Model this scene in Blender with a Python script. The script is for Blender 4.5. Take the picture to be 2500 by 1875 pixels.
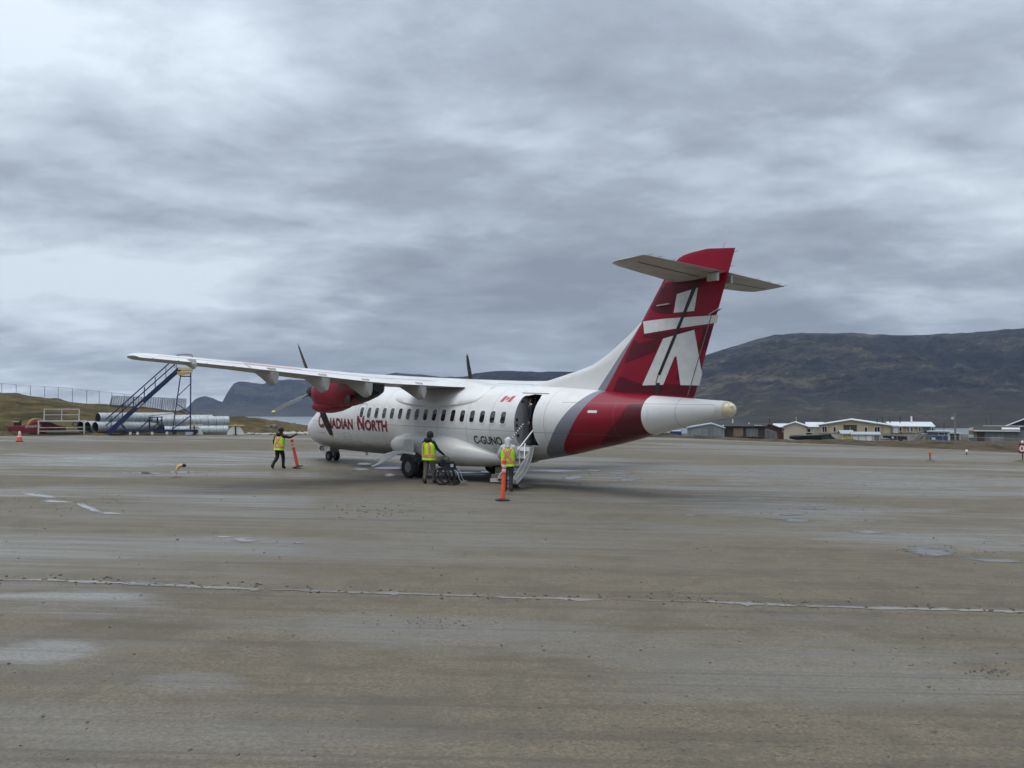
import bpy, bmesh, math, random
import numpy as np
from mathutils import Vector, Matrix, noise as mnoise

for o in list(bpy.data.objects):
    bpy.data.objects.remove(o)
SC = bpy.context.scene
COL = SC.collection
R = math.radians
random.seed(7)

# ------------------------------------------------------------------ camera
FPX = 2034.6            # focal length in pixels of a 2500 pixel wide frame
CAM_Z = 2.7704
PITCH = R(1.8439)
cam = bpy.data.cameras.new('camera')
cam.sensor_fit = 'HORIZONTAL'
cam.sensor_width = 36.0
cam.lens = 36.0 * FPX / 2500.0
cam.clip_start = 0.1
cam.clip_end = 40000
camo = bpy.data.objects.new('camera', cam)
camo.location = (0, 0, CAM_Z)
camo.rotation_euler = (R(90) + PITCH, 0, 0)
COL.objects.link(camo)
SC.camera = camo

# ------------------------------------------------------------------ render look
SC.view_settings.view_transform = 'Standard'
SC.view_settings.look = 'None'
SC.view_settings.exposure = 0.45
SC.view_settings.gamma = 1.0
SC.view_settings.use_curve_mapping = False
SC.render.engine = 'CYCLES'
SC.cycles.use_denoising = True
SC.cycles.max_bounces = 5
SC.cycles.diffuse_bounces = 3
SC.cycles.glossy_bounces = 3
SC.cycles.transparent_max_bounces = 8
SC.cycles.use_adaptive_sampling = True
SC.cycles.adaptive_threshold = 0.02
SC.cycles.adaptive_min_samples = 12
SC.cycles.volume_bounces = 0
SC.cycles.sample_clamp_indirect = 4.0

# ------------------------------------------------------------------ node helpers
class NT:
    def __init__(self, tree):
        self.t = tree
        self.n = tree.nodes
        self.l = tree.links
    def new(self, kind, **kw):
        nd = self.n.new(kind)
        for k, v in kw.items():
            setattr(nd, k, v)
        return nd
    def put(self, sock, v):
        if v is None:
            return
        if hasattr(v, 'is_output'):
            self.l.new(v, sock)
        else:
            sock.default_value = v
    def math(self, op, a, b=None, c=None, clamp=False):
        nd = self.new('ShaderNodeMath', operation=op, use_clamp=clamp)
        for i, v in enumerate((a, b, c)):
            self.put(nd.inputs[i], v)
        return nd.outputs[0]
    def mix(self, f, a, b, blend='MIX'):
        nd = self.new('ShaderNodeMix', data_type='RGBA', blend_type=blend)
        self.put(nd.inputs[0], f)
        for i, v in ((6, a), (7, b)):
            if isinstance(v, (tuple, list)) and len(v) == 3:
                v = (*v, 1)
            self.put(nd.inputs[i], v)
        return nd.outputs[2]
    def mixf(self, f, a, b):
        nd = self.new('ShaderNodeMix', data_type='FLOAT')
        self.put(nd.inputs[0], f); self.put(nd.inputs[2], a); self.put(nd.inputs[3], b)
        return nd.outputs[0]
    def noise(self, vec, scale, detail=4, rough=0.55, dist=0.0):
        nd = self.new('ShaderNodeTexNoise')
        self.put(nd.inputs['Vector'], vec)
        nd.inputs['Scale'].default_value = scale
        nd.inputs['Detail'].default_value = detail
        nd.inputs['Roughness'].default_value = rough
        nd.inputs['Distortion'].default_value = dist
        return nd.outputs[0]
    def ramp(self, f, stops):
        nd = self.new('ShaderNodeValToRGB')
        self.put(nd.inputs[0], f)
        e = nd.color_ramp.elements
        while len(e) < len(stops):
            e.new(0.5)
        for el, (p, c) in zip(e, stops):
            el.position = p
            el.color = (*c, 1) if len(c) == 3 else c
        return nd.outputs[0]
    def smooth(self, v, lo, hi):
        nd = self.new('ShaderNodeMapRange', interpolation_type='SMOOTHSTEP')
        self.put(nd.inputs[0], v)
        nd.inputs[1].default_value = lo; nd.inputs[2].default_value = hi
        return nd.outputs[0]
    def mapping(self, vec, scale=(1, 1, 1), rot=(0, 0, 0), loc=(0, 0, 0)):
        nd = self.new('ShaderNodeMapping')
        self.put(nd.inputs[0], vec)
        nd.inputs[1].default_value = loc; nd.inputs[2].default_value = rot; nd.inputs[3].default_value = scale
        return nd.outputs[0]
    def bump(self, h, strength=0.3, dist=0.02, normal=None):
        nd = self.new('ShaderNodeBump')
        nd.inputs['Strength'].default_value = strength
        nd.inputs['Distance'].default_value = dist
        self.put(nd.inputs['Height'], h)
        self.put(nd.inputs['Normal'], normal)
        return nd.outputs[0]

# ------------------------------------------------------------------ overcast sky
SUN_EL, SUN_AZ = R(72), R(225)      # azimuth clockwise from +Y (the view direction)
world = bpy.data.worlds.new('World')
SC.world = world
world.use_nodes = True
W = NT(world.node_tree)
W.n.clear()
wout = W.new('ShaderNodeOutputWorld')
sky = W.new('ShaderNodeTexSky', sky_type='NISHITA')
sky.sun_disc = False
sky.sun_elevation = SUN_EL
sky.sun_rotation = SUN_AZ
sky.air_density = 1.2
sky.dust_density = 3.0
bg_clear = W.new('ShaderNodeBackground')
W.l.new(sky.outputs[0], bg_clear.inputs[0])
bg_clear.inputs[1].default_value = 0.10
tc = W.new('ShaderNodeTexCoord')
sep = W.new('ShaderNodeSeparateXYZ')
W.l.new(tc.outputs['Generated'], sep.inputs[0])
zz = W.math('ADD', W.math('MAXIMUM', sep.outputs[2], 0.0), 0.20)
cmb = W.new('ShaderNodeCombineXYZ')
W.l.new(W.math('DIVIDE', sep.outputs[0], zz), cmb.inputs[0])
W.l.new(W.math('DIVIDE', sep.outputs[1], zz), cmb.inputs[1])
cv = cmb.outputs[0]
c_big = W.noise(W.mapping(cv, (0.55, 0.75, 1), (0, 0, R(-25)), (16.37, 9.615, 0)), 1.0, 2, 0.45, 0.2)
c_mid = W.noise(W.mapping(cv, (1.25, 1.6, 1), (0, 0, R(-20)), (6.316, 9.624, 0)), 1.4, 6, 0.56, 0.25)
c_fine = W.noise(W.mapping(cv, (3.0, 3.9, 1), (0, 0, R(-12)), (5.3, 2.4, 0)), 1.8, 6, 0.62, 0.3)
dens = W.math('ADD', W.math('MULTIPLY', c_big, 0.68), W.math('ADD', W.math('MULTIPLY', c_mid, 0.38), W.math('MULTIPLY', c_fine, 0.14)))
ccol = W.ramp(dens, [(0.470, (0.505, 0.566, 0.632)), (0.550, (0.362, 0.412, 0.474)), (0.620, (0.252, 0.290, 0.344)), (0.71, (0.182, 0.210, 0.255))])
bg_cloud = W.new('ShaderNodeBackground')
W.l.new(ccol, bg_cloud.inputs[0])
# overcast sky: brighter towards the zenith
zc_ = W.math('MAXIMUM', sep.outputs[2], 0.0)
glow = W.math('MULTIPLY', W.math('EXPONENT', W.math('MULTIPLY', zc_, -9.0)), 0.60)
W.l.new(W.math('ADD', W.math('ADD', W.math('MULTIPLY', zc_, 1.35), 0.70), glow), bg_cloud.inputs[1])
wmix = W.new('ShaderNodeMixShader')
wmix.inputs[0].default_value = 0.97
W.l.new(bg_clear.outputs[0], wmix.inputs[1])
W.l.new(bg_cloud.outputs[0], wmix.inputs[2])
W.l.new(wmix.outputs[0], wout.inputs[0])

world.cycles.sampling_method = 'MANUAL'
world.cycles.sample_map_resolution = 512

sun = bpy.data.lights.new('sun', 'SUN')
sun.energy = 1.3
sun.angle = R(40)
sun.color = (1.0, 0.97, 0.93)
suno = bpy.data.objects.new('sun', sun)
sd = Vector((math.sin(SUN_AZ) * math.cos(SUN_EL), math.cos(SUN_AZ) * math.cos(SUN_EL), math.sin(SUN_EL)))
suno.rotation_euler = sd.to_track_quat('Z', 'Y').to_euler()
suno.location = sd * 100
COL.objects.link(suno)

# ------------------------------------------------------------------ mesh helpers
class MB:
    """collects faces, then links them as ONE mesh object"""
    def __init__(self):
        self.v = []; self.f = []; self.m = []
    def add(self, vs, fs, mi=0):
        b = len(self.v)
        self.v += [tuple(p) for p in vs]
        self.f += [tuple(i + b for i in f) for f in fs]
        self.m += [mi] * len(fs)
        return self
    def box(self, c, s, mi=0, M=None):
        x, y, z = c; a, b, h = s[0] / 2, s[1] / 2, s[2] / 2
        vs = [Vector((x + i * a, y + j * b, z + k * h)) for k in (-1, 1) for j in (-1, 1) for i in (-1, 1)]
        if M is not None:
            vs = [M @ p for p in vs]
        return self.add(vs, [(0, 2, 3, 1), (4, 5, 7, 6), (0, 1, 5, 4), (2, 6, 7, 3), (0, 4, 6, 2), (1, 3, 7, 5)], mi)
    def beam(self, a, b, w, h, mi=0, up=(0, 0, 1)):
        a, b = Vector(a), Vector(b)
        d = (b - a).normalized()
        u = Vector(up)
        s = d.cross(u)
        if s.length < 1e-4:
            s = d.cross(Vector((1, 0, 0)))
        s.normalize(); u = s.cross(d)
        vs = [p + s * (i * w / 2) + u * (j * h / 2) for p in (a, b) for j in (-1, 1) for i in (-1, 1)]
        return self.add(vs, [(0, 1, 3, 2), (4, 6, 7, 5), (0, 4, 5, 1), (2, 3, 7, 6), (0, 2, 6, 4), (1, 5, 7, 3)], mi)
    def rings(self, rs, mi=0, cap=True, close=False):
        n = len(rs[0]); b = len(self.v)
        vs = [p for r in rs for p in r]
        fs = []
        m = len(rs)
        for i in range(m if close else m - 1):
            i2 = (i + 1) % m
            for j in range(n):
                k = (j + 1) % n
                fs.append((i * n + j, i * n + k, i2 * n + k, i2 * n + j))
        if cap and not close:
            fs.append(tuple(range(n - 1, -1, -1)))
            fs.append(tuple((m - 1) * n + j for j in range(n)))
        return self.add(vs, fs, mi)
    def tube(self, pts, r, n=8, mi=0, cap=True, close=False):
        pts = [Vector(p) for p in pts]
        rad = r if isinstance(r, (list, tuple)) else [r] * len(pts)
        rs = []; prev = None
        for i, p in enumerate(pts):
            if close:
                d = (pts[(i + 1) % len(pts)] - pts[i - 1])
            else:
                d = (pts[min(i + 1, len(pts) - 1)] - pts[max(i - 1, 0)])
            d.normalize()
            if prev is None:
                u = d.orthogonal().normalized()
            else:
                u = (prev - d * prev.dot(d)).normalized()
            prev = u
            w = d.cross(u)
            rs.append([p + (u * math.cos(2 * math.pi * k / n) + w * math.sin(2 * math.pi * k / n)) * rad[i] for k in range(n)])
        return self.rings(rs, mi, cap, close)
    def lathe(self, prof, n=24, mi=0, M=None, cap=True):
        """prof: (radius, height) about local Z"""
        rs = [[Vector((r * math.cos(2 * math.pi * k / n), r * math.sin(2 * math.pi * k / n), h)) for k in range(n)] for r, h in prof]
        if M is not None:
            rs = [[M @ p for p in q] for q in rs]
        return self.rings(rs, mi, cap)
    def prism(self, poly, a, b, axis='y', mi=0):
        """poly of 2D points extruded from a to b along an axis"""
        def P(q, t):
            if axis == 'y': return (q[0], t, q[1])
            if axis == 'x': return (t, q[0], q[1])
            return (q[0], q[1], t)
        n = len(poly)
        vs = [P(q, a) for q in poly] + [P(q, b) for q in poly]
        fs = [tuple(range(n - 1, -1, -1)), tuple(range(n, 2 * n))]
        fs += [(i, (i + 1) % n, n + (i + 1) % n, n + i) for i in range(n)]
        return self.add(vs, fs, mi)
    def ball(self, c, r, n=10, m=6, mi=0, M=None):
        r = r if isinstance(r, (tuple, list)) else (r, r, r)
        rs = []
        for i in range(m + 1):
            t = -math.pi / 2 + math.pi * (i / m)
            t = max(-math.pi / 2 + .06, min(math.pi / 2 - .06, t))
            ring = [Vector((r[0] * math.cos(t) * math.cos(2 * math.pi * k / n), r[1] * math.cos(t) * math.sin(2 * math.pi * k / n), r[2] * math.sin(t))) for k in range(n)]
            if M is not None:
                ring = [M @ p for p in ring]
            rs.append([p + Vector(c) for p in ring])
        return self.rings(rs, mi, True)
    def mesh(self, name, mats, smooth=None, fix=True):
        me = bpy.data.meshes.new(name)
        me.from_pydata(self.v, [], self.f)
        mats = mats if isinstance(mats, (list, tuple)) else [mats]
        for mt in mats:
            me.materials.append(mt)
        if len(mats) > 1:
            me.polygons.foreach_set('material_index', self.m)
        if fix:
            bm = bmesh.new(); bm.from_mesh(me)
            bmesh.ops.recalc_face_normals(bm, faces=bm.faces)
            bm.to_mesh(me); bm.free()
        if smooth is not None:
            me.polygons.foreach_set('use_smooth', [True] * len(me.polygons))
            me.set_sharp_from_angle(angle=R(smooth))
        me.update()
        return me
    def build(self, name, mats, parent=None, smooth=None, fix=True, label=None):
        return link(name, self.mesh(name, mats, smooth, fix), parent, label=label)

def link(name, me, parent=None, loc=None, label=None):
    o = bpy.data.objects.new(name, me)
    COL.objects.link(o)
    if parent is not None:
        o.parent = parent
    if loc is not None:
        o.location = loc
    if label:
        o['label'] = label
    return o

def empty(name, loc=(0, 0, 0), rz=0.0):
    o = bpy.data.objects.new(name, None)
    o.empty_display_size = 0.3
    COL.objects.link(o)
    o.location = loc
    o.rotation_euler = (0, 0, rz)
    return o

def tag(o, label=None, cat=None, group=None, kind=None):
    if label: o['label'] = label
    if cat: o['category'] = cat
    if group: o['group'] = group
    if kind: o['kind'] = kind
    return o

def copy_tree(o, parent=None):
    c = o.copy()
    COL.objects.link(c)
    c.parent = parent
    for ch in [x for x in bpy.data.objects if x.parent == o]:
        copy_tree(ch, c)
    return c

# ------------------------------------------------------------------ where things stand
GX, GY = -0.0193672, 0.0080232       # the apron falls to the right and rises away
def gz(x, y):
    return GX * x + GY * y
def pixel_ray(px, py):
    a = (px - 1250) / FPX; b = (937.5 - py) / FPX
    return Vector((a, math.cos(PITCH) - b * math.sin(PITCH), b * math.cos(PITCH) + math.sin(PITCH)))
def G(px, py):
    """point of the apron seen at a place of the photograph"""
    v = pixel_ray(px, py)
    t = CAM_Z / (GX * v.x + GY * v.y - v.z)
    return Vector((v.x * t, v.y * t, CAM_Z + v.z * t))
def D(px, py, Y):
    """point seen at a place of the photograph at depth Y"""
    v = pixel_ray(px, py)
    return Vector((v.x / v.y * Y, Y, CAM_Z + v.z / v.y * Y))
def facing(px):
    """turn about Z so that local X runs to the right across the line of sight"""
    v = pixel_ray(px, 1000)
    return -math.atan2(v.x, v.y)

# ------------------------------------------------------------------ materials
MATS = {}
def mat(name, color, rough=0.6, metal=0.0, var=0.12, vscale=3.0, bump=0.0, bscale=30.0, coat=0.0, dirt=None, dscale=1.2, spec=None, stretch=(1, 1, 1)):
    if name in MATS:
        return MATS[name]
    m = bpy.data.materials.new(name)
    m.use_nodes = True
    N = NT(m.node_tree)
    b = N.n['Principled BSDF']
    tcn = N.new('ShaderNodeTexCoord')
    vec = N.mapping(tcn.outputs['Object'], stretch)
    n1 = N.noise(vec, vscale, 5, 0.6)
    c0 = tuple(max(0, x * (1 - var)) for x in color)
    c1 = tuple(min(1, x * (1 + var)) for x in color)
    col = N.ramp(n1, [(0.3, c0), (0.7, c1)])
    if dirt:
        n2 = N.noise(vec, dscale, 6, 0.65, 0.4)
        col = N.mix(N.math('MULTIPLY', N.smooth(n2, 0.48, 0.75), 0.75), col, dirt)
    N.l.new(col, b.inputs['Base Color'])
    b.inputs['Roughness'].default_value = rough
    N.l.new(N.mixf(n1, max(0.02, rough - 0.08), min(1, rough + 0.08)), b.inputs['Roughness'])
    b.inputs['Metallic'].default_value = metal
    if coat:
        b.inputs['Coat Weight'].default_value = coat
        b.inputs['Coat Roughness'].default_value = 0.12
    if spec is not None:
        b.inputs['Specular IOR Level'].default_value = spec
    if bump:
        N.l.new(N.bump(N.noise(vec, bscale, 4, 0.6), bump, 0.01), b.inputs['Normal'])
    MATS[name] = m
    return m
# ================================================================== the setting
# ---- gravel apron: muddy, streaked by wheels, with wet bands
# wet places: left, right, top, bottom as seen, and how wet
WET = [(-200, 820, 1098, 1152, 1.0), (1380, 2700, 1142, 1200, .95), (1560, 2300, 1215, 1275, .9), (1750, 2700, 1275, 1352, .8), (-200, 420, 1428, 1505, .95), (-150, 330, 1555, 1640, .9),
       (480, 1600, 1495, 1600, .7), (1250, 2700, 1545, 1760, .6), (-200, 1500, 1228, 1300, .55), (300, 640, 1630, 1700, .55), (820, 1500, 1120, 1170, .7), (1500, 2700, 1098, 1122, .6)]
def ground_material():
    m = bpy.data.materials.new('wet gravel')
    m.use_nodes = True
    N = NT(m.node_tree)
    b = N.n['Principled BSDF']
    pos = N.new('ShaderNodeNewGeometry').outputs['Position']
    st = N.mapping(pos, (0.055, 0.42, 1), (0, 0, R(4)))
    wide = N.noise(N.mapping(pos, (0.05, 0.16, 1), (0, 0, R(6)), (4, 1.0, 0)), 1.0, 4, 0.55, 0.3)
    streak = N.noise(st, 1.0, 5, 0.62, 0.25)
    fine_streak = N.noise(N.mapping(pos, (0.20, 2.6, 1), (0, 0, R(3))), 1.0, 5, 0.65, 0.3)
    track = N.noise(N.mapping(pos, (0.045, 5.5, 1), (0, 0, R(2.6)), (2, 7, 0)), 1.0, 4, 0.6, 0.8)
    wet = N.math('ADD', N.math('MULTIPLY', wide, 0.62), N.math('ADD', N.math('MULTIPLY', streak, 0.33), N.math('MULTIPLY', fine_streak, 0.16)))
    blobs = None
    dist = N.math('ADD', N.math('MULTIPLY', N.math('SUBTRACT', streak, 0.5), 2.4), N.math('MULTIPLY', N.math('SUBTRACT', N.noise(N.mapping(pos, (0.45, 1.1, 1)), 1.0, 4, 0.6), 0.5), 1.6))
    sxy = N.new('ShaderNodeSeparateXYZ'); N.l.new(pos, sxy.inputs[0])
    for l_, r_, t_, b_, k_ in WET:
        pl, pr_, pt, pb = G(l_, (t_ + b_) / 2), G(r_, (t_ + b_) / 2), G((l_ + r_) / 2, t_), G((l_ + r_) / 2, b_)
        cx, cy = (pl.x + pr_.x) / 2, (pt.y + pb.y) / 2
        rx, ry = abs(pr_.x - pl.x) / 2, abs(pt.y - pb.y) / 2
        dx = N.math('DIVIDE', N.math('SUBTRACT', sxy.outputs[0], cx), rx)
        dy = N.math('DIVIDE', N.math('ADD', N.math('SUBTRACT', sxy.outputs[1], cy), N.math('MULTIPLY', N.math('SUBTRACT', sxy.outputs[0], cx), 0.05)), ry)
        d2 = N.math('SQRT', N.math('ADD', N.math('MULTIPLY', dx, dx), N.math('MULTIPLY', dy, dy)))
        v = N.math('MULTIPLY', N.math('SUBTRACT', 1.0, N.smooth(N.math('ADD', d2, dist), 0.45, 1.15)), k_)
        blobs = v if blobs is None else N.math('MAXIMUM', blobs, v)
    ragged = N.smooth(N.math('ADD', N.math('MULTIPLY', streak, 0.6), N.math('MULTIPLY', fine_streak, 0.4)), 0.36, 0.56)
    wet = N.math('MAXIMUM', N.math('MULTIPLY', N.smooth(wet, 0.51, 0.64), 0.75), N.math('MULTIPLY', blobs, N.math('ADD', N.math('MULTIPLY', ragged, 0.8), 0.2)))
    grit = N.noise(pos, 26.0, 4, 0.72)
    grit2 = N.noise(pos, 120.0, 2, 0.7)
    patch = N.noise(pos, 1.3, 5, 0.68, 0.5)
    vor = N.new('ShaderNodeTexVoronoi')
    N.l.new(pos, vor.inputs['Vector']); vor.inputs['Scale'].default_value = 34.0
    pebble = N.smooth(vor.outputs['Distance'], 0.05, 0.45)
    dry = N.ramp(N.math('ADD', N.math('MULTIPLY', grit, 0.5), N.math('MULTIPLY', grit2, 0.5)),
                 [(0.34, (0.064, 0.053, 0.036)), (0.5, (0.134, 0.113, 0.078)), (0.66, (0.235, 0.203, 0.148))])
    dry = N.mix(N.math('MULTIPLY', N.smooth(patch, 0.42, 0.66), 0.6), dry, (0.090, 0.077, 0.054))
    dry = N.mix(N.math('MULTIPLY', N.smooth(fine_streak, 0.48, 0.62), 0.55), dry, (0.082, 0.069, 0.049))
    dry = N.mix(N.math('MULTIPLY', N.smooth(track, 0.55, 0.68), 0.38), dry, (0.075, 0.064, 0.047))
    mud = N.ramp(grit, [(0.34, (0.108, 0.099, 0.082)), (0.66, (0.205, 0.190, 0.160))])
    mud = N.mix(N.math('MULTIPLY', N.smooth(track, 0.54, 0.64), 0.6), mud, (0.060, 0.054, 0.045))
    col = N.mix(wet, dry, mud)
    clod = N.smooth(N.noise(N.mapping(pos, (1.0, 2.4, 1)), 7.0, 4, 0.7, 0.3), 0.60, 0.68)
    zone = N.smooth(N.noise(N.mapping(pos, (0.12, 0.5, 1), (0, 0, R(3)), (9, 2, 0)), 1.0, 3, 0.5), 0.50, 0.64)
    clodm = N.math('MULTIPLY', clod, N.math('ADD', N.math('MULTIPLY', zone, 0.75), 0.06))
    col = N.mix(N.math('MULTIPLY', clodm, 0.8), col, (0.050, 0.043, 0.033))
    N.l.new(col, b.inputs['Base Color'])
    rough = N.mixf(wet, 0.9, N.mixf(N.smooth(fine_streak, 0.38, 0.60), 0.36, 0.12))
    N.l.new(rough, b.inputs['Roughness'])
    h = N.math('ADD', N.math('MULTIPLY', grit, 0.36), N.math('ADD', N.math('MULTIPLY', pebble, 0.16), N.math('MULTIPLY', patch, 1.0)))
    h = N.math('ADD', h, N.math('MULTIPLY', clodm, 0.9))
    bn = N.new('ShaderNodeBump')
    N.l.new(N.mixf(wet, 0.6, 0.14), bn.inputs['Strength'])
    bn.inputs['Distance'].default_value = 0.03
    N.l.new(h, bn.inputs['Height'])
    N.l.new(bn.outputs[0], b.inputs['Normal'])
    return m
M_GROUND = ground_material()

def edge_radius(az):
    """distance from the camera to the rim of the apron, azimuth in degrees to the right"""
    pts = [(-180, 70), (-60, 62), (-31.5, 66.0), (-15, 69), (0, 77), (11, 79), (20, 74.5), (31.5, 72.0), (60, 70), (180, 70)]
    for (a, ra), (c, rc) in zip(pts, pts[1:]):
        if a <= az <= c:
            t = (az - a) / (c - a)
            return ra + (rc - ra) * t
    return 70
def rough_ground(x, y, amp=0.003):
    return amp * mnoise.fractal((x * 0.35, y * 1.1, 0.0), 1.0, 2.0, 3)

mb = MB()
NA = 360
radii = [0.6, 1.5, 2.5, 3.5]
r_ = 4.5
while r_ < 60:
    radii.append(r_); r_ *= 1.045
rows = []
for i in range(NA):
    az = -180 + 360 * i / NA
    er = edge_radius(az) + 0.9 * mnoise.noise((az * 0.35, 3.3, 0)) + 0.4 * mnoise.noise((az * 1.7, 7.3, 0))
    row = []
    for r in radii + [62 + (er - 62) * 0.6, er]:
        r = min(r, er)
        x, y = r * math.sin(R(az)), r * math.cos(R(az))
        row.append((x, y, gz(x, y) + (rough_ground(x, y) if r < er else -0.05)))
    rows.append(row)
nr = len(rows[0])
vs = [p for row in rows for p in row] + [(0, 0, 0)]
fs = []
for i in range(NA):
    j = (i + 1) % NA
    for k in range(nr - 1):
        fs.append((i * nr + k, j * nr + k, j * nr + k + 1, i * nr + k + 1))
    fs.append((NA * nr, j * nr, i * nr))
apron = mb.add(vs, fs).build('gravel_apron', M_GROUND, smooth=40)
tag(apron, 'wet grey brown gravel apron with wheel streaks', kind='structure')

# ---- land around the apron: grassy rise on the left, falling village land on the right
def lerp_table(t, x):
    for (a, va), (c, vc) in zip(t, t[1:]):
        if x <= c:
            u = max(0.0, min(1.0, (x - a) / (c - a)))
            return va + (vc - va) * u
    return t[-1][1]
CREST = [(-60, 5.2), (-31.6, 4.30), (-27, 3.55), (-23, 2.95), (-20, 2.45), (-17, 1.75), (-14.5, 0.95), (-12, 0.4), (-6, 0.0), (60, 0.0)]
def land_z(az, r):
    x, y = r * math.sin(R(az)), r * math.cos(R(az))
    e = edge_radius(az)
    z0 = gz(e * math.sin(R(az)), e * math.cos(R(az)))
    # left: rise to a crest at 96 m, then down to the sea
    c = lerp_table(CREST, az)
    if r < 96:
        t = max(0.0, (r - e) / (96 - e)); t = t * t * (3 - 2 * t)
        zl = z0 + (c - z0) * t
    elif r < 118:
        zl = c - (r - 96) * 0.006
    else:
        zl = c - 0.13 - (r - 118) * 0.075
    # right: along the line of sight to the houses, then on to the shore
    if y < 190:
        zr = min(z0 + 0.12, CAM_Z - 0.0372 * y) if r > e + 1.5 else z0
    else:
        zr = CAM_Z - 0.0372 * 190 - (y - 190) * 0.0262
    k = max(0.0, min(1.0, (az + 8) / 12)); k = k * k * (3 - 2 * k)
    z = zl + (zr - zl) * k
    bank = math.exp(-((r - e - 1.6) / 1.5) ** 2) * (0.30 if az > 3 else 0.10)
    far = min(1.0, max(0.0, (r - e) / 12))
    rough = (0.55 if az < -5 else 0.28) * mnoise.fractal((x * 0.11, y * 0.11, 1.7), 1.0, 2.0, 5) * far + 0.10 * mnoise.fractal((x * 0.6, y * 0.6, 5.1), 1.0, 2.0, 3) * min(1, max(0, r - e))
    return x, y, max(z + bank * (0.6 + 0.8 * mnoise.noise((x * .5, y * .5, 0))) + rough, -26.0)

def land_material():
    m = bpy.data.materials.new('tundra grass')
    m.use_nodes = True
    N = NT(m.node_tree)
    b = N.n['Principled BSDF']
    pos = N.new('ShaderNodeNewGeometry').outputs['Position']
    n1 = N.noise(N.mapping(pos, (1, 1, 2.5)), 0.22, 7, 0.66, 0.6)
    n2 = N.noise(pos, 1.5, 6, 0.7)
    n3 = N.noise(pos, 9.0, 4, 0.7)
    grass = N.ramp(n1, [(0.38, (0.030, 0.030, 0.013)), (0.46, (0.070, 0.056, 0.022)), (0.53, (0.130, 0.092, 0.034)), (0.60, (0.100, 0.062, 0.036)), (0.66, (0.048, 0.042, 0.018))])
    grass = N.mix(N.math('MULTIPLY', N.smooth(n2, 0.46, 0.62), 0.7), grass, (0.030, 0.030, 0.014))
    grass = N.mix(N.math('MULTIPLY', N.smooth(n3, 0.52, 0.66), 0.35), grass, (0.16, 0.13, 0.06))
    soil = N.mix(N.smooth(n2, 0.4, 0.6), (0.060, 0.046, 0.034), (0.115, 0.092, 0.068))
    sx = N.new('ShaderNodeSeparateXYZ')
    N.l.new(pos, sx.inputs[0])
    right = N.smooth(sx.outputs[0], 2, 22)
    col = N.mix(N.math('MULTIPLY', right, N.smooth(n1, 0.36, 0.56)), grass, soil)
    col = N.mix(N.smooth(sx.outputs[1], 230, 420), col, (0.105, 0.086, 0.072))
    N.l.new(col, b.inputs['Base Color'])
    b.inputs['Roughness'].default_value = 0.95
    b.inputs['Specular IOR Level'].default_value = 0.2
    h = N.math('ADD', N.math('MULTIPLY', n2, 1.0), N.math('MULTIPLY', n3, 0.4))
    N.l.new(N.bump(h, 0.9, 0.22), b.inputs['Normal'])
    return m
mb = MB()
rows = []
azs = [-180 + 4 * i for i in range(33)] + [-48 + 0.35 * i for i in range(int(96 / 0.35))] + [48 + 4 * i for i in range(34)]
ts = [0, .35, .8, 1.4, 2.1, 3, 4, 5.2, 6.6, 8.2, 10, 12, 14.5, 17, 20, 23, 26, 29, 32, 36, 41, 48, 56, 66, 80, 96, 115, 140, 170, 210, 270, 350, 450, 570, 720, 900, 1100]
for az in azs:
    e = edge_radius(az)
    row = []
    for t in ts:
        r = e - 3.0 + t
        x, y, z = land_z(az, r)
        if t < 3.0:
            z = gz(x, y) - 0.35 + 0.12 * t
        row.append((x, y, z))
    rows.append(row)
nr = len(ts)
vs = [p for row in rows for p in row]
fs = []
for i in range(len(rows)):
    j = (i + 1) % len(rows)
    for k in range(nr - 1):
        fs.append((i * nr + k, j * nr + k, j * nr + k + 1, i * nr + k + 1))
terrain = mb.add(vs, fs).build('terrain', land_material(), smooth=60)
tag(terrain, 'rough tundra ground around the apron', kind='structure')

# ---- the sea
def water_material():
    m = bpy.data.materials.new('sea water')
    m.use_nodes = True
    N = NT(m.node_tree)
    b = N.n['Principled BSDF']
    pos = N.new('ShaderNodeNewGeometry').outputs['Position']
    b.inputs['Base Color'].default_value = (0.17, 0.205, 0.225, 1)
    b.inputs['Roughness'].default_value = 0.30
    b.inputs['IOR'].default_value = 1.33
    h = N.noise(N.mapping(pos, (1, 0.5, 1)), 0.25, 5, 0.6)
    N.l.new(N.bump(h, 0.08, 0.3), b.inputs['Normal'])
    return m
SEA_Z = -25.0
mb = MB()
mb.add([(-4950, -2950, SEA_Z), (4950, -2950, SEA_Z), (4950, 5900, SEA_Z), (-4950, 5900, SEA_Z)], [(0, 1, 2, 3)])
tag(mb.build('sea', water_material()), 'pale fjord water below the village', kind='structure')

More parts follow.
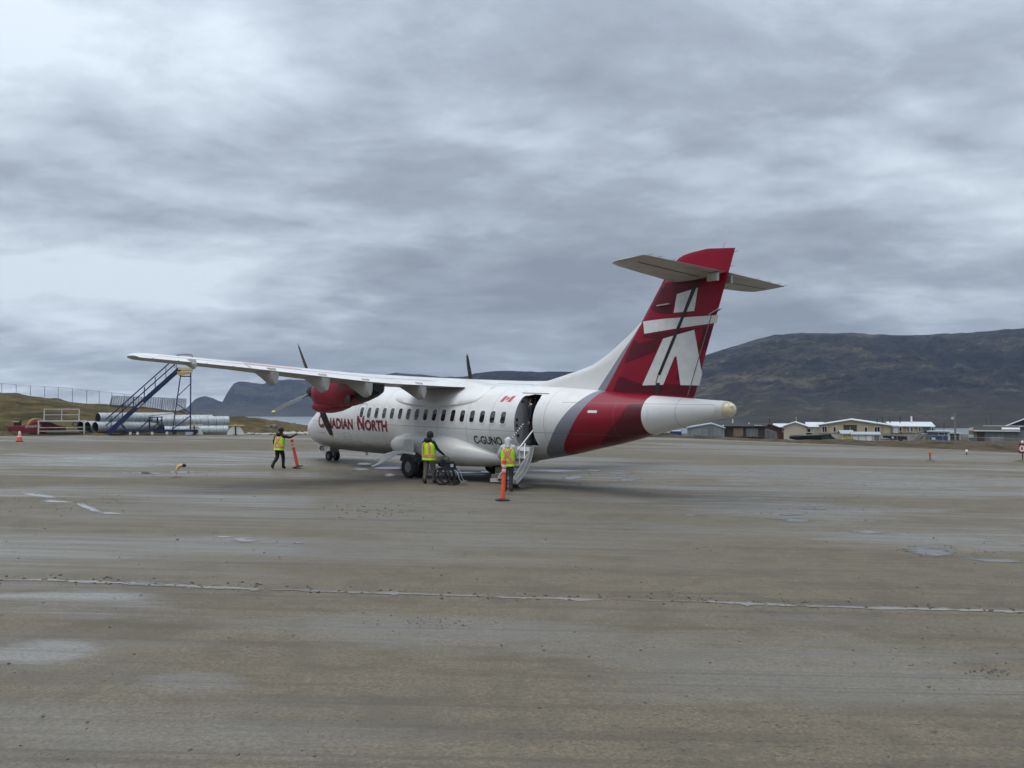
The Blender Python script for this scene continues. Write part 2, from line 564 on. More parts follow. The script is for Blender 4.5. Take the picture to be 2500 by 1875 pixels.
# ---- mountains across the fjord
def mountain_material(name, tones, scale):
    m = bpy.data.materials.new(name)
    m.use_nodes = True
    N = NT(m.node_tree)
    b = N.n['Principled BSDF']
    pos = N.new('ShaderNodeNewGeometry').outputs['Position']
    big = N.noise(N.mapping(pos, (1, 1.8, 4.0)), scale, 8, 0.66, 0.5)
    med = N.noise(N.mapping(pos, (1, 2.0, 4.0)), scale * 5, 7, 0.72, 0.5)
    fine = N.noise(pos, scale * 40, 5, 0.7)
    v = N.math('ADD', N.math('MULTIPLY', big, 0.42), N.math('ADD', N.math('MULTIPLY', med, 0.42), N.math('MULTIPLY', fine, 0.16)))
    col = N.ramp(v, tones)
    sx = N.new('ShaderNodeSeparateXYZ'); N.l.new(pos, sx.inputs[0])
    low = N.math('ADD', sx.outputs[2], N.math('MULTIPLY', N.math('SUBTRACT', med, 0.5), 130.0))
    col = N.mix(N.math('MULTIPLY', N.math('SUBTRACT', 1.0, N.smooth(low, -15.0, 50.0)), 0.5), col, (0.088, 0.078, 0.058))
    N.l.new(col, b.inputs['Base Color'])
    b.inputs['Roughness'].default_value = 0.95
    b.inputs['Specular IOR Level'].default_value = 0.15
    h = N.math('ADD', N.math('MULTIPLY', med, 1.0), N.math('MULTIPLY', fine, 0.35))
    N.l.new(N.bump(h, 1.0, 0.09 / scale * 0.6), b.inputs['Normal'])
    return m

def mountain(name, label, sky_pts, y_near, y_crest, y_back, m, nx=260, ny=46, seed=0.0, rough=0.10, shape=1.0):
    """crest follows the skyline (pixels); real depth from the shore to behind the crest"""
    pxs = [p[0] for p in sky_pts]
    x0, x1 = pxs[0], pxs[-1]
    rows = []
    for i in range(nx):
        px = x0 + (x1 - x0) * i / (nx - 1)
        py = float(np.interp(px, pxs, [p[1] for p in sky_pts]))
        top = D(px, py, y_crest)
        crest = top.z
        ax = top.x / y_crest
        row = []
        for j in range(ny):
            t = j / (ny - 1)
            if t < 0.72:
                u = t / 0.72
                Y = y_near + (y_crest - y_near) * u
                prof = (1 - (1 - u) ** 1.5) * shape + (u ** 1.6) * (1 - shape)
                z = SEA_Z - 1 + (crest - SEA_Z + 1) * prof
                # never hide the crest: stay below the sight line to it
            else:
                u = (t - 0.72) / 0.28
                Y = y_crest + (y_back - y_crest) * u
                z = crest - (crest - SEA_Z) * (0.12 * u + 0.88 * u * u)
            X = ax * Y
            amp = (crest - SEA_Z) * rough * math.sin(math.pi * min(1, t / 0.72)) ** 0.7 if t < 0.72 else 0
            s = 6.0 / (y_crest - y_near)
            z += amp * (mnoise.ridged_multi_fractal((X * s, Y * s * 0.7, seed), 0.9, 2.1, 6, 1.0, 2.0) - 1.0)
            if t < 0.72:
                lim = CAM_Z + (crest - CAM_Z) * Y / y_crest
                if crest > CAM_Z:
                    z = min(z, lim - 0.004 * Y * (1 - t / 0.72))
            else:
                z += (crest - SEA_Z) * 0.012 * mnoise.fractal((X * s * 6, 0, seed), 1, 2, 4) * (1 if t < 0.74 else 0)
            row.append((X, Y, max(z, SEA_Z - 1)))
        rows.append(row)
    vs = [p for r in rows for p in r]
    fs = [(i * ny + j, (i + 1) * ny + j, (i + 1) * ny + j + 1, i * ny + j + 1) for i in range(nx - 1) for j in range(ny - 1)]
    o = MB().add(vs, fs).build(name, m, smooth=70)
    return tag(o, label, kind='structure')

DARK = [(0.43, (0.011, 0.016, 0.030)), (0.475, (0.021, 0.026, 0.038)), (0.510, (0.036, 0.038, 0.042)), (0.545, (0.068, 0.063, 0.054)), (0.59, (0.125, 0.112, 0.088))]
ROCK = [(0.44, (0.004, 0.008, 0.021)), (0.49, (0.013, 0.018, 0.034)), (0.53, (0.036, 0.039, 0.048)), (0.58, (0.070, 0.068, 0.066))]
def jag(pts, amp, step=9, seed=0.0):
    out = []
    xs = [p[0] for p in pts]; ys = [p[1] for p in pts]
    x = xs[0]
    while x <= xs[-1]:
        out.append((x, float(np.interp(x, xs, ys)) + amp * mnoise.fractal((x * 0.035, seed, 0.3), 0.9, 2.1, 4)))
        x += step
    return out
mountain('mountain', 'steep blue headland beyond the water left of the airliner',
         jag([(395, 1018), (425, 1006), (455, 996), (477, 974), (490, 969), (502, 967.5), (521, 972.5), (543, 981), (553, 961), (569, 937), (580, 931), (591, 930),
          (615, 934), (642, 937.5), (665, 930), (680, 928), (708, 926.5), (752, 928), (800, 931), (860, 935), (920, 940), (1000, 955), (1080, 975), (1150, 1000)], 1.2, 4, 1.0),
         4000, 4800, 5600, mountain_material('headland rock', ROCK, 0.0022), nx=300, ny=70, seed=2.2, rough=0.15, shape=0.9)
mountain('mountain', 'low dark ridge showing above the wing and roof of the airliner',
         jag([(800, 950), (880, 925), (936, 914.5), (966, 910), (1013, 913.5), (1081, 920), (1115, 921), (1140, 918), (1160, 911), (1182, 908), (1239, 904.5), (1307, 908),
              (1400, 907), (1480, 903), (1560, 905), (1640, 915), (1720, 940)], 1.3, 4, 3.0),
         2100, 2750, 3500, mountain_material('ridge rock', ROCK, 0.0022), nx=300, seed=5.2, rough=0.09)
mountain('mountain', 'broad dark mountain rising behind the village',
         jag([(1430, 960), (1520, 925), (1600, 903), (1660, 886), (1729, 865), (1808, 840), (1850, 827), (1899, 816), (1978, 812.5), (2091, 814), (2215, 818.5), (2351, 813), (2500, 801), (2700, 785), (2950, 800)], 1.4, 6, 5.0),
         1330, 2600, 3600, mountain_material('mountain tundra', DARK, 0.0034), nx=420, ny=80, seed=8.4, rough=0.16, shape=0.72)
mountain('mountain', 'dark brown ridge behind the fence at the far left',
         jag([(-1500, 985), (-1000, 950), (-420, 935), (-120, 950), (0, 957), (40, 959), (80, 966), (115, 973), (130, 972), (150, 974), (170, 980), (230, 990), (330, 1003), (430, 1030), (540, 1080), (640, 1140)], 1.0, 6, 7.0),
         150, 240, 420, mountain_material('near ridge soil', [(0.36, (0.030, 0.026, 0.022)), (0.5, (0.055, 0.045, 0.034)), (0.64, (0.075, 0.064, 0.040))], 0.03), nx=260, ny=30, seed=1.4, rough=0.02)
# ================================================================== the airliner
# local frame: X forward (nose at 0, tail at -22.67), Y to port, Z up from the apron
plane = empty('turboprop_airliner')
PM = Matrix(((-0.691617, -0.722005, 0.019363), (0.72201, -0.691836, -0.008021), (0.019187, 0.008432, 0.99978)))
plane.matrix_world = Matrix.Translation((-9.45565, 39.83805, 0.50276)) @ PM.to_4x4()
tag(plane, 'white twin turboprop airliner with a dark red tail and open rear door', 'airliner')
def A(s, p, z):
    return Vector((-s, p, z))

WHITE = (0.74, 0.745, 0.735)
RED = (0.245, 0.0015, 0.018)
DRED = (0.092, 0.002, 0.011)
GREY = (0.205, 0.215, 0.255)
M_WHITE = mat('white aircraft paint', WHITE, 0.34, var=0.035, vscale=1.4, dirt=(0.56, 0.55, 0.52), dscale=0.9, stretch=(0.35, 1, 1), coat=0.25)
M_RED = mat('red aircraft paint', RED, 0.36, var=0.10, vscale=1.2, spec=0.35)
M_DRED = mat('dark red aircraft paint', DRED, 0.36, var=0.10, vscale=1.2, spec=0.35)
M_GREYP = mat('grey aircraft paint', GREY, 0.35, var=0.06, vscale=1.5, coat=0.2)
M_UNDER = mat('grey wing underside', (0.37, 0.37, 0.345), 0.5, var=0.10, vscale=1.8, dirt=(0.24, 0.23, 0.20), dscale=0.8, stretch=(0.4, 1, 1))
M_BLACK = mat('black rubber', (0.016, 0.016, 0.018), 0.75, var=0.3, vscale=8, bump=0.2)
M_BLKMET = mat('black painted metal', (0.014, 0.014, 0.017), 0.4, var=0.3, vscale=4)
M_GLASS = mat('dark cabin glass', (0.022, 0.026, 0.03), 0.12, var=0.5, vscale=1.6, spec=0.6)
M_METAL = mat('bare metal', (0.55, 0.56, 0.57), 0.32, 0.9, var=0.12, vscale=3)
M_LINE = mat('panel seam', (0.16, 0.16, 0.15), 0.7)
M_CREAM = mat('cream radome', (0.62, 0.55, 0.38), 0.25, var=0.08, coat=0.4)
M_CABIN = mat('cabin lining', (0.30, 0.31, 0.32), 0.55, var=0.08)
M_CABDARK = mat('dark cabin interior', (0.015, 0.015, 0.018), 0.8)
M_MAROON = mat('maroon lettering', (0.185, 0.006, 0.024), 0.35)
M_INK = mat('black lettering', (0.012, 0.012, 0.014), 0.4)

# ---- fuselage shape: station -> centre height, half height, half width
ST = [  # s, bottom, top, half width
    (0.00, 1.43, 1.47, 0.02), (0.06, 1.24, 1.66, 0.22), (0.20, 1.06, 1.82, 0.41), (0.45, 0.90, 1.98, 0.62), (0.80, 0.77, 2.14, 0.83), (1.2, 0.69, 2.30, 1.00), (1.6, 0.63, 2.52, 1.13),
    (2.0, 0.59, 2.80, 1.23), (2.4, 0.57, 3.03, 1.31), (2.9, 0.56, 3.22, 1.38), (3.5, 0.55, 3.35, 1.42), (4.2, 0.55, 3.41, 1.435), (5.0, 0.55, 3.42, 1.435), (13.0, 0.555, 3.42, 1.435),
    (13.8, 0.63, 3.415, 1.43), (14.6, 0.76, 3.41, 1.42), (15.2, 0.87, 3.40, 1.40), (16.0, 1.01, 3.37, 1.35), (16.8, 1.17, 3.33, 1.27), (17.6, 1.36, 3.28, 1.16), (18.4, 1.53, 3.225, 1.02), (19.2, 1.73, 3.17, 0.87),
    (20.0, 1.94, 3.12, 0.71), (20.8, 2.14, 3.07, 0.55), (21.6, 2.33, 3.02, 0.40), (22.17, 2.47, 2.985, 0.29)]
SS = np.array([r[0] for r in ST]); SB = np.array([r[1] for r in ST]); STP = np.array([r[2] for r in ST]); SW = np.array([r[3] for r in ST])
def pchip(x, y):
    h = np.diff(x); d = np.diff(y) / h
    m = np.zeros(len(x)); m[0] = d[0]; m[-1] = d[-1]
    for i in range(1, len(x) - 1):
        if d[i - 1] * d[i] > 0:
            w1 = 2 * h[i] + h[i - 1]; w2 = h[i] + 2 * h[i - 1]
            m[i] = (w1 + w2) / (w1 / d[i - 1] + w2 / d[i])
    def f(t):
        t = min(max(t, x[0]), x[-1])
        i = int(min(max(np.searchsorted(x, t) - 1, 0), len(x) - 2))
        u = (t - x[i]) / h[i]
        return float((1 + 2 * u) * (1 - u) ** 2 * y[i] + u * (1 - u) ** 2 * h[i] * m[i] + u * u * (3 - 2 * u) * y[i + 1] + u * u * (u - 1) * h[i] * m[i + 1])
    return f
fB, fT, fW = pchip(SS, SB), pchip(SS, STP), pchip(SS, SW)
def fus_p(s, z, off=0.0):
    c = (fB(s) + fT(s)) / 2; h = (fT(s) - fB(s)) / 2 + off
    k = max(-1, min(1, (z - c) / h))
    return (fW(s) + off) * math.sqrt(max(0, 1 - k * k))
def fus_ring(s, n=72):
    c = (fB(s) + fT(s)) / 2; h = (fT(s) - fB(s)) / 2; w = fW(s)
    return [A(s, w * math.sin(2 * math.pi * k / n), c + h * math.cos(2 * math.pi * k / n)) for k in range(n)]

# paint on the fuselage: grey and red bands given as station against height
def fuselage_material():
    m = bpy.data.materials.new('fuselage paint')
    m.use_nodes = True
    N = NT(m.node_tree)
    b = N.n['Principled BSDF']
    oc = N.new('ShaderNodeTexCoord').outputs['Object']
    sx = N.new('ShaderNodeSeparateXYZ'); N.l.new(oc, sx.inputs[0])
    s = N.math('MULTIPLY', sx.outputs[0], -1.0)
    z = sx.outputs[2]
    def bound(pts):
        """signed distance behind a curve s = f(z)"""
        nd = N.new('ShaderNodeFloatCurve')
        zs = N.math('DIVIDE', N.math('SUBTRACT', z, 0.5), 3.0)
        N.l.new(zs, nd.inputs[1])
        c = nd.mapping.curves[0]
        pts = sorted(((zz - 0.5) / 3.0, (ss - 14.0) / 8.0) for ss, zz in pts)
        for i, (a, v) in enumerate(pts):
            if i < 2: c.points[i].location = (a, v)
            else: c.points.new(a, v)
        nd.mapping.update()
        return N.math('SUBTRACT', s, N.math('ADD', N.math('MULTIPLY', nd.outputs[0], 8.0), 14.0))
    step = lambda v: N.math('GREATER_THAN', v, 0.0)
    g = step(bound([(15.2, 0.5), (16.11, 1.25), (16.53, 1.61), (16.78, 1.88), (17.05, 2.21), (17.28, 2.5), (17.51, 2.78), (17.73, 3.06), (17.84, 3.26), (17.95, 3.5)]))
    r = step(bound([(15.8, 0.5), (16.72, 1.27), (17.11, 1.64), (17.33, 1.86), (17.59, 2.19), (17.76, 2.44), (17.92, 2.72), (18.06, 3.02), (18.12, 3.26), (18.3, 3.5)]))
    f = N.math('MULTIPLY', step(bound([(17.0, 0.5), (18.18, 1.57), (18.65, 1.91), (19.2, 2.4), (19.33, 2.61), (19.44, 2.83), (19.6, 3.1), (19.8, 3.5)])), N.math('LESS_THAN', N.math('SUBTRACT', z, N.math('MULTIPLY', s, 0.06)), 1.68))
    tail = step(N.math('SUBTRACT', s, 19.93))
    n1 = N.noise(N.mapping(oc, (0.3, 1, 1)), 1.3, 6, 0.65, 0.3)
    n2 = N.noise(N.mapping(oc, (0.5, 3, 0.6)), 2.2, 6, 0.7, 0.2)
    white = N.mix(N.math('MULTIPLY', N.smooth(n1, 0.42, 0.72), 0.6), WHITE, (0.57, 0.565, 0.535))
    run = N.noise(N.mapping(oc, (5.0, 5.0, 0.35)), 1.0, 5, 0.7)
    white = N.mix(N.math('MULTIPLY', N.smooth(run, 0.55, 0.75), 0.35), white, (0.42, 0.41, 0.385))
    low = N.math('SUBTRACT', 1.0, N.smooth(N.math('ADD', z, N.math('MULTIPLY', n2, 0.5)), 1.02, 1.50))  # underside shade painted into the white, edge broken by noise
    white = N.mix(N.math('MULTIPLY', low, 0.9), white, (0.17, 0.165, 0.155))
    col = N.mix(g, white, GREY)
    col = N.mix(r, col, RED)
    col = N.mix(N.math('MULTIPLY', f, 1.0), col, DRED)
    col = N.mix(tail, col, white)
    # skin seams
    def seam(v, at, w=0.010):
        return N.math('LESS_THAN', N.math('ABSOLUTE', N.math('SUBTRACT', v, at)), w)
    sm = seam(z, 1.86)
    for q in (3.75, 5.6, 7.55, 9.4, 11.1, 12.75, 14.0, 16.45, 19.0, 21.0):
        sm = N.math('MAXIMUM', sm, seam(s, q))
    sm = N.math('MAXIMUM', sm, N.math('MULTIPLY', seam(z, 2.86), step(N.math('SUBTRACT', s, 17.0))))
    col = N.mix(N.math('MULTIPLY', sm, 0.55), col, (0.12, 0.12, 0.12))
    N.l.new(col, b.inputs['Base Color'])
    N.l.new(N.mixf(n2, 0.26, 0.46), b.inputs['Roughness'])
    b.inputs['Coat Weight'].default_value = 0.08
    b.inputs['Coat Roughness'].default_value = 0.15
    N.l.new(N.bump(N.noise(N.mapping(oc, (1, 1, 1)), 2.1, 3, 0.5), 0.06, 0.06), b.inputs['Normal'])
    return m
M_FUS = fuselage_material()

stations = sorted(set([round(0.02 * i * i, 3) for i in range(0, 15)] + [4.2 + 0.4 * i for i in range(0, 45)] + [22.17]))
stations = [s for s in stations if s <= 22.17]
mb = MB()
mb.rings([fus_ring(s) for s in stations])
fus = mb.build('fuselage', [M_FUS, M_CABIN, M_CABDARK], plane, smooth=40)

# ---- rear door opening: cut a doorway and a vestibule into the fuselage
DOOR_F, DOOR_A, DOOR_B, DOOR_T = 15.17, 15.99, 1.37, 3.07
def round_rect(a, b, c, d, r, n=5):
    pts = []
    for cx, cy, a0 in ((b - r, d - r, 0), (a + r, d - r, 90), (a + r, c + r, 180), (b - r, c + r, 270)):
        for i in range(n + 1):
            t = R(a0 + 90 * i / n)
            pts.append((cx + r * math.cos(t), cy + r * math.sin(t)))
    return pts
cutter = MB()
dp = round_rect(DOOR_F, DOOR_A, DOOR_B, DOOR_T, 0.11)
cutter.prism([(-x, z) for x, z in dp], 0.80, 1.9, 'y', 1)
cut_o = cutter.build('cutter', [M_FUS, M_CABIN, M_CABDARK], plane)
cut2 = MB()
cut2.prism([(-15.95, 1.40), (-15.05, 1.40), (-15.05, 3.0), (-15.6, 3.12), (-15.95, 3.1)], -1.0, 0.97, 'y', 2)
cut2_o = cut2.build('cutter', [M_FUS, M_CABIN, M_CABDARK], plane)
for c in (cut_o, cut2_o):
    md = fus.modifiers.new('cut', 'BOOLEAN')
    md.operation = 'DIFFERENCE'; md.solver = 'EXACT'; md.object = c
    md.material_mode = 'INDEX'
bpy.context.view_layer.update()
dg = bpy.context.evaluated_depsgraph_get()
newme = bpy.data.meshes.new_from_object(fus.evaluated_get(dg))
fus.modifiers.clear()
old = fus.data
fus.data = newme
newme.name = 'fuselage'
bpy.data.objects.remove(cut_o); bpy.data.objects.remove(cut2_o)
newme.set_sharp_from_angle(angle=R(40))

# ---- flat print laid on a surface: cut to a grid, then mapped
def flat_text(txt, size=1.0, bold=0.0):
    cu = bpy.data.curves.new('t', 'FONT')
    cu.body = txt; cu.size = size; cu.offset = bold
    cu.resolution_u = 6
    o = bpy.data.objects.new('t', cu)
    COL.objects.link(o)
    bpy.context.view_layer.update()
    me = bpy.data.meshes.new_from_object(o.evaluated_get(bpy.context.evaluated_depsgraph_get()))
    vs = [v.co.copy() for v in me.vertices]; fs = [tuple(p.vertices) for p in me.polygons]
    bpy.data.objects.remove(o); bpy.data.curves.remove(cu)
    return vs, fs
def fit_text(txt, w, h, bold=0.0):
    vs, fs = flat_text(txt, 1.0, bold)
    x0 = min(v.x for v in vs); x1 = max(v.x for v in vs); y0 = min(v.y for v in vs); y1 = max(v.y for v in vs)
    return [((v.x - x0) / (x1 - x0) * w, (v.y - y0) / (y1 - y0) * h) for v in vs], fs
def decal(name, polys, fmap, m, parent, step=(0.2, 0.07), label=None):
    """polys: list of (verts2d, faces); fmap maps (u, v) to a point of the surface"""
    bm = bmesh.new()
    for vs, fs in polys:
        bv = [bm.verts.new((u, v, 0)) for u, v in vs]
        for f in fs:
            try: bm.faces.new([bv[i] for i in f])
            except ValueError: pass
    for ax in (0, 1):
        lo = min(v.co[ax] for v in bm.verts); hi = max(v.co[ax] for v in bm.verts)
        t = lo + step[ax]
        while t < hi:
            co = [0, 0, 0]; no = [0, 0, 0]
            co[ax] = t; no[ax] = 1
            bmesh.ops.bisect_plane(bm, geom=bm.verts[:] + bm.edges[:] + bm.faces[:], plane_co=co, plane_no=no)
            t += step[ax]
    for v in bm.verts:
        v.co = fmap(v.co.x, v.co.y)
    me = bpy.data.meshes.new(name)
    bmesh.ops.recalc_face_normals(bm, faces=bm.faces)
    bm.to_mesh(me); bm.free()
    me.materials.append(m)
    return link(name, me, parent, label=label)
def on_fus(off=0.006, side=1):
    return lambda s, z: A(s, side * fus_p(s, z, off), z)
def poly(*pts):
    return (list(pts), [tuple(range(len(pts)))])

# airline title: tall first letters, small capitals after
def title(parts, s0, z0, side=1):
    polys = []
    for txt, s, w, h, dz in parts:
        vs, fs = fit_text(txt, w, h, 0.045)
        if side > 0:
            polys.append(([(s + u, z0 + dz + v) for u, v in vs], fs))
        else:
            polys.append(([(s + w - u, z0 + dz + v) for u, v in vs], fs))
    return polys
TITLE = [('C', 2.62, 0.42, 0.60, 0.0), ('ANADIAN', 3.02, 2.46, 0.46, 0.0), ('N', 5.82, 0.50, 0.60, 0.0), ('ORTH', 6.38, 1.55, 0.46, 0.0)]
decal('airline_title', title(TITLE, 0, 1.565), on_fus(), M_MAROON, plane, (0.25, 0.08), label='dark red CANADIAN NORTH lettering on the forward fuselage')
vs, fs = fit_text('C-GUNO', 1.38, 0.285, 0.022)
decal('registration', [([(13.10 + u, 1.355 + v) for u, v in vs], fs)], on_fus(), M_INK, plane, (0.25, 0.05), label='black C-GUNO registration below the cabin windows')
# flag: two slanted bars and a maple leaf
M_FLAG = mat('flag red', (0.52, 0.07, 0.09), 0.4)
fl = [poly((14.19, 2.845), (14.35, 2.845), (14.44, 3.05), (14.28, 3.05)), poly((14.56, 2.845), (14.72, 2.845), (14.81, 3.05), (14.65, 3.05))]
leaf = [(0, -.09), (.012, -.04), (.06, -.045), (.045, -.02), (.10, .02), (.075, .03), (.08, .06), (.05, .05), (.04, .03), (.045, .085), (.02, .07), (0, .105),
        (-.02, .07), (-.045, .085), (-.04, .03), (-.05, .05), (-.08, .06), (-.075, .03), (-.10, .02), (-.045, -.02), (-.06, -.045), (-.012, -.04)]
fl.append(([(14.50 + x * 0.72 + y * 0.4, 2.945 + y * 0.85) for x, y in leaf], [tuple(range(len(leaf)))]))
decal('flag', fl, on_fus(), M_FLAG, plane, (0.2, 0.05), label='small red and white flag with a leaf ahead of the door')
decal('warning_plate', [poly((18.10, 2.545), (18.43, 2.545), (18.43, 2.625), (18.10, 2.625))], on_fus(), mat('white placard', (0.7, 0.7, 0.7), 0.5), plane, (0.1, 0.05))

# ---- cabin windows
def pane_mesh(w, h, r, off, m, ring=None):
    """rounded window following the barrel of the fuselage"""
    mb = MB()
    outer = round_rect(-w / 2, w / 2, -h / 2, h / 2, r, 4)
    def P(u, v, o):
        z = WIN_Z + v
        return Vector((-u, fus_p(8.0, z, o), z))
    if ring:
        inner = round_rect(-w / 2 + ring, w / 2 - ring, -h / 2 + ring, h / 2 - ring, r - ring * 0.6, 4)
        n = len(outer)
        back = [P(u, v, -0.01) for u, v in outer]
        o1 = [P(u, v, off) for u, v in outer]; i1 = [P(u, v, off) for u, v in inner]; i2 = [P(u, v, 0.002) for u, v in inner]
        mb.rings([back, o1, i1, i2], cap=False)
    else:
        n = len(outer)
        k = 5
        rr = [[P(u * (1 - t / k), v * (1 - t / k), off) for u, v in outer] for t in range(k)]
        mb.rings(rr, cap=False)
        mb.add([P(u * (1 / k), v * (1 / k), off) for u, v in outer], [tuple(range(n))])
    return mb.mesh('window', m, 50)
WIN_Z = 2.31
win_frame = pane_mesh(0.30, 0.48, 0.10, 0.010, M_WHITE, 0.03)
win_pane = pane_mesh(0.262, 0.44, 0.085, 0.004, M_GLASS)
def glint_mesh(frac):  # lighter panel on the upper glass, painted in as a glint
    mb = MB()
    w, h = 0.244, 0.42
    zs_ = [h / 2 - h * frac * k / 4 for k in range(5)]
    for a, b in zip(zs_, zs_[1:]):
        wa = w / 2 * (1 if a < h / 2 - .05 else .72); wb = w / 2 * (1 if b < h / 2 - .05 else .72)
        mb.add([Vector((wa, fus_p(8.0, WIN_Z + a, .006), WIN_Z + a)), Vector((-wa, fus_p(8.0, WIN_Z + a, .006), WIN_Z + a)), Vector((-wb, fus_p(8.0, WIN_Z + b, .006), WIN_Z + b)), Vector((wb, fus_p(8.0, WIN_Z + b, .006), WIN_Z + b))], [(0, 1, 2, 3)])
    return mb.mesh('pane_glint', mat('painted pane glint', (0.105, 0.11, 0.115), 0.2, var=0.3, vscale=3, spec=0.6), 60, fix=False)
GLINTS = [glint_mesh(f) for f in (.42, .55, .34, .62)]
for side in (1, -1):
    for i in range(17):
        s = 6.09 + 0.5337 * i
        dy = fus_p(s, WIN_Z) - fus_p(8.0, WIN_Z)
        f = link('window', win_frame, plane, (-s, dy * side, 0))
        f.scale = (1, side, 1)
        g = link('pane', win_pane, f)
        if i not in (5, 9, 11):
            link('pane_glint', GLINTS[(i * 7) % 4], f)
# emergency hatch outline around the first window, small service panels
def outline(name, pts, w, m, parent, side=1):
    polys = []
    n = len(pts)
    cx = sum(p[0] for p in pts) / n; cz = sum(p[1] for p in pts) / n
    inn = []
    for s, z in pts:
        d = math.hypot(s - cx, z - cz)
        inn.append((s + (cx - s) * w / d, z + (cz - z) * w / d))
    for i in range(n):
        j = (i + 1) % n
        polys.append(poly(pts[i], pts[j], inn[j], inn[i]))
    return decal(name, polys, on_fus(0.004, side), m, parent, (0.3, 0.06))
outline('emergency_hatch', round_rect(5.80, 6.36, 1.64, 2.68, 0.14), 0.022, M_LINE, plane)
outline('service_panel', round_rect(13.9, 14.25, 1.02, 1.22, 0.03), 0.012, M_LINE, plane)
outline('access_panel', round_rect(4.6, 5.05, 1.12, 1.42, 0.03), 0.012, M_LINE, plane)
outline('avionics_panel', round_rect(2.4, 3.1, 0.78, 1.36, 0.04), 0.014, M_LINE, plane)
# flight deck glass
for side in (1, -1):
    decal('flight_deck_window', [poly((1.72, 2.22), (2.25, 2.24), (2.28, 2.66), (2.02, 2.64))], on_fus(0.006, side), M_GLASS, plane, (0.1, 0.06))
    decal('flight_deck_window', [poly((2.34, 2.24), (2.86, 2.28), (2.80, 2.70), (2.36, 2.67))], on_fus(0.006, side), M_GLASS, plane, (0.1, 0.06))
def wind_map(u, v):
    s = 1.36 + v * 0.60
    w = u
    c = (fB(s) + fT(s)) / 2; h = (fT(s) - fB(s)) / 2 + .006
    return A(s - 0.0, w, c + h * math.sqrt(max(0, 1 - (w / (fW(s) + .006)) ** 2)))
decal('windscreen', [poly((-0.62, 0.05), (-0.03, 0.0), (-0.03, 1.0), (-0.52, 1.0))], wind_map, M_GLASS, plane, (0.1, 0.2))
decal('windscreen', [poly((0.03, 0.0), (0.62, 0.05), (0.52, 1.0), (0.03, 1.0))], wind_map, M_GLASS, plane, (0.1, 0.2))

# ---- wing fairing over the fuselage
mb = MB()
rs = []
for i in range(33):
    t = i / 32
    s = 7.95 + t * 5.15
    e = math.sin(math.pi * min(1, max(0, t))) ** 0.42
    e = max(e, 0.03)
    top = 3.38 + 0.34 * math.sin(math.pi * min(1.0, t * 0.85 + 0.15)) ** 0.7 * (1 - 0.55 * max(0, (t - 0.55) / 0.45))
    bot = 3.02 - 0.42 * e
    ring = []
    for z, off in ((bot - .10, -0.10), (bot, 0.015), (bot + .05, 0.07 * e + .012), (bot + 0.25 * (top - bot), 0.13 * e + .012), (bot + 0.5 * (top - bot), 0.17 * e + .012), (bot + 0.7 * (top - bot), 0.19 * e)):
        zz = min(z, fT(s) - 0.02)
        ring.append((max(fus_p(s, zz, 0), 0.35 * e + .1 if z > 3.2 else 0) + off, z))
    ring.append((ring[-1][0] * 0.86, bot + 0.9 * (top - bot)))
    ring.append((ring[-1][0] * 0.7, top))
    full = [A(s, p, z) for p, z in ring] + [A(s, -p, z) for p, z in reversed(ring)]
    rs.append(full)
mb.rings(rs)
mb.build('wing_fairing', M_WHITE, plane, smooth=45)

# ---- wing
def naca(t, n=14):
    xs = [0.5 * (1 - math.cos(math.pi * i / n)) for i in range(n + 1)]
    up, lo = [], []
    for x in xs:
        y = 5 * t * (0.2969 * math.sqrt(x) - 0.126 * x - 0.3516 * x * x + 0.2843 * x ** 3 - 0.1036 * x ** 4)
        cmb_ = 0.10 * x * (1 - x)
        up.append((x, y + cmb_)); lo.append((x, -y * 0.92 + cmb_))
    return up, lo
WING = [  # p, LE s, TE s, TE z, thickness
    (0.0, 9.22, 11.83, 3.36, 0.175), (1.4, 9.22, 11.83, 3.36, 0.175), (4.0, 9.22, 11.83, 3.39, 0.172), (4.8, 9.24, 11.80, 3.42, 0.17), (6.5, 9.40, 11.71, 3.53, 0.162), (8.98, 9.64, 11.59, 3.695, 0.15),
    (9.02, 9.64, 11.57, 3.70, 0.15), (11.2, 9.85, 11.44, 3.82, 0.155), (11.75, 9.93, 11.41, 3.845, 0.16), (12.05, 10.08, 11.38, 3.855, 0.155), (12.22, 10.30, 11.34, 3.87, 0.125), (12.285, 10.66, 11.28, 3.90, 0.05)]
def wing_sec(p):
    a = [w[0] for w in WING]
    return [float(np.interp(abs(p), a, [w[k] for w in WING])) for k in (1, 2, 3, 4)]
INC = 0.052
def wing_ring(p):
    le, te, tz, th = wing_sec(p)
    c = te - le
    up, lo = naca(th)
    pts = list(reversed(up)) + lo[1:]
    if len(pts) % 2: pass
    return [A(le + x * c, p, tz + (1 - x) * c * INC + y * c + (0.006 if i == 0 else 0)) for i, (x, y) in enumerate(pts)]
def wing_top(s, p, off=0.006):
    le, te, tz, th = wing_sec(p); c = te - le
    x = min(max((s - le) / c, 0), 1)
    y = 5 * th * (0.2969 * math.sqrt(x) - 0.126 * x - 0.3516 * x * x + 0.2843 * x ** 3 - 0.1036 * x ** 4) + 0.10 * x * (1 - x)
    return tz + (1 - x) * c * INC + y * c + off
ps = [w[0] for w in WING[::-1]]
ps = [p for p in ps] + [-p for p in ps[::-1] if p != 0]
pl = []
for a, b in zip(ps, ps[1:]):
    pl.append(a)
    k = int(abs(a - b) / 0.8)
    pl += [a + (b - a) * (i + 1) / (k + 1) for i in range(k)]
pl.append(ps[-1])
mb = MB()
mb.rings([wing_ring(p) for p in pl])
nring = len(wing_ring(0))
wme = mb.mesh('wing', [M_WHITE, M_UNDER], 35)
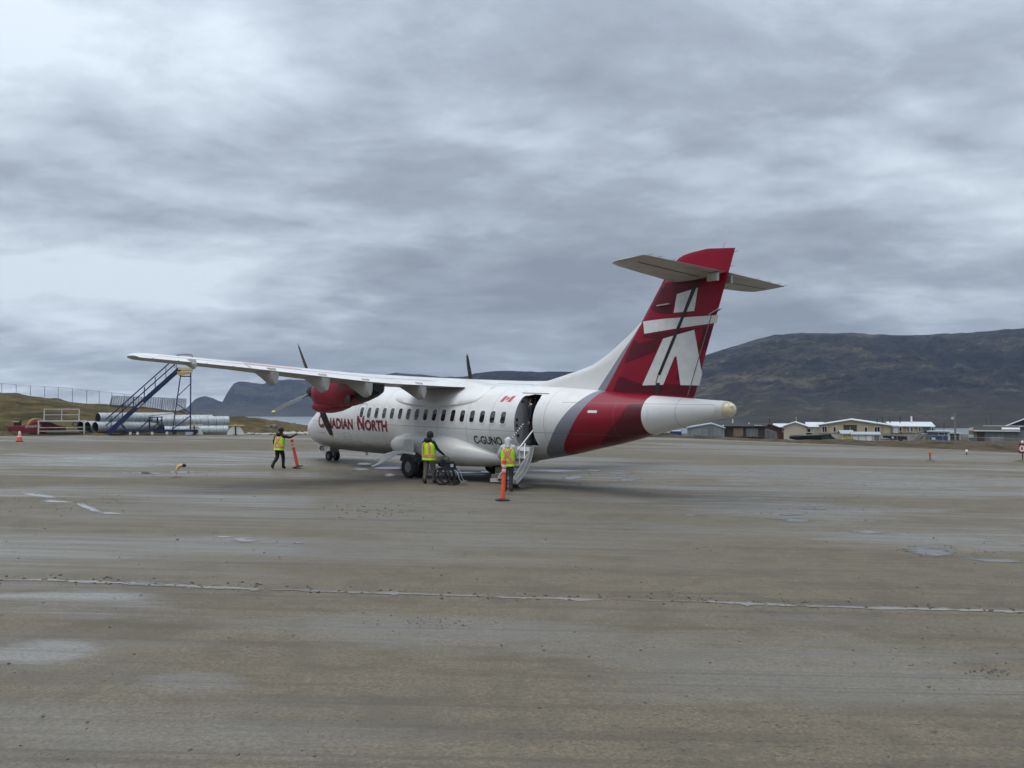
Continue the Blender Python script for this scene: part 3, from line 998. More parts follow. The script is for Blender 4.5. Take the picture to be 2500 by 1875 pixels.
for pf in wme.polygons:      # pale top, grey belly paint
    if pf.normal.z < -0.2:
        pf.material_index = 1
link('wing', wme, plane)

def wing_strip(name, pts, w, m, lift=0.005):
    polys = []
    for (s0, p0), (s1, p1) in zip(pts, pts[1:]):
        if abs(p1 - p0) > abs(s1 - s0):
            polys.append(poly((s0 - w / 2, p0), (s1 - w / 2, p1), (s1 + w / 2, p1), (s0 + w / 2, p0)))
        else:
            polys.append(poly((s0, p0 - w / 2), (s1, p1 - w / 2), (s1, p1 + w / 2), (s0, p0 + w / 2)))
    return decal(name, polys, lambda s, p: A(s, p, wing_top(s, p, lift)), m, plane, (0.25, 0.4))
for sd_ in (1, -1):
    wing_strip('flap_seam', [(11.18, 1.5 * sd_), (11.18, 4.0 * sd_), (11.06, 8.98 * sd_)], 0.03, M_LINE)
    wing_strip('spar_seam', [(9.85, 1.5 * sd_), (9.9, 4.4 * sd_), (10.30, 11.6 * sd_)], 0.016, M_LINE)
    wing_strip('aileron_seam', [(11.10, 9.06 * sd_), (11.0, 11.6 * sd_)], 0.03, M_LINE)
    wing_strip('aileron_seam', [(11.05, 9.01 * sd_), (11.52, 9.01 * sd_)], 0.03, M_LINE)
    wing_strip('deicing_boot', [(9.40, 4.9 * sd_), (9.82, 9.0 * sd_), (9.99, 11.6 * sd_)], 0.10, M_BLKMET)
wing_strip('walkway_panel', [(10.9, 7.0), (10.84, 8.9)], 0.35, mat('pink primer panel', (0.62, 0.42, 0.40), 0.5))

# flap track fairings
def flap_fairing(p, depth, length, w=0.26):
    le, te, tz, th = wing_sec(p)
    mb = MB()
    rs = []
    for i in range(13):
        t = i / 12
        s = te - length + (length + 0.12) * t
        zt = tz + 0.10
        zb = tz - 0.02 - depth * (min(1, t / 0.80) ** 1.15) * (1 if t < 0.9 else 1 - (t - 0.9) * 1.6)
        if t > 0.86: zt = tz - 0.04
        ww = w / 2 * (math.sin(math.pi * min(1, 0.10 + t * 0.62)) ** 0.7) * (1 if t < 0.86 else 0.9)
        ring = [(-ww, zt), (ww, zt), (ww, (zt + zb) / 2), (ww * 0.55, zb + 0.03), (ww * 0.2, zb), (-ww * 0.2, zb), (-ww * 0.55, zb + 0.03), (-ww, (zt + zb) / 2)]
        rs.append([A(s, p + a, b) for a, b in ring])
    mb.rings(rs)
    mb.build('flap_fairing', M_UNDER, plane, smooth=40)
for sd_ in (1, -1):
    for p, dpt, ln in ((2.72, 0.50, 1.5), (4.95, 0.52, 1.55), (6.55, 0.50, 1.45), (8.30, 0.44, 1.35), (10.75, 0.17, 0.75)):
        flap_fairing(p * sd_, dpt, ln, 0.26 if p < 10 else 0.16)
# wing tip light and static wicks
for sd_ in (1, -1):
    for p in (9.6, 10.4, 11.2, 11.9):
        le, te, tz, th = wing_sec(p)
        MB().tube([A(te - 0.02, p * sd_, tz), A(te + 0.13, (p + .01) * sd_, tz + 0.02)], 0.006, 5).build('static_wick', M_BLKMET, plane)

# ---- engines
M_NACR = M_RED
def nacelle(sd_, parent):
    p0 = 4.05 * sd_
    prof = [  # s, top, bottom, half width, squareness
        (7.22, 3.46, 2.66, 0.36), (7.26, 3.49, 2.61, 0.40), (7.4, 3.54, 2.55, 0.45), (7.7, 3.60, 2.51, 0.49), (8.3, 3.66, 2.50, 0.52), (9.0, 3.68, 2.53, 0.52), (9.6, 3.66, 2.62, 0.50), (10.2, 3.58, 2.76, 0.46),
        (10.7, 3.52, 2.90, 0.40), (11.0, 3.46, 3.02, 0.32), (11.12, 3.40, 3.12, 0.20)]
    mb = MB()
    rs = []
    n = 28
    for s, t, b, w in prof:
        ring = []
        for k in range(n):
            a = 2 * math.pi * k / n
            ca, sa = math.cos(a), math.sin(a)
            e = 0.78
            ring.append(A(s, p0 + w * math.copysign(abs(sa) ** e, sa), (t + b) / 2 + (t - b) / 2 * math.copysign(abs(ca) ** e, ca)))
        rs.append(ring)
    mb.rings(rs)
    me = mb.mesh('nacelle', [M_NACR, M_BLKMET], 40)
    for pf in me.polygons:
        if -pf.center.x > 10.2: pf.material_index = 1
    nac = link('nacelle', me, parent, label='dark red engine nacelle with a black rear end')
    # chin intake
    mb = MB()
    rs = []
    for s, t, b, w in ((7.20, 2.70, 2.42, 0.32), (7.26, 2.74, 2.36, 0.37), (7.45, 2.80, 2.31, 0.40), (8.0, 2.80, 2.30, 0.38), (8.6, 2.76, 2.38, 0.31), (9.2, 2.70, 2.52, 0.16)):
        rs.append([A(s, p0 + w * math.copysign(abs(math.sin(2 * math.pi * k / 20)) ** .7, math.sin(2 * math.pi * k / 20)), (t + b) / 2 + (t - b) / 2 * math.cos(2 * math.pi * k / 20)) for k in range(20)])
    mb.rings(rs)
    ch = mb.build('chin_intake', M_NACR, nac, smooth=45)
    mb = MB()
    mb.rings([[A(7.190, p0 + 0.26 * math.sin(2 * math.pi * k / 20), 2.56 + 0.09 * math.cos(2 * math.pi * k / 20)) for k in range(20)], [A(7.198, p0 + 0.26 * math.sin(2 * math.pi * k / 20), 2.56 + 0.09 * math.cos(2 * math.pi * k / 20)) for k in range(20)]])
    mb.build('intake_mouth', M_BLACK, nac)
    # exhaust stub on the outer flank
    mb = MB()
    rs = []
    for q, r in ((0.0, 0.20), (0.25, 0.205), (0.62, 0.19), (0.62, 0.165), (0.2, 0.15)):
        c = Vector((9.55 + q, 0.36 + q * 0.30, 2.86 - q * 0.10))
        ring = []
        for k in range(18):
            a = 2 * math.pi * k / 18
            ring.append(A(c.x + r * 0.30 * math.cos(a), p0 + sd_ * (c.y - r * 0.25 * math.cos(a) + 0.0) + 0.0, c.z + r * 0.8 * math.sin(a)) + Vector((0, sd_ * r * 0.55 * math.cos(a), 0)))
        rs.append(ring)
    mb.rings(rs)
    mb.build('exhaust', mat('scorched steel', (0.06, 0.055, 0.05), 0.5, 0.7, var=0.3), nac, smooth=40)
    mb = MB()
    for s in (7.75, 8.55):
        ring = []
    mb.rings([[A(7.72 + q, p0 + 0.505 * math.copysign(abs(math.sin(2 * math.pi * k / 28)) ** .78, math.sin(2 * math.pi * k / 28)), 3.055 + 0.56 * math.copysign(abs(math.cos(2 * math.pi * k / 28)) ** .78, math.cos(2 * math.pi * k / 28))) for k in range(28)] for q in (0, 0.035)], cap=False)
    mb.build('cowl_strap', mat('cowl seam', (0.10, 0.03, 0.035), 0.5), nac)
    return nac
def propeller(sd_, ang0, parent):
    hub = A(6.84, 4.05 * sd_, 3.12)
    root = empty('propeller', hub)
    root.parent = parent
    Mx = Matrix.Rotation(R(90), 4, 'Y')     # lathe axis Z -> X forward
    mb = MB()
    mb.lathe([(0.30, -0.44), (0.30, 0.0), (0.27, 0.14), (0.22, 0.28), (0.14, 0.39), (0.06, 0.45), (0.01, 0.465)], 24, 0, Mx)
    mb.build('spinner', M_BLKMET, root, smooth=50)
    M_TIP = mat('yellow blade tip', (0.55, 0.42, 0.06), 0.45)
    mb = MB()
    rs = []
    L = 1.98
    for i in range(16):
        t = i / 15
        r = 0.10 + (L - 0.10) * t
        ch = np.interp(t, [0, 0.12, 0.3, 0.55, 0.8, 0.94, 1.0], [0.14, 0.20, 0.33, 0.36, 0.29, 0.18, 0.05])
        thk = np.interp(t, [0, 0.15, 0.4, 1.0], [0.12, 0.09, 0.04, 0.012])
        tw = R(np.interp(t, [0, 0.2, 1.0], [86, 82, 74]))
        sw = 0.0 if t < .7 else -0.05 * (t - .7) / .3
        ring = []
        for x, y in ((-.5, 0), (-.38, .42), (-.1, .5), (.22, .36), (.5, 0), (.22, -.26), (-.1, -.36), (-.38, -.34)):
            u, v = x * ch + sw, y * thk
            ring.append(Vector((u * math.sin(tw) + v * math.cos(tw), -u * math.cos(tw) + v * math.sin(tw), r)))
        rs.append(ring)
    mb.rings(rs)
    bm_ = mb.mesh('blade', [mat('glossy blade paint', (0.018, 0.018, 0.021), 0.26, var=0.2, vscale=3, coat=0.3, spec=0.6), M_TIP], 45)
    for pf in bm_.polygons:
        if pf.center.z > 1.86: pf.material_index = 1
    for k in range(4):
        b = link('blade', bm_, root)
        b.rotation_euler = (-R(90 - (ang0 + 90 * k)) , 0, 0)
    return root
nacelle(1, plane); nacelle(-1, plane)
propeller(1, 66, plane)
propeller(-1, 76, plane)

# ---- fin, dorsal fillet and rudder
DORS = [(14.37, 3.40), (15.4, 3.60), (16.54, 3.87), (17.3, 4.06), (17.85, 4.33), (18.38, 4.67), (18.9, 5.04), (19.38, 5.44), (20.19, 6.67), (20.50, 7.05), (20.66, 7.21), (20.9, 7.29)]
dz_ = [p[1] for p in DORS]; ds_ = [p[0] for p in DORS]
def fin_le(z): return float(np.interp(z, dz_, ds_))
def fin_te(z): return 21.28 + (z - 3.07) * 0.3137
def fin_red(z): return max(18.02 + (z - 3.22) * 0.645, fin_le(z) + 0.004) if z < 5.42 else fin_le(z) + 0.004
def fin_grey(z): return min(max(17.62 + (z - 3.22) * 0.82, fin_le(z) + 0.002), fin_red(z) - 0.001)
def fin_hinge(z): return 20.02 + (z - 3.18) * 0.417
def fin_t(s, z):
    """half thickness"""
    le = 17.8 + 0.723 * (z - 3.25); te = fin_te(z); c = te - le
    x = (s - le) / c
    main = 0.0
    if 0 < x < 1:
        main = c * 5 * 0.105 * (0.2969 * math.sqrt(x) - 0.126 * x - 0.3516 * x * x + 0.2843 * x ** 3 - 0.1036 * x ** 4)
    d = max(0.0, s - fin_le(z))
    dor = 0.075 * min(1, d / 0.5) ** 0.5 * max(0, min(1, (5.6 - z) / 1.0))
    dor = dor if s < le + 0.6 else dor * max(0, 1 - (s - le - 0.6) / 1.0)
    top = max(0.0, min(1.0, (7.42 - z) / 0.22)) ** 0.5
    return max(math.sqrt(main * main + dor * dor) * top, 0.006)
def fin_top_lift(s):   # rounded upper edge
    return float(np.interp(s, [20.5, 20.9, 21.19, 21.75, 22.7], [0, 0, 0.05, 0.10, 0.02]))
zr_ = [3.0 + 0.11 * i for i in range(38)] + [7.12, 7.18, 7.24, 7.29]
mb = MB()
rs = []
ncol = [0, 0, 0]
for z in zr_:
    g, r, h = fin_grey(z), fin_red(z), fin_te(z)
    cols = list(np.linspace(fin_le(z), g, 7)) + list(np.linspace(g, r, 3)[1:]) + list(np.linspace(r, h, 34)[1:])
    k = max(0.0, (z - 6.9) / 0.39)
    row = [A(s, fin_t(s, z), z + fin_top_lift(s) * k) for s in cols] + [A(s, -fin_t(s, z), z + fin_top_lift(s) * k) for s in reversed(cols)]
    rs.append(row)
mb.rings(rs)
me = mb.mesh('fin', [M_WHITE, M_GREYP, M_RED], 50)
for pf in me.polygons:
    c = pf.center; s, z = -c.x, c.z
    pf.material_index = 0 if s < fin_grey(z) else (1 if s < fin_red(z) else 2)
    if z > 5.5: pf.material_index = 2
fin = link('fin', me, plane, label='dark red fin with a white dorsal fillet')
def on_fin(off, side=1):
    return lambda s, z: A(s, side * (fin_t(s, z) + off), z)
for side in (1, -1):
    # darker facets of the livery
    fac = [poly((18.42, 3.24), (21.30, 3.10), (21.40, 3.40), (20.9, 3.46), (19.6, 3.44), (18.62, 3.72)),
           poly((18.80, 4.10), (20.00, 4.45), (20.25, 4.86), (19.35, 4.72), (19.16, 4.85)),
           poly((19.45, 4.93), (20.1, 4.80), (21.9, 5.14), (20.8, 5.05), (19.58, 4.98)),
           poly((20.0, 5.62), (20.55, 5.55), (20.70, 6.1), (21.5, 6.3), (21.9, 6.5), (20.15, 6.52), (19.72, 5.78)),
           poly((21.45, 4.5), (21.68, 4.42), (21.92, 5.14), (21.62, 5.1)),
           poly((20.70, 3.62), (21.0, 4.2), (20.9, 3.5))]
    decal('livery_facets', fac, on_fin(0.006, side), M_DRED, fin, (0.1, 0.11))
    logo = [poly((20.74, 6.14), (21.45, 6.28), (21.33, 5.60), (20.64, 5.59)),
            poly((19.48, 5.40), (20.34, 5.43), (22.08, 5.44), (22.01, 5.22), (20.78, 5.12), (19.58, 5.01)),
            poly((19.54, 3.42), (20.28, 4.83), (20.80, 4.94), (20.74, 4.30), (20.67, 4.26), (20.29, 3.44)),
            poly((20.80, 4.94), (21.33, 5.05), (21.57, 3.75), (21.48, 3.42), (20.87, 3.43), (20.74, 4.30))]
    decal('fin_emblem', logo, on_fin(0.012, side), mat('white emblem paint', (0.66, 0.67, 0.66), 0.4), fin, (0.1, 0.11), label='white figure emblem on the fin')
    vs, fs = fit_text('405', 0.34, 0.15, 0.003)
    decal('fleet_number', [([((20.02 if side > 0 else 20.36) + (u if side > 0 else -u) + (0.1 * v), 6.22 + v) for u, v in vs], fs)], on_fin(0.012, side), M_INK, fin, (0.1, 0.1))
    # rudder gap: a dark slot, wider towards the top
    decal('rudder_gap', [poly((20.10, 3.76), (20.19, 3.72), (21.42, 6.32), (21.28, 6.32), (21.02, 5.72)), poly((19.98, 3.16), (20.14, 3.16), (20.18, 3.50), (20.04, 3.50)), poly((20.02, 3.50), (20.05, 3.50), (20.14, 3.76), (20.11, 3.76))], on_fin(0.018, side), M_BLKMET, fin, (0.1, 0.11))
    decal('tab_seam', [poly((21.09, 3.12), (21.12, 3.12), (21.89, 5.43), (21.86, 5.43))], on_fin(0.017, side), M_LINE, fin, (0.1, 0.11))
    MB().beam(A(21.80, side * 0.07, 5.46), A(22.12, side * 0.06, 5.62), 0.03, 0.03).build('fin_antenna', M_UNDER, fin)
    mb = MB()
    mb.beam(A(20.05, side * (fin_t(20.2, 5.85) + .02), 5.84), A(20.52, side * (fin_t(20.5, 5.85) + .06), 5.86), 0.10, 0.035)
    mb.build('fin_antenna', M_UNDER, fin)
for z in (5.6, 6.2, 6.8, 7.2):
    MB().tube([A(fin_te(z) - .02, 0, z), A(fin_te(z) + 0.13, 0, z + 0.02)], 0.006, 5).build('static_wick', M_BLKMET, fin)
MB().tube([A(22.2, 0, 7.35), A(22.28, 0, 7.52)], 0.005, 5).build('static_wick', M_BLKMET, fin)

# ---- tailplane
TAIL = [(0.0, 20.55, 22.32, 0.12), (0.3, 20.55, 22.32, 0.12), (2.0, 20.76, 22.27, 0.115), (3.2, 20.92, 22.22, 0.105), (3.5, 21.0, 22.20, 0.09), (3.62, 21.18, 22.18, 0.06), (3.66, 21.4, 22.15, 0.02)]
STAB_Z = 6.66
def stab_ring(p):
    a = [w[0] for w in TAIL]
    le, te, th = [float(np.interp(abs(p), a, [w[k] for w in TAIL])) for k in (1, 2, 3)]
    c = te - le
    up, lo = naca(th, 10)
    pts = [(x, y - 0.1 * x * (1 - x)) for x, y in list(reversed(up)) + lo[1:]]
    return [A(le + x * c, p, STAB_Z - (1 - x) * c * 0.055 + y * c + (0.005 if i == 0 else 0)) for i, (x, y) in enumerate(pts)]
pp = [-3.66, -3.62, -3.5, -3.2, -2.6, -2.0, -1.2, -0.3, 0, 0.3, 1.2, 2.0, 2.6, 3.2, 3.5, 3.62, 3.66]
mb = MB()
mb.rings([stab_ring(p) for p in pp])
stab = mb.build('tailplane', mat('tailplane grey paint', (0.40, 0.39, 0.36), 0.45, var=0.10, vscale=2.0, dirt=(0.23, 0.22, 0.19), dscale=1.0, stretch=(0.5, 1, 1)), plane, smooth=40)
def stab_low(s, p, off=0.005):
    a = [w[0] for w in TAIL]
    le, te, th = [float(np.interp(abs(p), a, [w[k] for w in TAIL])) for k in (1, 2, 3)]
    c = te - le; x = min(1, max(0, (s - le) / c))
    y = 5 * th * 0.92 * (0.2969 * math.sqrt(x) - 0.126 * x - 0.3516 * x * x + 0.2843 * x ** 3 - 0.1036 * x ** 4)
    return STAB_Z - (1 - x) * c * 0.055 - y * c - off
for sd_ in (1, -1):
    fm = lambda s, p: A(s, p, stab_low(s, p))
    decal('elevator_gap', [poly((21.62, 0.35 * sd_), (21.67, 0.35 * sd_), (21.72, 3.3 * sd_), (21.67, 3.3 * sd_))], fm, M_BLKMET, stab, (0.1, 0.4))
    decal('elevator_tab', [poly((22.05, 0.4 * sd_), (22.07, 0.4 * sd_), (22.06, 1.7 * sd_), (22.04, 1.7 * sd_))], fm, M_LINE, stab, (0.1, 0.4))
    decal('deicing_boot', [poly((20.66, 0.4 * sd_), (20.70, 0.4 * sd_), (21.06, 3.1 * sd_), (21.02, 3.1 * sd_))], fm, mat('pale boot edge', (0.62, 0.62, 0.60), 0.5), stab, (0.1, 0.4))
    mb = MB()
    mb.beam(A(22.12, 0.36 * sd_, 6.60), A(22.12, 0.36 * sd_, 6.38), 0.10, 0.34)
    mb.build('hinge_bracket', M_UNDER, stab)
    for p in (1.8, 2.5, 3.1, 3.5):
        MB().tube([A(22.18, p * sd_, 6.665), A(22.34, p * sd_, 6.68)], 0.006, 5).build('static_wick', M_BLKMET, stab)

# ---- tail cone end
mb = MB()
def tail_ring(s, k):
    c = 2.73; return [A(s, 0.29 * k * math.sin(2 * math.pi * j / 24), c + 0.257 * k * math.cos(2 * math.pi * j / 24)) for j in range(24)]
mb.rings([tail_ring(22.172, 1.012), tail_ring(22.38, 0.965)])
mb.build('tail_cap', M_WHITE, plane, smooth=50)
mb = MB()
mb.rings([tail_ring(22.38, 0.94), tail_ring(22.46, 0.91), tail_ring(22.54, 0.80), tail_ring(22.61, 0.60), tail_ring(22.65, 0.36), tail_ring(22.67, 0.08)])
mb.build('tail_light_dome', M_CREAM, plane, smooth=60)
mb = MB()
mb.ball(A(22.60, 0.10, 2.83), 0.07, 10, 6)
mb.build('tail_lamp', mat('clear lamp', (0.8, 0.78, 0.6), 0.15), plane, smooth=60)

# ---- main gear pods and belly
def sponson(sd_):
    mb = MB(); rs = []
    n = 24
    for i in range(33):
        t = i / 32
        s = 8.34 + 6.05 * t
        cz = float(np.interp(t, [0, .3, .6, .79, .94, 1], [1.14, 1.04, 0.96, 0.90, 0.86, 0.9]))
        cp = float(np.interp(t, [0, .3, .6, .79, .94, 1], [1.34, 1.10, 0.98, 0.82, 0.62, 0.50]))
        hw = float(np.interp(t, [0, .03, .10, .3, .5, .65, .79, .94, 1], [0.05, .34, .64, 1.0, 1.02, .92, .72, .50, .12]))
        hu = float(np.interp(t, [0, .03, .08, .16, .30, .42, .6, .79, .94, 1], [0.04, .20, .36, .50, .62, .63, .60, .46, .24, .05]))
        hl = float(np.interp(t, [0, .03, .08, .16, .30, .6, .79, .94, 1], [0.04, .20, .34, .46, .54, .48, .38, .20, .05]))
        ring = []
        for k in range(n):
            sa, ca = math.sin(2 * math.pi * k / n), math.cos(2 * math.pi * k / n)
            ring.append(A(s, sd_ * (cp + hw * math.copysign(abs(sa) ** 0.82, sa)), cz + (hu if ca > 0 else hl) * math.copysign(abs(ca) ** 0.85, ca)))
        rs.append(ring)
    mb.rings(rs)
    return mb.build('gear_pod', mat('pod paint', (0.53, 0.53, 0.51), 0.36, var=0.05, dirt=(0.33, 0.32, 0.30), dscale=1.1, stretch=(0.4, 1, 1.5), coat=0.2), plane, smooth=50, label='pale bulged wheel pod low on the fuselage')
sponson(1); sponson(-1)
mb = MB(); rs = []
for i in range(21):
    t = i / 20
    s = 8.5 + 5.2 * t
    e = max(math.sin(math.pi * t) ** 0.6, 0.02)
    rs.append([A(s, 1.25 * math.sin(2 * math.pi * k / 24) * (0.4 + 0.6 * e), 0.85 - 0.30 * (1 - e) * 0 + (0.42 * e) * math.cos(2 * math.pi * k / 24)) for k in range(24)])
mb.rings(rs)
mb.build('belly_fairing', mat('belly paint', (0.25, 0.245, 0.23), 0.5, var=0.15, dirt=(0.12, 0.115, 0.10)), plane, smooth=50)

# ---- undercarriage
def wheel(parent, s, p, r, w, hub_r, name='wheel'):
    root = empty(name, A(s, p, r))
    root.parent = parent
    Mx = Matrix.Rotation(R(90), 4, 'X')     # axis along Y
    mb = MB()
    prof = [(hub_r, -w * .42), (r * .80, -w * .5), (r * .95, -w * .42), (r, -w * .22), (r, w * .22), (r * .95, w * .42), (r * .80, w * .5), (hub_r, w * .42), (hub_r * .98, w * .2), (hub_r * .98, -w * .2)]
    mb.lathe(prof, 30, 0, Mx, cap=False)
    mb.build('tyre', M_BLACK, root, smooth=35)
    mb = MB()
    sg = 1 if p > 0 else -1
    mb.lathe([(hub_r, -w * .36), (hub_r, w * .36), (hub_r * .82, w * .40), (hub_r * .7, w * .30), (hub_r * .34, w * .30), (hub_r * .3, w * .46), (0.01, w * .46)], 24, 0, Mx)
    mb.lathe([(hub_r * .82, -w * .40), (hub_r * .7, -w * .30), (hub_r * .34, -w * .30), (hub_r * .3, -w * .46), (0.01, -w * .46)], 24, 0, Mx)
    mb.build('rim', mat('wheel rim', (0.22, 0.22, 0.23), 0.5, 0.3, var=0.2, dirt=(0.10, 0.09, 0.08)), root, smooth=35)
    return root
for sd_ in (1, -1):
    gear = empty('main_gear', A(10.62, 2.05 * sd_, 0))
    gear.parent = plane
    for dp_ in (0.215, -0.215):
        wheel(gear, 0, dp_, 0.405, 0.26, 0.20)
    mb = MB()
    mb.tube([(0, -0.30, 0.405), (0, 0.30, 0.405)], 0.06, 10)
    mb.beam((0.02, 0, 0.42), (-0.25, -0.45 * sd_, 0.98), 0.16, 0.16)
    mb.tube([(-0.05, 0, 0.50), (0.35, -0.15 * sd_, 1.15)], 0.06, 10)
    mb.tube([(0.02, 0.0, 0.45), (0.02, 0.06 * sd_, 1.2)], 0.07, 10)
    mb.build('strut', M_METAL, gear, smooth=40)
    # wheel well above the tyres
    mb = MB()
    for k in range(9):
        a = R(8 + 164 * k / 8)
    ring = [(0.50 * math.cos(R(5 + 170 * k / 12)) + 0.02, 0.56 + 0.38 * math.sin(R(5 + 170 * k / 12))) for k in range(13)]
    mb.prism(ring, -0.62 if sd_ > 0 else -0.30, 0.30 if sd_ > 0 else 0.62, 'y')
    mb.build('wheel_well', M_BLKMET, gear, smooth=30)
    # upper leg door: a square plate on the pod flank
    mb = MB()
    mb.prism([(-0.28, 0.94), (0.30, 0.94), (0.26, 1.40), (-0.24, 1.42)], 0.27 * sd_, 0.31 * sd_, 'y')
    mb.build('leg_door', mat('door paint', (0.56, 0.56, 0.54), 0.4, var=0.06), gear)
    # lower door: long curved plate with a forked front end standing ahead of the wheels
    mb = MB()
    top = []
    xs = [-0.62, -0.3, 0.0, 0.35, 0.7, 1.0, 1.25, 1.45, 1.60, 1.72]
    zs = [0.95, 0.985, 0.99, 0.985, 0.95, 0.87, 0.79, 0.72, 0.68, 0.66]
    outer = list(zip(xs, zs))
    lower = [(1.62, 0.60), (1.46, 0.64), (1.32, 0.66), (1.26, 0.60), (1.30, 0.52), (1.40, 0.44), (1.55, 0.38), (1.66, 0.36), (1.62, 0.335), (1.44, 0.345), (1.22, 0.42), (1.0, 0.53), (0.78, 0.66), (0.55, 0.78), (0.30, 0.87), (0.0, 0.905), (-0.30, 0.90), (-0.62, 0.88)]
    pts2 = outer + lower
    bmh = bmesh.new()
    def DP(x, z, o): return (x, sd_ * (0.46 + o + 0.55 * max(0, 0.95 - z)), z)
    fv = [bmh.verts.new(DP(x, z, 0.0)) for x, z in pts2]; bv_ = [bmh.verts.new(DP(x, z, -0.035)) for x, z in pts2]
    bmh.faces.new(fv); bmh.faces.new(list(reversed(bv_)))
    for i in range(len(pts2)):
        j = (i + 1) % len(pts2)
        bmh.faces.new((fv[j], fv[i], bv_[i], bv_[j]))
    bmesh.ops.recalc_face_normals(bmh, faces=bmh.faces)
    gm = bpy.data.meshes.new('gear_door'); bmh.to_mesh(gm); bmh.free()
    gm.materials.append(mat('door paint', (0.56, 0.56, 0.54)))
    link('gear_door', gm, gear, label='white curved wheel door with a forked tip')
nose = empty('nose_gear', A(1.68, 0, 0)); nose.parent = plane
for dp_ in (0.19, -0.19):
    wheel(nose, 0, dp_, 0.225, 0.16, 0.10)
mb = MB()
mb.tube([(0, -0.20, 0.225), (0, 0.20, 0.225)], 0.035, 8)
mb.tube([(0, 0, 0.225), (0.05, 0, 0.95)], 0.055, 10)
mb.tube([(-0.05, 0, 0.42), (-0.5, 0, 0.80)], 0.035, 8)
mb.tube([(0.0, 0, 0.36), (0.15, 0, 0.42), (0.10, 0, 0.55)], 0.022, 6)
mb.build('strut', M_METAL, nose, smooth=40)
for sd_ in (1, -1):
    mb = MB()
    mb.prism([(0.02, 0.30), (0.64, 0.36), (0.70, 0.74), (0.02, 0.74)], 0.33 * sd_, 0.36 * sd_, 'y')
    dr = mb.build('nose_gear_door', M_WHITE, nose)
mb = MB()
mb.box((0.12, 0.02, 0.56), (0.02, 0.10, 0.10))
mb.build('taxi_lamp', mat('lamp glass', (0.85, 0.85, 0.85), 0.1), nose)
mb = MB()
mb.prism([(-0.78, 0.42), (-0.20, 0.40), (-0.20, 0.62), (-0.78, 0.60)], 0.26, 0.28, 'y')
mb.build('aft_nose_door', M_BLKMET, nose)
# fleet number on the port nose door
vs, fs = fit_text('405', 0.46, 0.24, 0.03)
decal('fleet_number', [([(-0.60 + u, 0.44 + v) for u, v in vs], fs)], lambda u, v: Vector((-u, 0.366, v)), M_INK, nose, (1, 1))

# ---- folded down airstair door
stair = empty('airstair_door', A(15.58, 1.26, 1.36)); stair.parent = plane
# profile in (out, z) from the hinge: curved shell like the fuselage side
def shell(t, o):
    """t along the door 0..1, o offset to the upper (step) side"""
    a0, a1 = R(24), R(-58)
    Rr = 1.43
    ang = R(-8) + t * R(76)
    x = Rr * (math.sin(ang - R(-8)) ) 
    # arc that starts almost level outwards-down and bulges outward/down
    th0 = R(-84); th1 = R(-30)
    th = th0 + (th1 - th0) * t
    L = 1.43
    # integrate the arc
    n = 24; px_, pz_ = 0.0, 0.0
    for i in range(n):
        u = t * (i + .5) / n
        q = th0 + (th1 - th0) * u
        px_ += math.cos(q) * L * t / n; pz_ += math.sin(q) * L * t / n
    nx_, nz_ = -math.sin(th), math.cos(th)
    return px_ + nx_ * o, pz_ + nz_ * o
W2 = 0.405
mb = MB()
rs = []
for i in range(17):
    t = i / 16
    a = shell(t, 0.0); b = shell(t, 0.045)
    rs.append([Vector((W2, a[0], a[1])), Vector((-W2, a[0], a[1])), Vector((-W2, b[0], b[1])), Vector((W2, b[0], b[1]))])
mb.rings(rs)
M_DOORP = mat('door lining', (0.48, 0.48, 0.465), 0.45, var=0.07, dirt=(0.33, 0.32, 0.30))
mb.build('door_shell', M_WHITE, stair, smooth=40)
for sg in (1, -1):
    mb = MB(); rs = []
    for i in range(17):
        t = i / 16
        a = shell(t, 0.04); b = shell(t, 0.16)
        x0, x1 = sg * W2, sg * (W2 - 0.05)
        rs.append([Vector((x0, a[0], a[1])), Vector((x1, a[0], a[1])), Vector((x1, b[0], b[1])), Vector((x0, b[0], b[1]))])
    mb.rings(rs)
    mb.build('door_edge', M_DOORP, stair, smooth=40)
stairs_line = [(0.12, -0.14), (0.30, -0.36), (0.47, -0.58), (0.64, -0.80), (0.82, -1.01)]
for k, (o_, z_) in enumerate(stairs_line):
    mb = MB()
    mb.box((0, o_, z_), (0.68, 0.20, 0.035))
    mb.box((0, o_ - 0.09, z_ - 0.06), (0.68, 0.02, 0.10))
    mb.build('step', mat('grey tread', (0.26, 0.26, 0.255), 0.6, var=0.1), stair)
for sg in (1, -1):
    mb = MB()
    mb.beam((sg * 0.35, 0.02, -0.04), (sg * 0.35, 0.88, -1.10), 0.03, 0.12)
    mb.build('stringer', M_DOORP, stair, smooth=40)
# handrails: striped rope on the forward side, white tube aft
M_RAILW = mat('white rail', (0.72, 0.72, 0.72), 0.35)
pa = [Vector((0.38, 0.02, 0.78)), Vector((0.38, 0.34, 0.42)), Vector((0.38, 0.66, 0.06))]
mb = MB()
nseg = 22
p0, p1 = Vector((0.10, 0.0, 0.76)), Vector((0.34, 0.62, -0.02))
for i in range(nseg):
    a = p0.lerp(p1, i / nseg); b = p0.lerp(p1, (i + 1) / nseg)
    mb.tube([a, b], 0.022, 7, i % 2)
mb.build('striped_handrail', [M_RAILW, M_BLKMET], stair)
mb = MB()
mb.tube([(-0.33, -0.02, 0.56), (-0.33, 0.30, 0.26), (-0.33, 0.64, -0.05)], 0.022, 8)
mb.tube([(-0.33, 0.60, -0.02), (-0.33, 0.56, -0.55)], 0.016, 6)
mb.tube([(0.34, 0.60, 0.0), (0.34, 0.56, -0.55)], 0.016, 6)
mb.tube([(-0.05, 0.06, 0.12), (-0.33, 0.36, -0.36)], 0.02, 6)
mb.build('handrail', M_RAILW, stair, smooth=40)
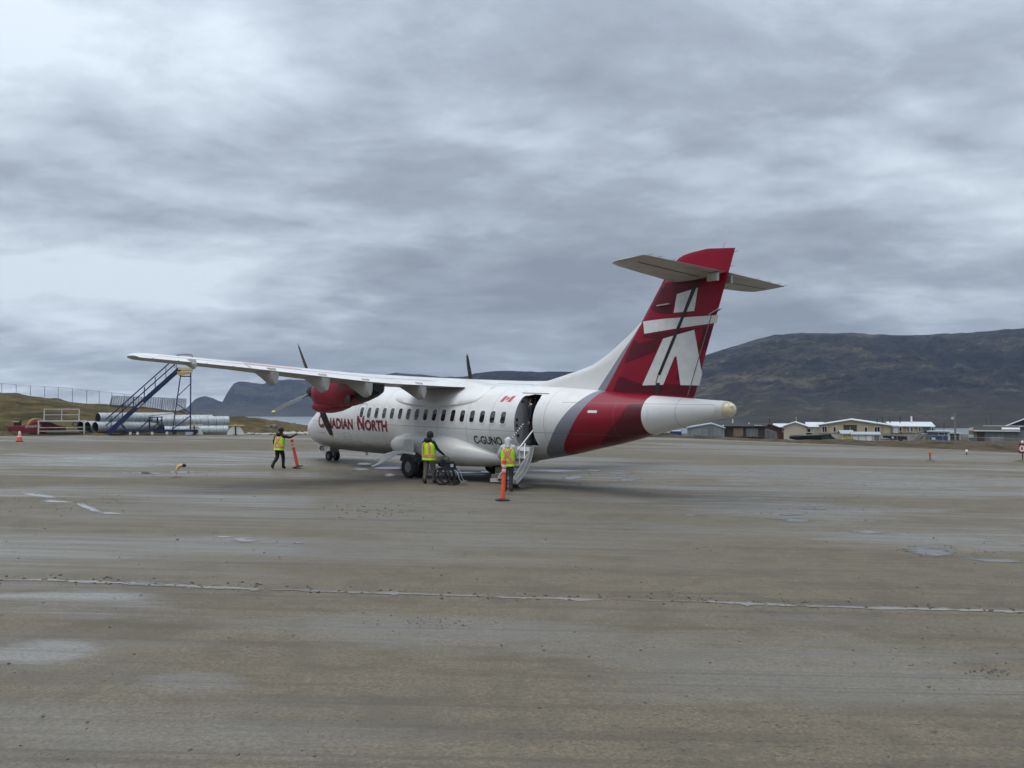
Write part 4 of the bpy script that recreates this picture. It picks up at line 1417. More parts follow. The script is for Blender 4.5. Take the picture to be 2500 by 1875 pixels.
mb = MB()
mb.box((0, -0.05, -0.005), (0.78, 0.16, 0.05))
mb.build('door_sill', M_METAL, stair)
mb = MB()
mb.box(A(15.10, 0.62, 2.2), (0.03, 0.62, 1.6))
mb.build('cabin_partition', M_CABIN, plane)
# door jamb fittings
for z in (2.86, 2.25, 2.05, 1.72):
    MB().box(A(DOOR_F + 0.03, fus_p(15.2, z) - 0.10, z), (0.05, 0.05, 0.09)).build('latch', M_BLKMET, plane)
mb = MB()
mb.beam(A(15.0, fus_p(15, 3.16, .012), 3.165), A(16.2, fus_p(16.2, 3.14, .012), 3.145), 0.02, 0.02)
mb.build('rain_gutter', M_UNDER, plane)
# aerials
mb = MB()
mb.prism([(-5.6, 3.40), (-5.95, 3.40), (-6.05, 3.78), (-5.9, 3.78)], -0.012, 0.012, 'y')
mb.build('blade_aerial', M_WHITE, plane)
mb = MB()
mb.prism([(-4.3, 0.56), (-4.5, 0.56), (-4.52, 0.40), (-4.42, 0.40)], -0.012, 0.012, 'y')
mb.build('belly_aerial', M_WHITE, plane)
# ================================================================== people
def skin_mesh(verts, edges, radii, sub=1):
    me = bpy.data.meshes.new('skel')
    me.from_pydata([tuple(v) for v in verts], edges, [])
    o = bpy.data.objects.new('skel', me)
    COL.objects.link(o)
    o.modifiers.new('skin', 'SKIN')
    for i, r in enumerate(radii):
        d = me.skin_vertices[0].data[i]
        d.radius = (r, r) if not isinstance(r, tuple) else r
        d.use_root = (i == 0)
    sm = o.modifiers.new('sub', 'SUBSURF')
    sm.levels = sub; sm.render_levels = sub
    bpy.context.view_layer.update()
    out = bpy.data.meshes.new_from_object(o.evaluated_get(bpy.context.evaluated_depsgraph_get()))
    bpy.data.objects.remove(o)
    bpy.data.meshes.remove(me)
    return out

STAND = dict(pelvis=(0, 0, .95), waist=(0, .01, 1.10), chest=(0, 0, 1.28), upper=(0, -.01, 1.41), neck=(0, .0, 1.505), jaw=(0, .03, 1.575), mid=(0, .025, 1.65), top=(0, .01, 1.725),
             shL=(-.185, -.01, 1.42), shR=(.185, -.01, 1.42), elL=(-.25, -.05, 1.15), elR=(.25, -.05, 1.15), wrL=(-.24, .07, .92), wrR=(.24, .07, .92),
             hipL=(-.095, 0, .90), hipR=(.095, 0, .90), knL=(-.11, .03, .50), knR=(.11, .03, .50), anL=(-.11, -.02, .10), anR=(.11, -.02, .10),
             heL=(-.11, -.07, .045), heR=(.11, -.07, .045), toL=(-.125, .15, .04), toR=(.125, .15, .04))
def person(label, loc, rz, height, pose, cols, hand_dir=None, slim=1.0, legs=1.0):
    root = empty('person', loc, rz)
    J = {k: Vector(v) for k, v in STAND.items()}
    for k, v in pose.items():
        J[k] = Vector(v)
    K = height / 1.77
    V, E_, Rr, C = [], [], [], []
    idx = {}
    def add(n, p, r, c):
        idx[n] = len(V); V.append(Vector(p)); Rr.append(r); C.append(c)
    def con(a, b): E_.append((idx[a], idx[b]))
    add('pelvis', J['pelvis'], .125 * slim, 'leg')
    for n, r, c in (('waist', .135 * slim, 'top'), ('chest', .15 * slim, 'top'), ('upper', .125 * slim, 'top'), ('neck', .058, 'skin'), ('jaw', .072, 'skin'), ('mid', .092, 'skin'), ('top', .070, 'skin')):
        add(n, J[n], r, c)
    for a, b in (('pelvis', 'waist'), ('waist', 'chest'), ('chest', 'upper'), ('upper', 'neck'), ('neck', 'jaw'), ('jaw', 'mid'), ('mid', 'top')):
        con(a, b)
    up = (J['top'] - J['neck']).normalized()
    for S_ in 'LR':
        add('sh' + S_, J['sh' + S_], .078 * slim, 'top'); con('upper', 'sh' + S_)
        add('el' + S_, J['el' + S_], .058 * slim, 'top'); con('sh' + S_, 'el' + S_)
        add('wr' + S_, J['wr' + S_], .040, 'top'); con('el' + S_, 'wr' + S_)
        d = (J['wr' + S_] - J['el' + S_]).normalized()
        if hand_dir and S_ in hand_dir:
            d = Vector(hand_dir[S_]).normalized()
        inw = Vector((1 if S_ == 'L' else -1, 0, 0))
        nrm = (inw - d * inw.dot(d)).normalized()           # palm faces the body
        side = d.cross(nrm) * (1 if S_ == 'L' else -1)
        w = J['wr' + S_]
        add('pm' + S_, w + d * .075, .027, 'hand'); con('wr' + S_, 'pm' + S_)
        for k, (o_, ln) in enumerate(((-.030, .062), (-.010, .074), (.011, .078), (.031, .070))):
            b0 = w + d * .098 + side * o_
            b1 = b0 + d * (ln * .55) + nrm * .012
            b2 = b1 + d * (ln * .35) + nrm * .030
            add('f%d0%s' % (k, S_), b0, .0105, 'hand'); con('pm' + S_, 'f%d0%s' % (k, S_))
            add('f%d1%s' % (k, S_), b1, .0092, 'hand'); con('f%d0%s' % (k, S_), 'f%d1%s' % (k, S_))
            add('f%d2%s' % (k, S_), b2, .0082, 'hand'); con('f%d1%s' % (k, S_), 'f%d2%s' % (k, S_))
        t0 = w + d * .045 + side * .036 + nrm * .010
        t1 = t0 + d * .035 + side * .018 + nrm * .016
        add('t0' + S_, t0, .0115, 'hand'); con('pm' + S_, 't0' + S_)
        add('t1' + S_, t1, .0095, 'hand'); con('t0' + S_, 't1' + S_)
        add('hip' + S_, J['hip' + S_], .105 * slim, 'leg'); con('pelvis', 'hip' + S_)
        kn, an, hp = J['kn' + S_], J['an' + S_], J['hip' + S_]
        add('th' + S_, hp.lerp(kn, .5), .095 * slim * legs, 'leg'); con('hip' + S_, 'th' + S_)
        add('kn' + S_, kn, .075 * legs, 'leg'); con('th' + S_, 'kn' + S_)
        add('ca' + S_, kn.lerp(an, .4), .070 * legs, 'leg'); con('kn' + S_, 'ca' + S_)
        add('cu' + S_, kn.lerp(an, .82), .056 * legs, 'leg'); con('ca' + S_, 'cu' + S_)
        add('an' + S_, an, .058, 'boot'); con('cu' + S_, 'an' + S_)
        add('he' + S_, J['he' + S_], .045, 'boot'); con('an' + S_, 'he' + S_)
        mdl = J['he' + S_].lerp(J['to' + S_], .62)
        add('ba' + S_, mdl, .046, 'boot'); con('an' + S_, 'ba' + S_)
        add('to' + S_, J['to' + S_], .034, 'boot'); con('ba' + S_, 'to' + S_)
    V = [v * K for v in V]; Rr = [r * K for r in Rr]
    me = skin_mesh(V, E_, Rr)
    order = ['skin', 'top', 'leg', 'boot', 'hand']
    for c in order:
        me.materials.append(cols[c])
    seg = [(V[a], V[b], C[b] if C[b] != 'top' or C[a] != 'leg' else C[a], a, b) for a, b in E_]
    for pf in me.polygons:
        best, bc = 1e9, 'top'
        for a, b, c, ia, ib in seg:
            ab = b - a
            t = max(0, min(1, (pf.center - a).dot(ab) / max(ab.length_squared, 1e-9)))
            dd = (pf.center - (a + ab * t)).length - (Rr[ia] * (1 - t) + Rr[ib] * t)
            if dd < best:
                best, bc = dd, (C[ia] if t < .5 else C[ib])
        pf.material_index = order.index(bc)
    me.polygons.foreach_set('use_smooth', [True] * len(me.polygons))
    body = link('body', me, root)
    tag(root, label, 'person')
    return root, {k: v * K for k, v in J.items()}, K

# ---- high visibility vest: a shell around the torso with tape on it
M_VEST = mat('lime vest fabric', (0.50, 0.86, 0.030), 0.7, var=0.10, vscale=9, bump=0.35, bscale=18)
M_TAPE = mat('orange vest tape', (0.92, 0.17, 0.045), 0.6, var=0.10, vscale=12)
M_SILV = mat('silver vest tape', (0.62, 0.36, 0.29), 0.35, var=0.12, vscale=14)
def vest(root, J, K, back='X', drop=0.14, w=0.215, d=0.165):
    lv = [(-drop, 1.0, 1.02), (-.06, 1.0, 1.0), (.06, .97, .98), (.20, .99, 1.0), (.32, 1.02, 1.02), (.41, .98, .92), (.455, .84, .74), (.485, .60, .52), (.50, .42, .40)]
    a, c = J['pelvis'], J['neck']
    axis = (c - a); Lx = axis.length; ax = axis / Lx
    shr = (J['shR'] - J['shL']).normalized()
    fwd = ax.cross(shr) * -1
    fwd = shr.cross(ax) * -1
    fwd = ax.cross(shr)                     # forward = up x right
    zs = [l[0] for l in lv]
    def S(u, t, off=0.0):
        """u: angle from the middle of the back (radians, + to the right), t: height above pelvis in m"""
        kw = float(np.interp(t, zs, [l[1] for l in lv])) * w * K + off
        kd = float(np.interp(t, zs, [l[2] for l in lv])) * d * K + off
        n_ = 0.012 * math.sin(5 * u + 9 * t) * K
        su, cu = math.sin(u), math.cos(u)
        su = math.copysign(abs(su) ** .85, su); cu = math.copysign(abs(cu) ** .85, cu)
        return a + ax * (t * K) + shr * ((kw + n_) * su) - fwd * ((kd + n_ * .7) * cu)
    N_ = 32
    mb = MB()
    ts = [-drop, -.10, -.05, .0, .06, .12, .18, .24, .30, .35, .39, .42, .445, .47, .485, .50]
    rs = [[S(2 * math.pi * k / N_, t) for k in range(N_)] for t in ts]
    mb.rings(rs, cap=False)
    v = mb.build('vest', M_VEST, root, smooth=60)
    def band(name, pts, wd, m, off, pr):
        mb = MB()
        fine = []
        for (u0, t0), (u1, t1) in zip(pts, pts[1:]):
            k = max(2, int(12 * (abs(u1 - u0) + abs(t1 - t0) * 4)))
            fine += [(u0 + (u1 - u0) * i / k, t0 + (t1 - t0) * i / k) for i in range(k)]
        fine.append(pts[-1])
        L_, R_ = [], []
        for i, (u, t) in enumerate(fine):
            a0 = fine[max(i - 1, 0)]; a1 = fine[min(i + 1, len(fine) - 1)]
            du, dt = (a1[0] - a0[0]) * w, (a1[1] - a0[1])
            q = math.hypot(du, dt) or 1
            nu, nt = -dt / q, du / q
            L_.append(S(u + nu * wd / 2 / w, t + nt * wd / 2, off)); R_.append(S(u - nu * wd / 2 / w, t - nt * wd / 2, off))
        n = len(fine)
        mb.add(L_ + R_, [(i, i + 1, n + i + 1, n + i) for i in range(n - 1)])
        return mb.build(name, m, pr, smooth=60)
    full = [(-math.pi + 2 * math.pi * i / 24, 0.0) for i in range(25)]
    lines = [full]
    if back == 'X':
        lines += [[(-.62, .03), (-.2, .17), (.45, .43), (.55, .47)], [(.62, .03), (.2, .17), (-.45, .43), (-.55, .47)]]
    else:
        lines += [[(-.52, .03), (-.50, .25), (-.36, .44)], [(.52, .03), (.50, .25), (.36, .44)]]
    lines += [[(math.pi - .55, .03), (math.pi - .5, .44)], [(math.pi + .55, .03), (math.pi + .5, .44)]]
    for i, ln in enumerate(lines):
        tp = band('tape', ln, .085, M_TAPE, .006 + .002 * (i > 0) + .002 * (i == 2), v)
        band('reflective_strip', ln, .038, M_SILV, .011 + .002 * (i > 0) + .002 * (i == 2), v)
    return v
def knit_hat(root, J, K, m, drop=0.07, wide=1.0, name='hat'):
    c = J['mid']; u = (J['top'] - J['jaw']).normalized()
    q = u.to_track_quat('Z', 'Y').to_matrix().to_4x4()
    mb = MB()
    M_ = Matrix.Translation(c) @ q
    r = .118 * K * wide
    mb.lathe([(r * .93, -drop * K), (r, -.02 * K), (r * .99, .04 * K), (r * .86, .095 * K), (r * .55, .132 * K), (r * .15, .147 * K)], 18, 0, M_)
    return mb.build(name, m, root, smooth=60)
def hood(root, J, K, m, up=True):
    mb = MB()
    rs = []
    if up:
        base = J['upper'] + Vector((0, 0.0, .02 * K)); c = J['mid']
        for t, r, dy in ((0, .125, -.02), (.25, .112, -.025), (.5, .122, -.02), (.72, .134, -.012), (.88, .128, -.008), (1.0, .105, -.005), (1.10, .06, 0), (1.13, .02, 0)):
            p = base.lerp(c + Vector((0, 0, .06 * K)), t) + Vector((0, dy * K, 0))
            rs.append([p + Vector((r * K * .92 * math.cos(2 * math.pi * k / 18), r * K * 1.02 * math.sin(2 * math.pi * k / 18), 0.012 * K * math.cos(4 * math.pi * k / 18 + 3 * t))) for k in range(18)])
    else:                                    # lies on the back of the neck
        n_ = J['neck']
        for t in range(9):
            a = math.pi * t / 8
            r = .030 + .035 * math.sin(a)
            p = n_ + Vector((-.135 * K * math.cos(a), -.045 * K - .085 * K * math.sin(a), .0 - .015 * K * math.sin(a)))
            rs.append([p + Vector((0, r * K * math.cos(2 * math.pi * k / 10), r * 1.3 * K * math.sin(2 * math.pi * k / 10))) for k in range(10)])
    mb.rings(rs)
    return mb.build('hood', m, root, smooth=70)
def face(root, J, K, skin, hair=None):
    """nose, eyes, mouth and ears on the front of the head"""
    c = J['mid']; u = (J['top'] - J['jaw']).normalized()
    f = Vector((0, 1, 0)); f = (f - u * f.dot(u)).normalized(); s_ = f.cross(u)
    mb = MB()
    mb.ball(c + f * .095 * K - u * .018 * K, (.014 * K, .022 * K, .024 * K), 8, 5)
    mb.build('nose', skin, root, smooth=60)
    for sg in (-1, 1):
        MB().ball(c + f * .083 * K + s_ * sg * .034 * K + u * .012 * K, .012 * K, 8, 5).build('eye', mat('eye', (0.05, 0.04, 0.035), 0.2), root, smooth=60)
        MB().ball(c + s_ * sg * .092 * K - f * .005 * K, (.014 * K, .024 * K, .034 * K), 8, 5).build('ear', skin, root, smooth=60)
    MB().ball(c + f * .082 * K - u * .060 * K, (.026 * K, .010 * K, .008 * K), 8, 5).build('mouth', mat('lips', (0.30, 0.11, 0.09), 0.5), root, smooth=60)
def cloth(name, c, **k): return mat(name, c, 0.85, var=0.18, vscale=7, bump=0.5, bscale=16, **k)
SKIN = mat('skin', (0.42, 0.24, 0.16), 0.55, var=0.08)
SKIN_D = mat('darker skin', (0.20, 0.105, 0.070), 0.55, var=0.08)
BLACKC = cloth('black cloth', (0.014, 0.014, 0.017))
NAVY = cloth('dark navy cloth', (0.016, 0.018, 0.028))
KHAKI = cloth('khaki cloth', (0.135, 0.122, 0.098))
CHAR = cloth('charcoal trousers', (0.040, 0.046, 0.054))
HOODW = cloth('pale grey fleece', (0.50, 0.51, 0.53))
BOOTM = mat('muddy boot', (0.035, 0.029, 0.022), 0.8, var=0.3, vscale=12)
def heading(px, deg):
    """turn about Z: faces away from the camera, then deg to the right"""
    return facing(px) - R(deg)

# worker walking with the leaning post
g = G(681, 1145)
wa, J, K = person('worker in lime vest and black cap walking a leaning orange post', g, heading(681, 38), 1.66,
    dict(pelvis=(0, .0, .93), waist=(0, .02, 1.08), chest=(0, .04, 1.26), upper=(0, .05, 1.39), neck=(0, .075, 1.485), jaw=(.01, .12, 1.555), mid=(.012, .11, 1.63), top=(.01, .10, 1.705),
         shL=(-.19, .03, 1.40), shR=(.19, .05, 1.40), elR=(.36, .26, 1.33), wrR=(.44, .47, 1.43), elL=(-.29, .0, 1.15), wrL=(-.25, .12, .94),
         hipL=(-.095, 0, .88), hipR=(.095, 0, .88), knR=(.10, .16, .50), anR=(.10, .15, .10), heR=(.10, .09, .045), toR=(.12, .31, .04),
         knL=(-.10, .02, .50), anL=(-.11, -.30, .17), heL=(-.11, -.36, .13), toL=(-.11, -.22, .035)),
    dict(skin=SKIN_D, top=NAVY, leg=BLACKC, boot=BOOTM, hand=BLACKC), hand_dir={'R': (.25, .75, .25)}, legs=1.15)
vest(wa, J, K, 'X'); knit_hat(wa, J, K, BLACKC, .02); hood(wa, J, K, BLACKC, False); face(wa, J, K, SKIN_D)
# worker holding the bag by the wheelchair
g = G(1047, 1181)
wb, J, K = person('worker in lime vest, khaki trousers and black toque beside the wheelchair', g, heading(1047, 34), 1.77,
    dict(shR=(.19, .0, 1.41), elR=(.27, .12, 1.17), wrR=(.36, .34, 1.00), elL=(-.24, .02, 1.16), wrL=(-.12, .25, 1.02), knR=(.12, .10, .50), anR=(.14, .13, .10), heR=(.14, .07, .045), toR=(.18, .28, .04),
         knL=(-.11, .0, .50), anL=(-.12, -.10, .10), heL=(-.12, -.15, .045), toL=(-.13, .06, .04), jaw=(.025, .035, 1.575), mid=(.03, .03, 1.65), top=(.02, .015, 1.725)),
    dict(skin=SKIN, top=BLACKC, leg=KHAKI, boot=BOOTM, hand=SKIN), legs=1.18, slim=1.04)
vest(wb, J, K, 'V', w=.24, d=.18); knit_hat(wb, J, K, BLACKC, .075); hood(wb, J, K, BLACKC, False); face(wb, J, K, SKIN)
WB_J = J
# worker in a pale hood at the foot of the airstair
g = G(1240, 1200)
wc, J, K = person('worker in lime vest with a pale grey hood up facing the airstair', g, heading(1240, 6), 1.75,
    dict(elL=(-.30, .0, 1.16), wrL=(-.21, .20, 1.00), elR=(.30, .02, 1.16), wrR=(.16, .24, 1.02), jaw=(0, .055, 1.57), mid=(0, .05, 1.645), top=(0, .04, 1.72),
         knL=(-.09, .05, .50), anL=(-.08, .05, .10), heL=(-.08, 0, .045), toL=(-.11, .20, .04), knR=(.10, .02, .50), anR=(.10, -.05, .10), heR=(.10, -.10, .045), toR=(.13, .11, .04)),
    dict(skin=SKIN, top=HOODW, leg=CHAR, boot=BOOTM, hand=SKIN), slim=1.08)
vest(wc, J, K, 'X', w=.225); hood(wc, J, K, HOODW, True); face(wc, J, K, SKIN)
# cabin attendant in the doorway
bpy.context.view_layer.update()
ap = plane.matrix_world @ A(15.36, 0.74, 1.405)
ad = (plane.matrix_world.to_3x3() @ Vector((0.80, 0.60, 0)))
att, J, K = person('cabin attendant in dark uniform with a red scarf standing in the doorway', ap, math.atan2(ad.y, ad.x) - math.pi / 2, 1.60,
    dict(elL=(-.22, -.02, 1.14), wrL=(-.22, .05, .91), elR=(.22, -.02, 1.14), wrR=(.22, .05, .91), jaw=(0, .05, 1.565), mid=(0, .04, 1.645), top=(0, .02, 1.72)),
    dict(skin=SKIN, top=NAVY, leg=BLACKC, boot=BLACKC, hand=SKIN), slim=.88)
face(att, J, K, SKIN)
HAIR = mat('dark hair', (0.020, 0.013, 0.010), 0.5, var=0.3, vscale=20)
c = J['mid']
mb = MB(); mb.ball(c + Vector((0, -.022, .022)), (.104 * K, .108 * K, .112 * K), 14, 9)
mb.build('hair', HAIR, att, smooth=60)
mb = MB(); mb.ball(c + Vector((0, -.125 * K, .03)), .045 * K, 10, 6)
mb.build('hair_bun', HAIR, att, smooth=60)
for sg in (-1, 1):
    mb = MB()
    mb.add([J['neck'] + Vector(q) * K for q in ((0.01 * sg, .085, -.02), (.06 * sg, .05, .035), (.10 * sg, .05, -.01), (.05 * sg, .125, -.10))], [(0, 1, 2, 3)])
    mb.add([J['neck'] + Vector(q) * K for q in ((.06 * sg, .05, .035), (.075 * sg, -.03, .05), (.105 * sg, -.03, .0), (.10 * sg, .05, -.01))], [(0, 1, 2, 3)])
    mb.build('collar', mat('white collar', (0.75, 0.75, 0.75), 0.7), att)
mb = MB()
mb.add([J['neck'] + Vector(q) * K for q in ((-.03, .12, -.03), (.03, .12, -.03), (.012, .145, -.10), (.03, .155, -.22), (0, .16, -.26), (-.03, .155, -.22), (-.012, .145, -.10))], [tuple(range(7))])
mb.build('scarf', mat('red scarf', (0.35, 0.03, 0.03), 0.7), att)

# ================================================================== things beside the airliner
# ---- wheelchair
M_CHAIR = mat('navy chair tube', (0.012, 0.014, 0.022), 0.35, var=0.2)
M_VINYL = mat('black vinyl', (0.012, 0.012, 0.014), 0.5, var=0.2, bump=0.2)
M_CHROME = mat('chrome', (0.75, 0.75, 0.76), 0.15, 1.0, var=0.05)
wc_root = empty('wheelchair', G(1084, 1183), facing(1084) - R(14) + 0)
tag(wc_root, 'empty navy folding wheelchair with large spoked wheels by the airliner', 'wheelchair')
# local X = chair forward (screen right), Y = away
def big_wheel(y):
    w = empty('rear_wheel', (0, y, 0.305)); w.parent = wc_root
    ring = [(0.285 * math.cos(2 * math.pi * k / 36), 0, 0.285 * math.sin(2 * math.pi * k / 36)) for k in range(36)]
    MB().tube(ring, 0.020, 8, close=True).build('tyre', M_BLACK, w, smooth=60)
    ring = [(0.255 * math.cos(2 * math.pi * k / 36), -0.035 if y < 0 else 0.035, 0.255 * math.sin(2 * math.pi * k / 36)) for k in range(36)]
    MB().tube(ring, 0.009, 6, close=True).build('push_rim', M_BLKMET, w, smooth=60)
    for k in range(8):
        a = 2 * math.pi * k / 8 + .2
        MB().beam((0.03 * math.cos(a), 0, 0.03 * math.sin(a)), (0.275 * math.cos(a), 0, 0.275 * math.sin(a)), 0.018, 0.030, up=(0, 1, 0)).build('spoke', M_CHAIR, w)
    MB().lathe([(0.045, -.03), (0.05, 0), (0.045, .03)], 14, 0, Matrix.Rotation(R(90), 4, 'X')).build('hub', M_CHAIR, w, smooth=40)
for y in (-0.27, 0.27):
    big_wheel(y)
for y in (-0.21, 0.21):
    MB().tube([(-.10, y, .93), (-.06, y, .90), (-.02, y, .52), (-.02, y, .25), (.42, y, .25), (.42, y, .52), (-.02, y, .52)], 0.014, 8).build('side_frame', M_CHAIR, wc_root, smooth=60)
    MB().tube([(-.17, y, .93), (-.09, y, .92)], 0.018, 8).build('push_handle', M_VINYL, wc_root, smooth=60)
    MB().tube([(0.0, y, .54), (0.02, y, .70), (.10, y, .735), (.30, y, .735), (.34, y, .69), (.36, y, .52)], 0.013, 8).build('arm_frame', M_CHAIR, wc_root, smooth=60)
    MB().box((.17, y, .755), (.28, .05, .035)).build('armrest', M_VINYL, wc_root)
    MB().tube([(.40, y, .50), (.50, y, .46), (.58, y, .22), (.64, y, .13)], 0.012, 8).build('leg_rest', M_CHROME, wc_root, smooth=60)
    MB().box((.70, y * .72, .125), (.15, .13, .018), 0).build('footplate', M_CHROME, wc_root)
    cw = empty('front_caster', (.42, y, 0.10)); cw.parent = wc_root
    MB().lathe([(0.05, -.02), (0.092, -.022), (0.10, -.010), (0.10, .010), (0.092, .022), (0.05, .02)], 20, 0, Matrix.Rotation(R(90), 4, 'X')).build('caster_tyre', M_BLACK, cw, smooth=40)
    MB().beam((0.0, .028, 0), (-.03, .028, .15), .008, .03).beam((0, -.028, 0), (-.03, -.028, .15), .008, .03).beam((-.03, -.034, .15), (-.03, .034, .15), .03, .012).build('caster_fork', M_CHAIR, cw)
    MB().box((.19, y * 1.02, .62), (.30, .012, .17)).build('skirt_guard', M_CHAIR, wc_root)
MB().box((.20, 0, .52), (.44, .40, .045)).build('seat', M_VINYL, wc_root)
mb = MB()
mb.rings([[Vector((-.035 + dx - .02 * (z - .5), yy, z)) for dx, yy in ((0, -.20), (.03 - .0, -.10), (.03, .10), (0, .20), (-.02, .20), (.005, .10), (.005, -.10), (-.02, -.20))] for z in (.52, .62, .74, .86)])
mb.build('backrest', M_VINYL, wc_root, smooth=50)
for a, b in (((0.05, -.2, .27), (0.05, .2, .50)), ((0.05, -.2, .50), (0.05, .2, .27))):
    MB().tube([a, b], 0.011, 6).build('cross_brace', M_CHAIR, wc_root, smooth=60)
MB().box((.33, -.225, .66), (.10, .006, .10)).build('label_plate', mat('pale sticker', (0.45, 0.46, 0.50), 0.5), wc_root)

# ---- dark bag hanging from the worker's hand
bpy.context.view_layer.update()
hp = wb.matrix_world @ (WB_J['wrR'] + Vector((.03, .09, -.07)))
bag = empty('duffel_bag', (hp.x, hp.y, hp.z - .40), facing(1070) - R(8))
tag(bag, 'dark navy duffel bag hanging from the khaki trousered worker\'s hand', 'bag')
mb = MB(); rs = []
for i in range(9):
    t = i / 8
    k = math.sin(math.pi * (0.10 + 0.80 * t)) ** 0.45
    rs.append([Vector((-.24 + .48 * t, .11 * k * math.copysign(abs(math.cos(2 * math.pi * j / 16)) ** .7, math.cos(2 * math.pi * j / 16)), .15 + .13 * k * math.copysign(abs(math.sin(2 * math.pi * j / 16)) ** .7, math.sin(2 * math.pi * j / 16)) - .012 * math.sin(7 * t))) for j in range(16)])
mb.rings(rs); mb.build('bag_body', NAVY, bag, smooth=60)
for y in (-.05, .05):
    MB().tube([(-.13, y, .26), (-.09, y * .6, .36), (0, 0, .405), (.09, y * .6, .36), (.13, y, .26)], .010, 6).build('handle', M_VINYL, bag, smooth=60)

# ---- orange delineator posts
M_ORANGE = mat('orange plastic', (0.80, 0.098, 0.035), 0.5, var=0.10, vscale=5, dirt=(0.45, 0.08, 0.04))
M_REFL = mat('reflective sleeve', (0.66, 0.60, 0.62), 0.35, var=0.06)
def delineator(label, loc, rot):
    o = empty('delineator_post', loc); o.rotation_euler = rot
    tag(o, label, 'delineator', 'orange delineator posts')
    MB().lathe([(0.215, 0.0), (0.22, 0.012), (0.215, 0.03), (0.12, 0.045), (0.075, 0.06)], 10, 0).build('rubber_base', M_BLACK, o, smooth=25)
    MB().lathe([(0.066, 0.05), (0.070, 0.10), (0.062, 0.14), (0.058, 0.80), (0.058, 1.10), (0.066, 1.115), (0.066, 1.14), (0.055, 1.16), (0.028, 1.165)], 18).build('post', M_ORANGE, o, smooth=30)
    for z in (0.86, 0.99):
        MB().lathe([(0.059, z - .045), (0.0615, z - .042), (0.0615, z + .042), (0.059, z + .045)], 18, cap=False).build('reflective_band', M_REFL, o, smooth=40)
    for z in (0.80, 0.925, 1.05):
        MB().lathe([(0.058, z - .012), (0.068, z - .008), (0.068, z + .008), (0.058, z + .012)], 18, cap=False).build('ridge', M_ORANGE, o, smooth=30)
    return o
delineator('upright orange post with two pale bands in front of the hooded worker', G(1227, 1222), (R(-1), R(2.6), 0))
delineator('tilted orange post held by the worker in the black cap', G(727, 1143) + Vector((0, 0, .045)), (R(2), R(-12.5), R(8)))

# ---- boarding step and loose chock at the airstair
M_STEPW = mat('white step board', (0.66, 0.66, 0.62), 0.6, var=0.10, dirt=(0.36, 0.34, 0.29))
M_STEPB = mat('beige step side', (0.30, 0.28, 0.22), 0.7, var=0.15, dirt=(0.18, 0.16, 0.13))
bs = empty('boarding_step', G(1213, 1179), facing(1213) + R(6))
tag(bs, 'low white and beige boarding step on the ground beside the airstair', 'step')
MB().box((0.10, 0.0, 0.10), (0.66, 0.30, 0.12)).build('lower_tread', M_STEPW, bs)
MB().box((0.11, 0.18, 0.16), (0.58, 0.26, 0.28)).build('middle_tread', M_STEPB, bs)
MB().box((0.20, 0.42, 0.27), (0.42, 0.22, 0.52)).build('upper_tread', M_STEPB, bs)
for x in (-.18, .38):
    MB().box((x, 0.05, 0.022), (0.06, 0.30, 0.036)).build('foot', M_BLACK, bs)
MB().box((0.03, 0.10, 0.315), (0.16, 0.05, 0.03)).build('tread_plate', M_STEPW, bs)
ck = empty('wheel_chock', G(1256, 1190), facing(1256) + R(10))
tag(ck, 'dark rubber wheel chock with a short orange rope by the hooded worker', 'chock')
MB().prism([(-.17, 0), (.17, 0), (.10, .10), (-.10, .10)], -.05, .05, 'y').build('wedge', M_BLACK, ck)
MB().tube([(-.15, -.02, .08), (-.20, -.03, .16), (-.22, 0, .10), (-.28, .02, .02), (-.20, .06, .012)], .012, 6).build('rope', M_ORANGE, ck, smooth=60)
# ================================================================== equipment along the left rim
def stand(name, px, py, turn=0.0):
    return empty(name, G(px, py), facing(px) + R(turn))
def mpp(px, py):
    """metres per photograph pixel at the foot of a thing"""
    g = G(px, py)
    return math.hypot(g.x, g.y) / FPX * math.cos(math.atan2(g.x, g.y)) ** 0 * 1.0

# ---- traffic cone
M_CONEW = mat('white cone sleeve', (0.70, 0.66, 0.62), 0.5, var=0.08)
cone = stand('traffic_cone', 47.5, 1078)
tag(cone, 'orange traffic cone with white bands at the far left of the apron', 'cone')
MB().box((0, 0, .02), (.38, .38, .04)).build('cone_base', M_BLACK, cone)
MB().lathe([(.165, .04), (.118, .27)], 20, cap=False).build('cone_foot', M_ORANGE, cone, smooth=40)
MB().lathe([(.118, .27), (.098, .36)], 20, cap=False).build('cone_band', M_CONEW, cone, smooth=40)
MB().lathe([(.098, .36), (.085, .43)], 20, cap=False).build('cone_middle', M_ORANGE, cone, smooth=40)
MB().lathe([(.085, .43), (.045, .60), (.035, .62), (.03, .62)], 20).build('cone_top', M_CONEW, cone, smooth=40)

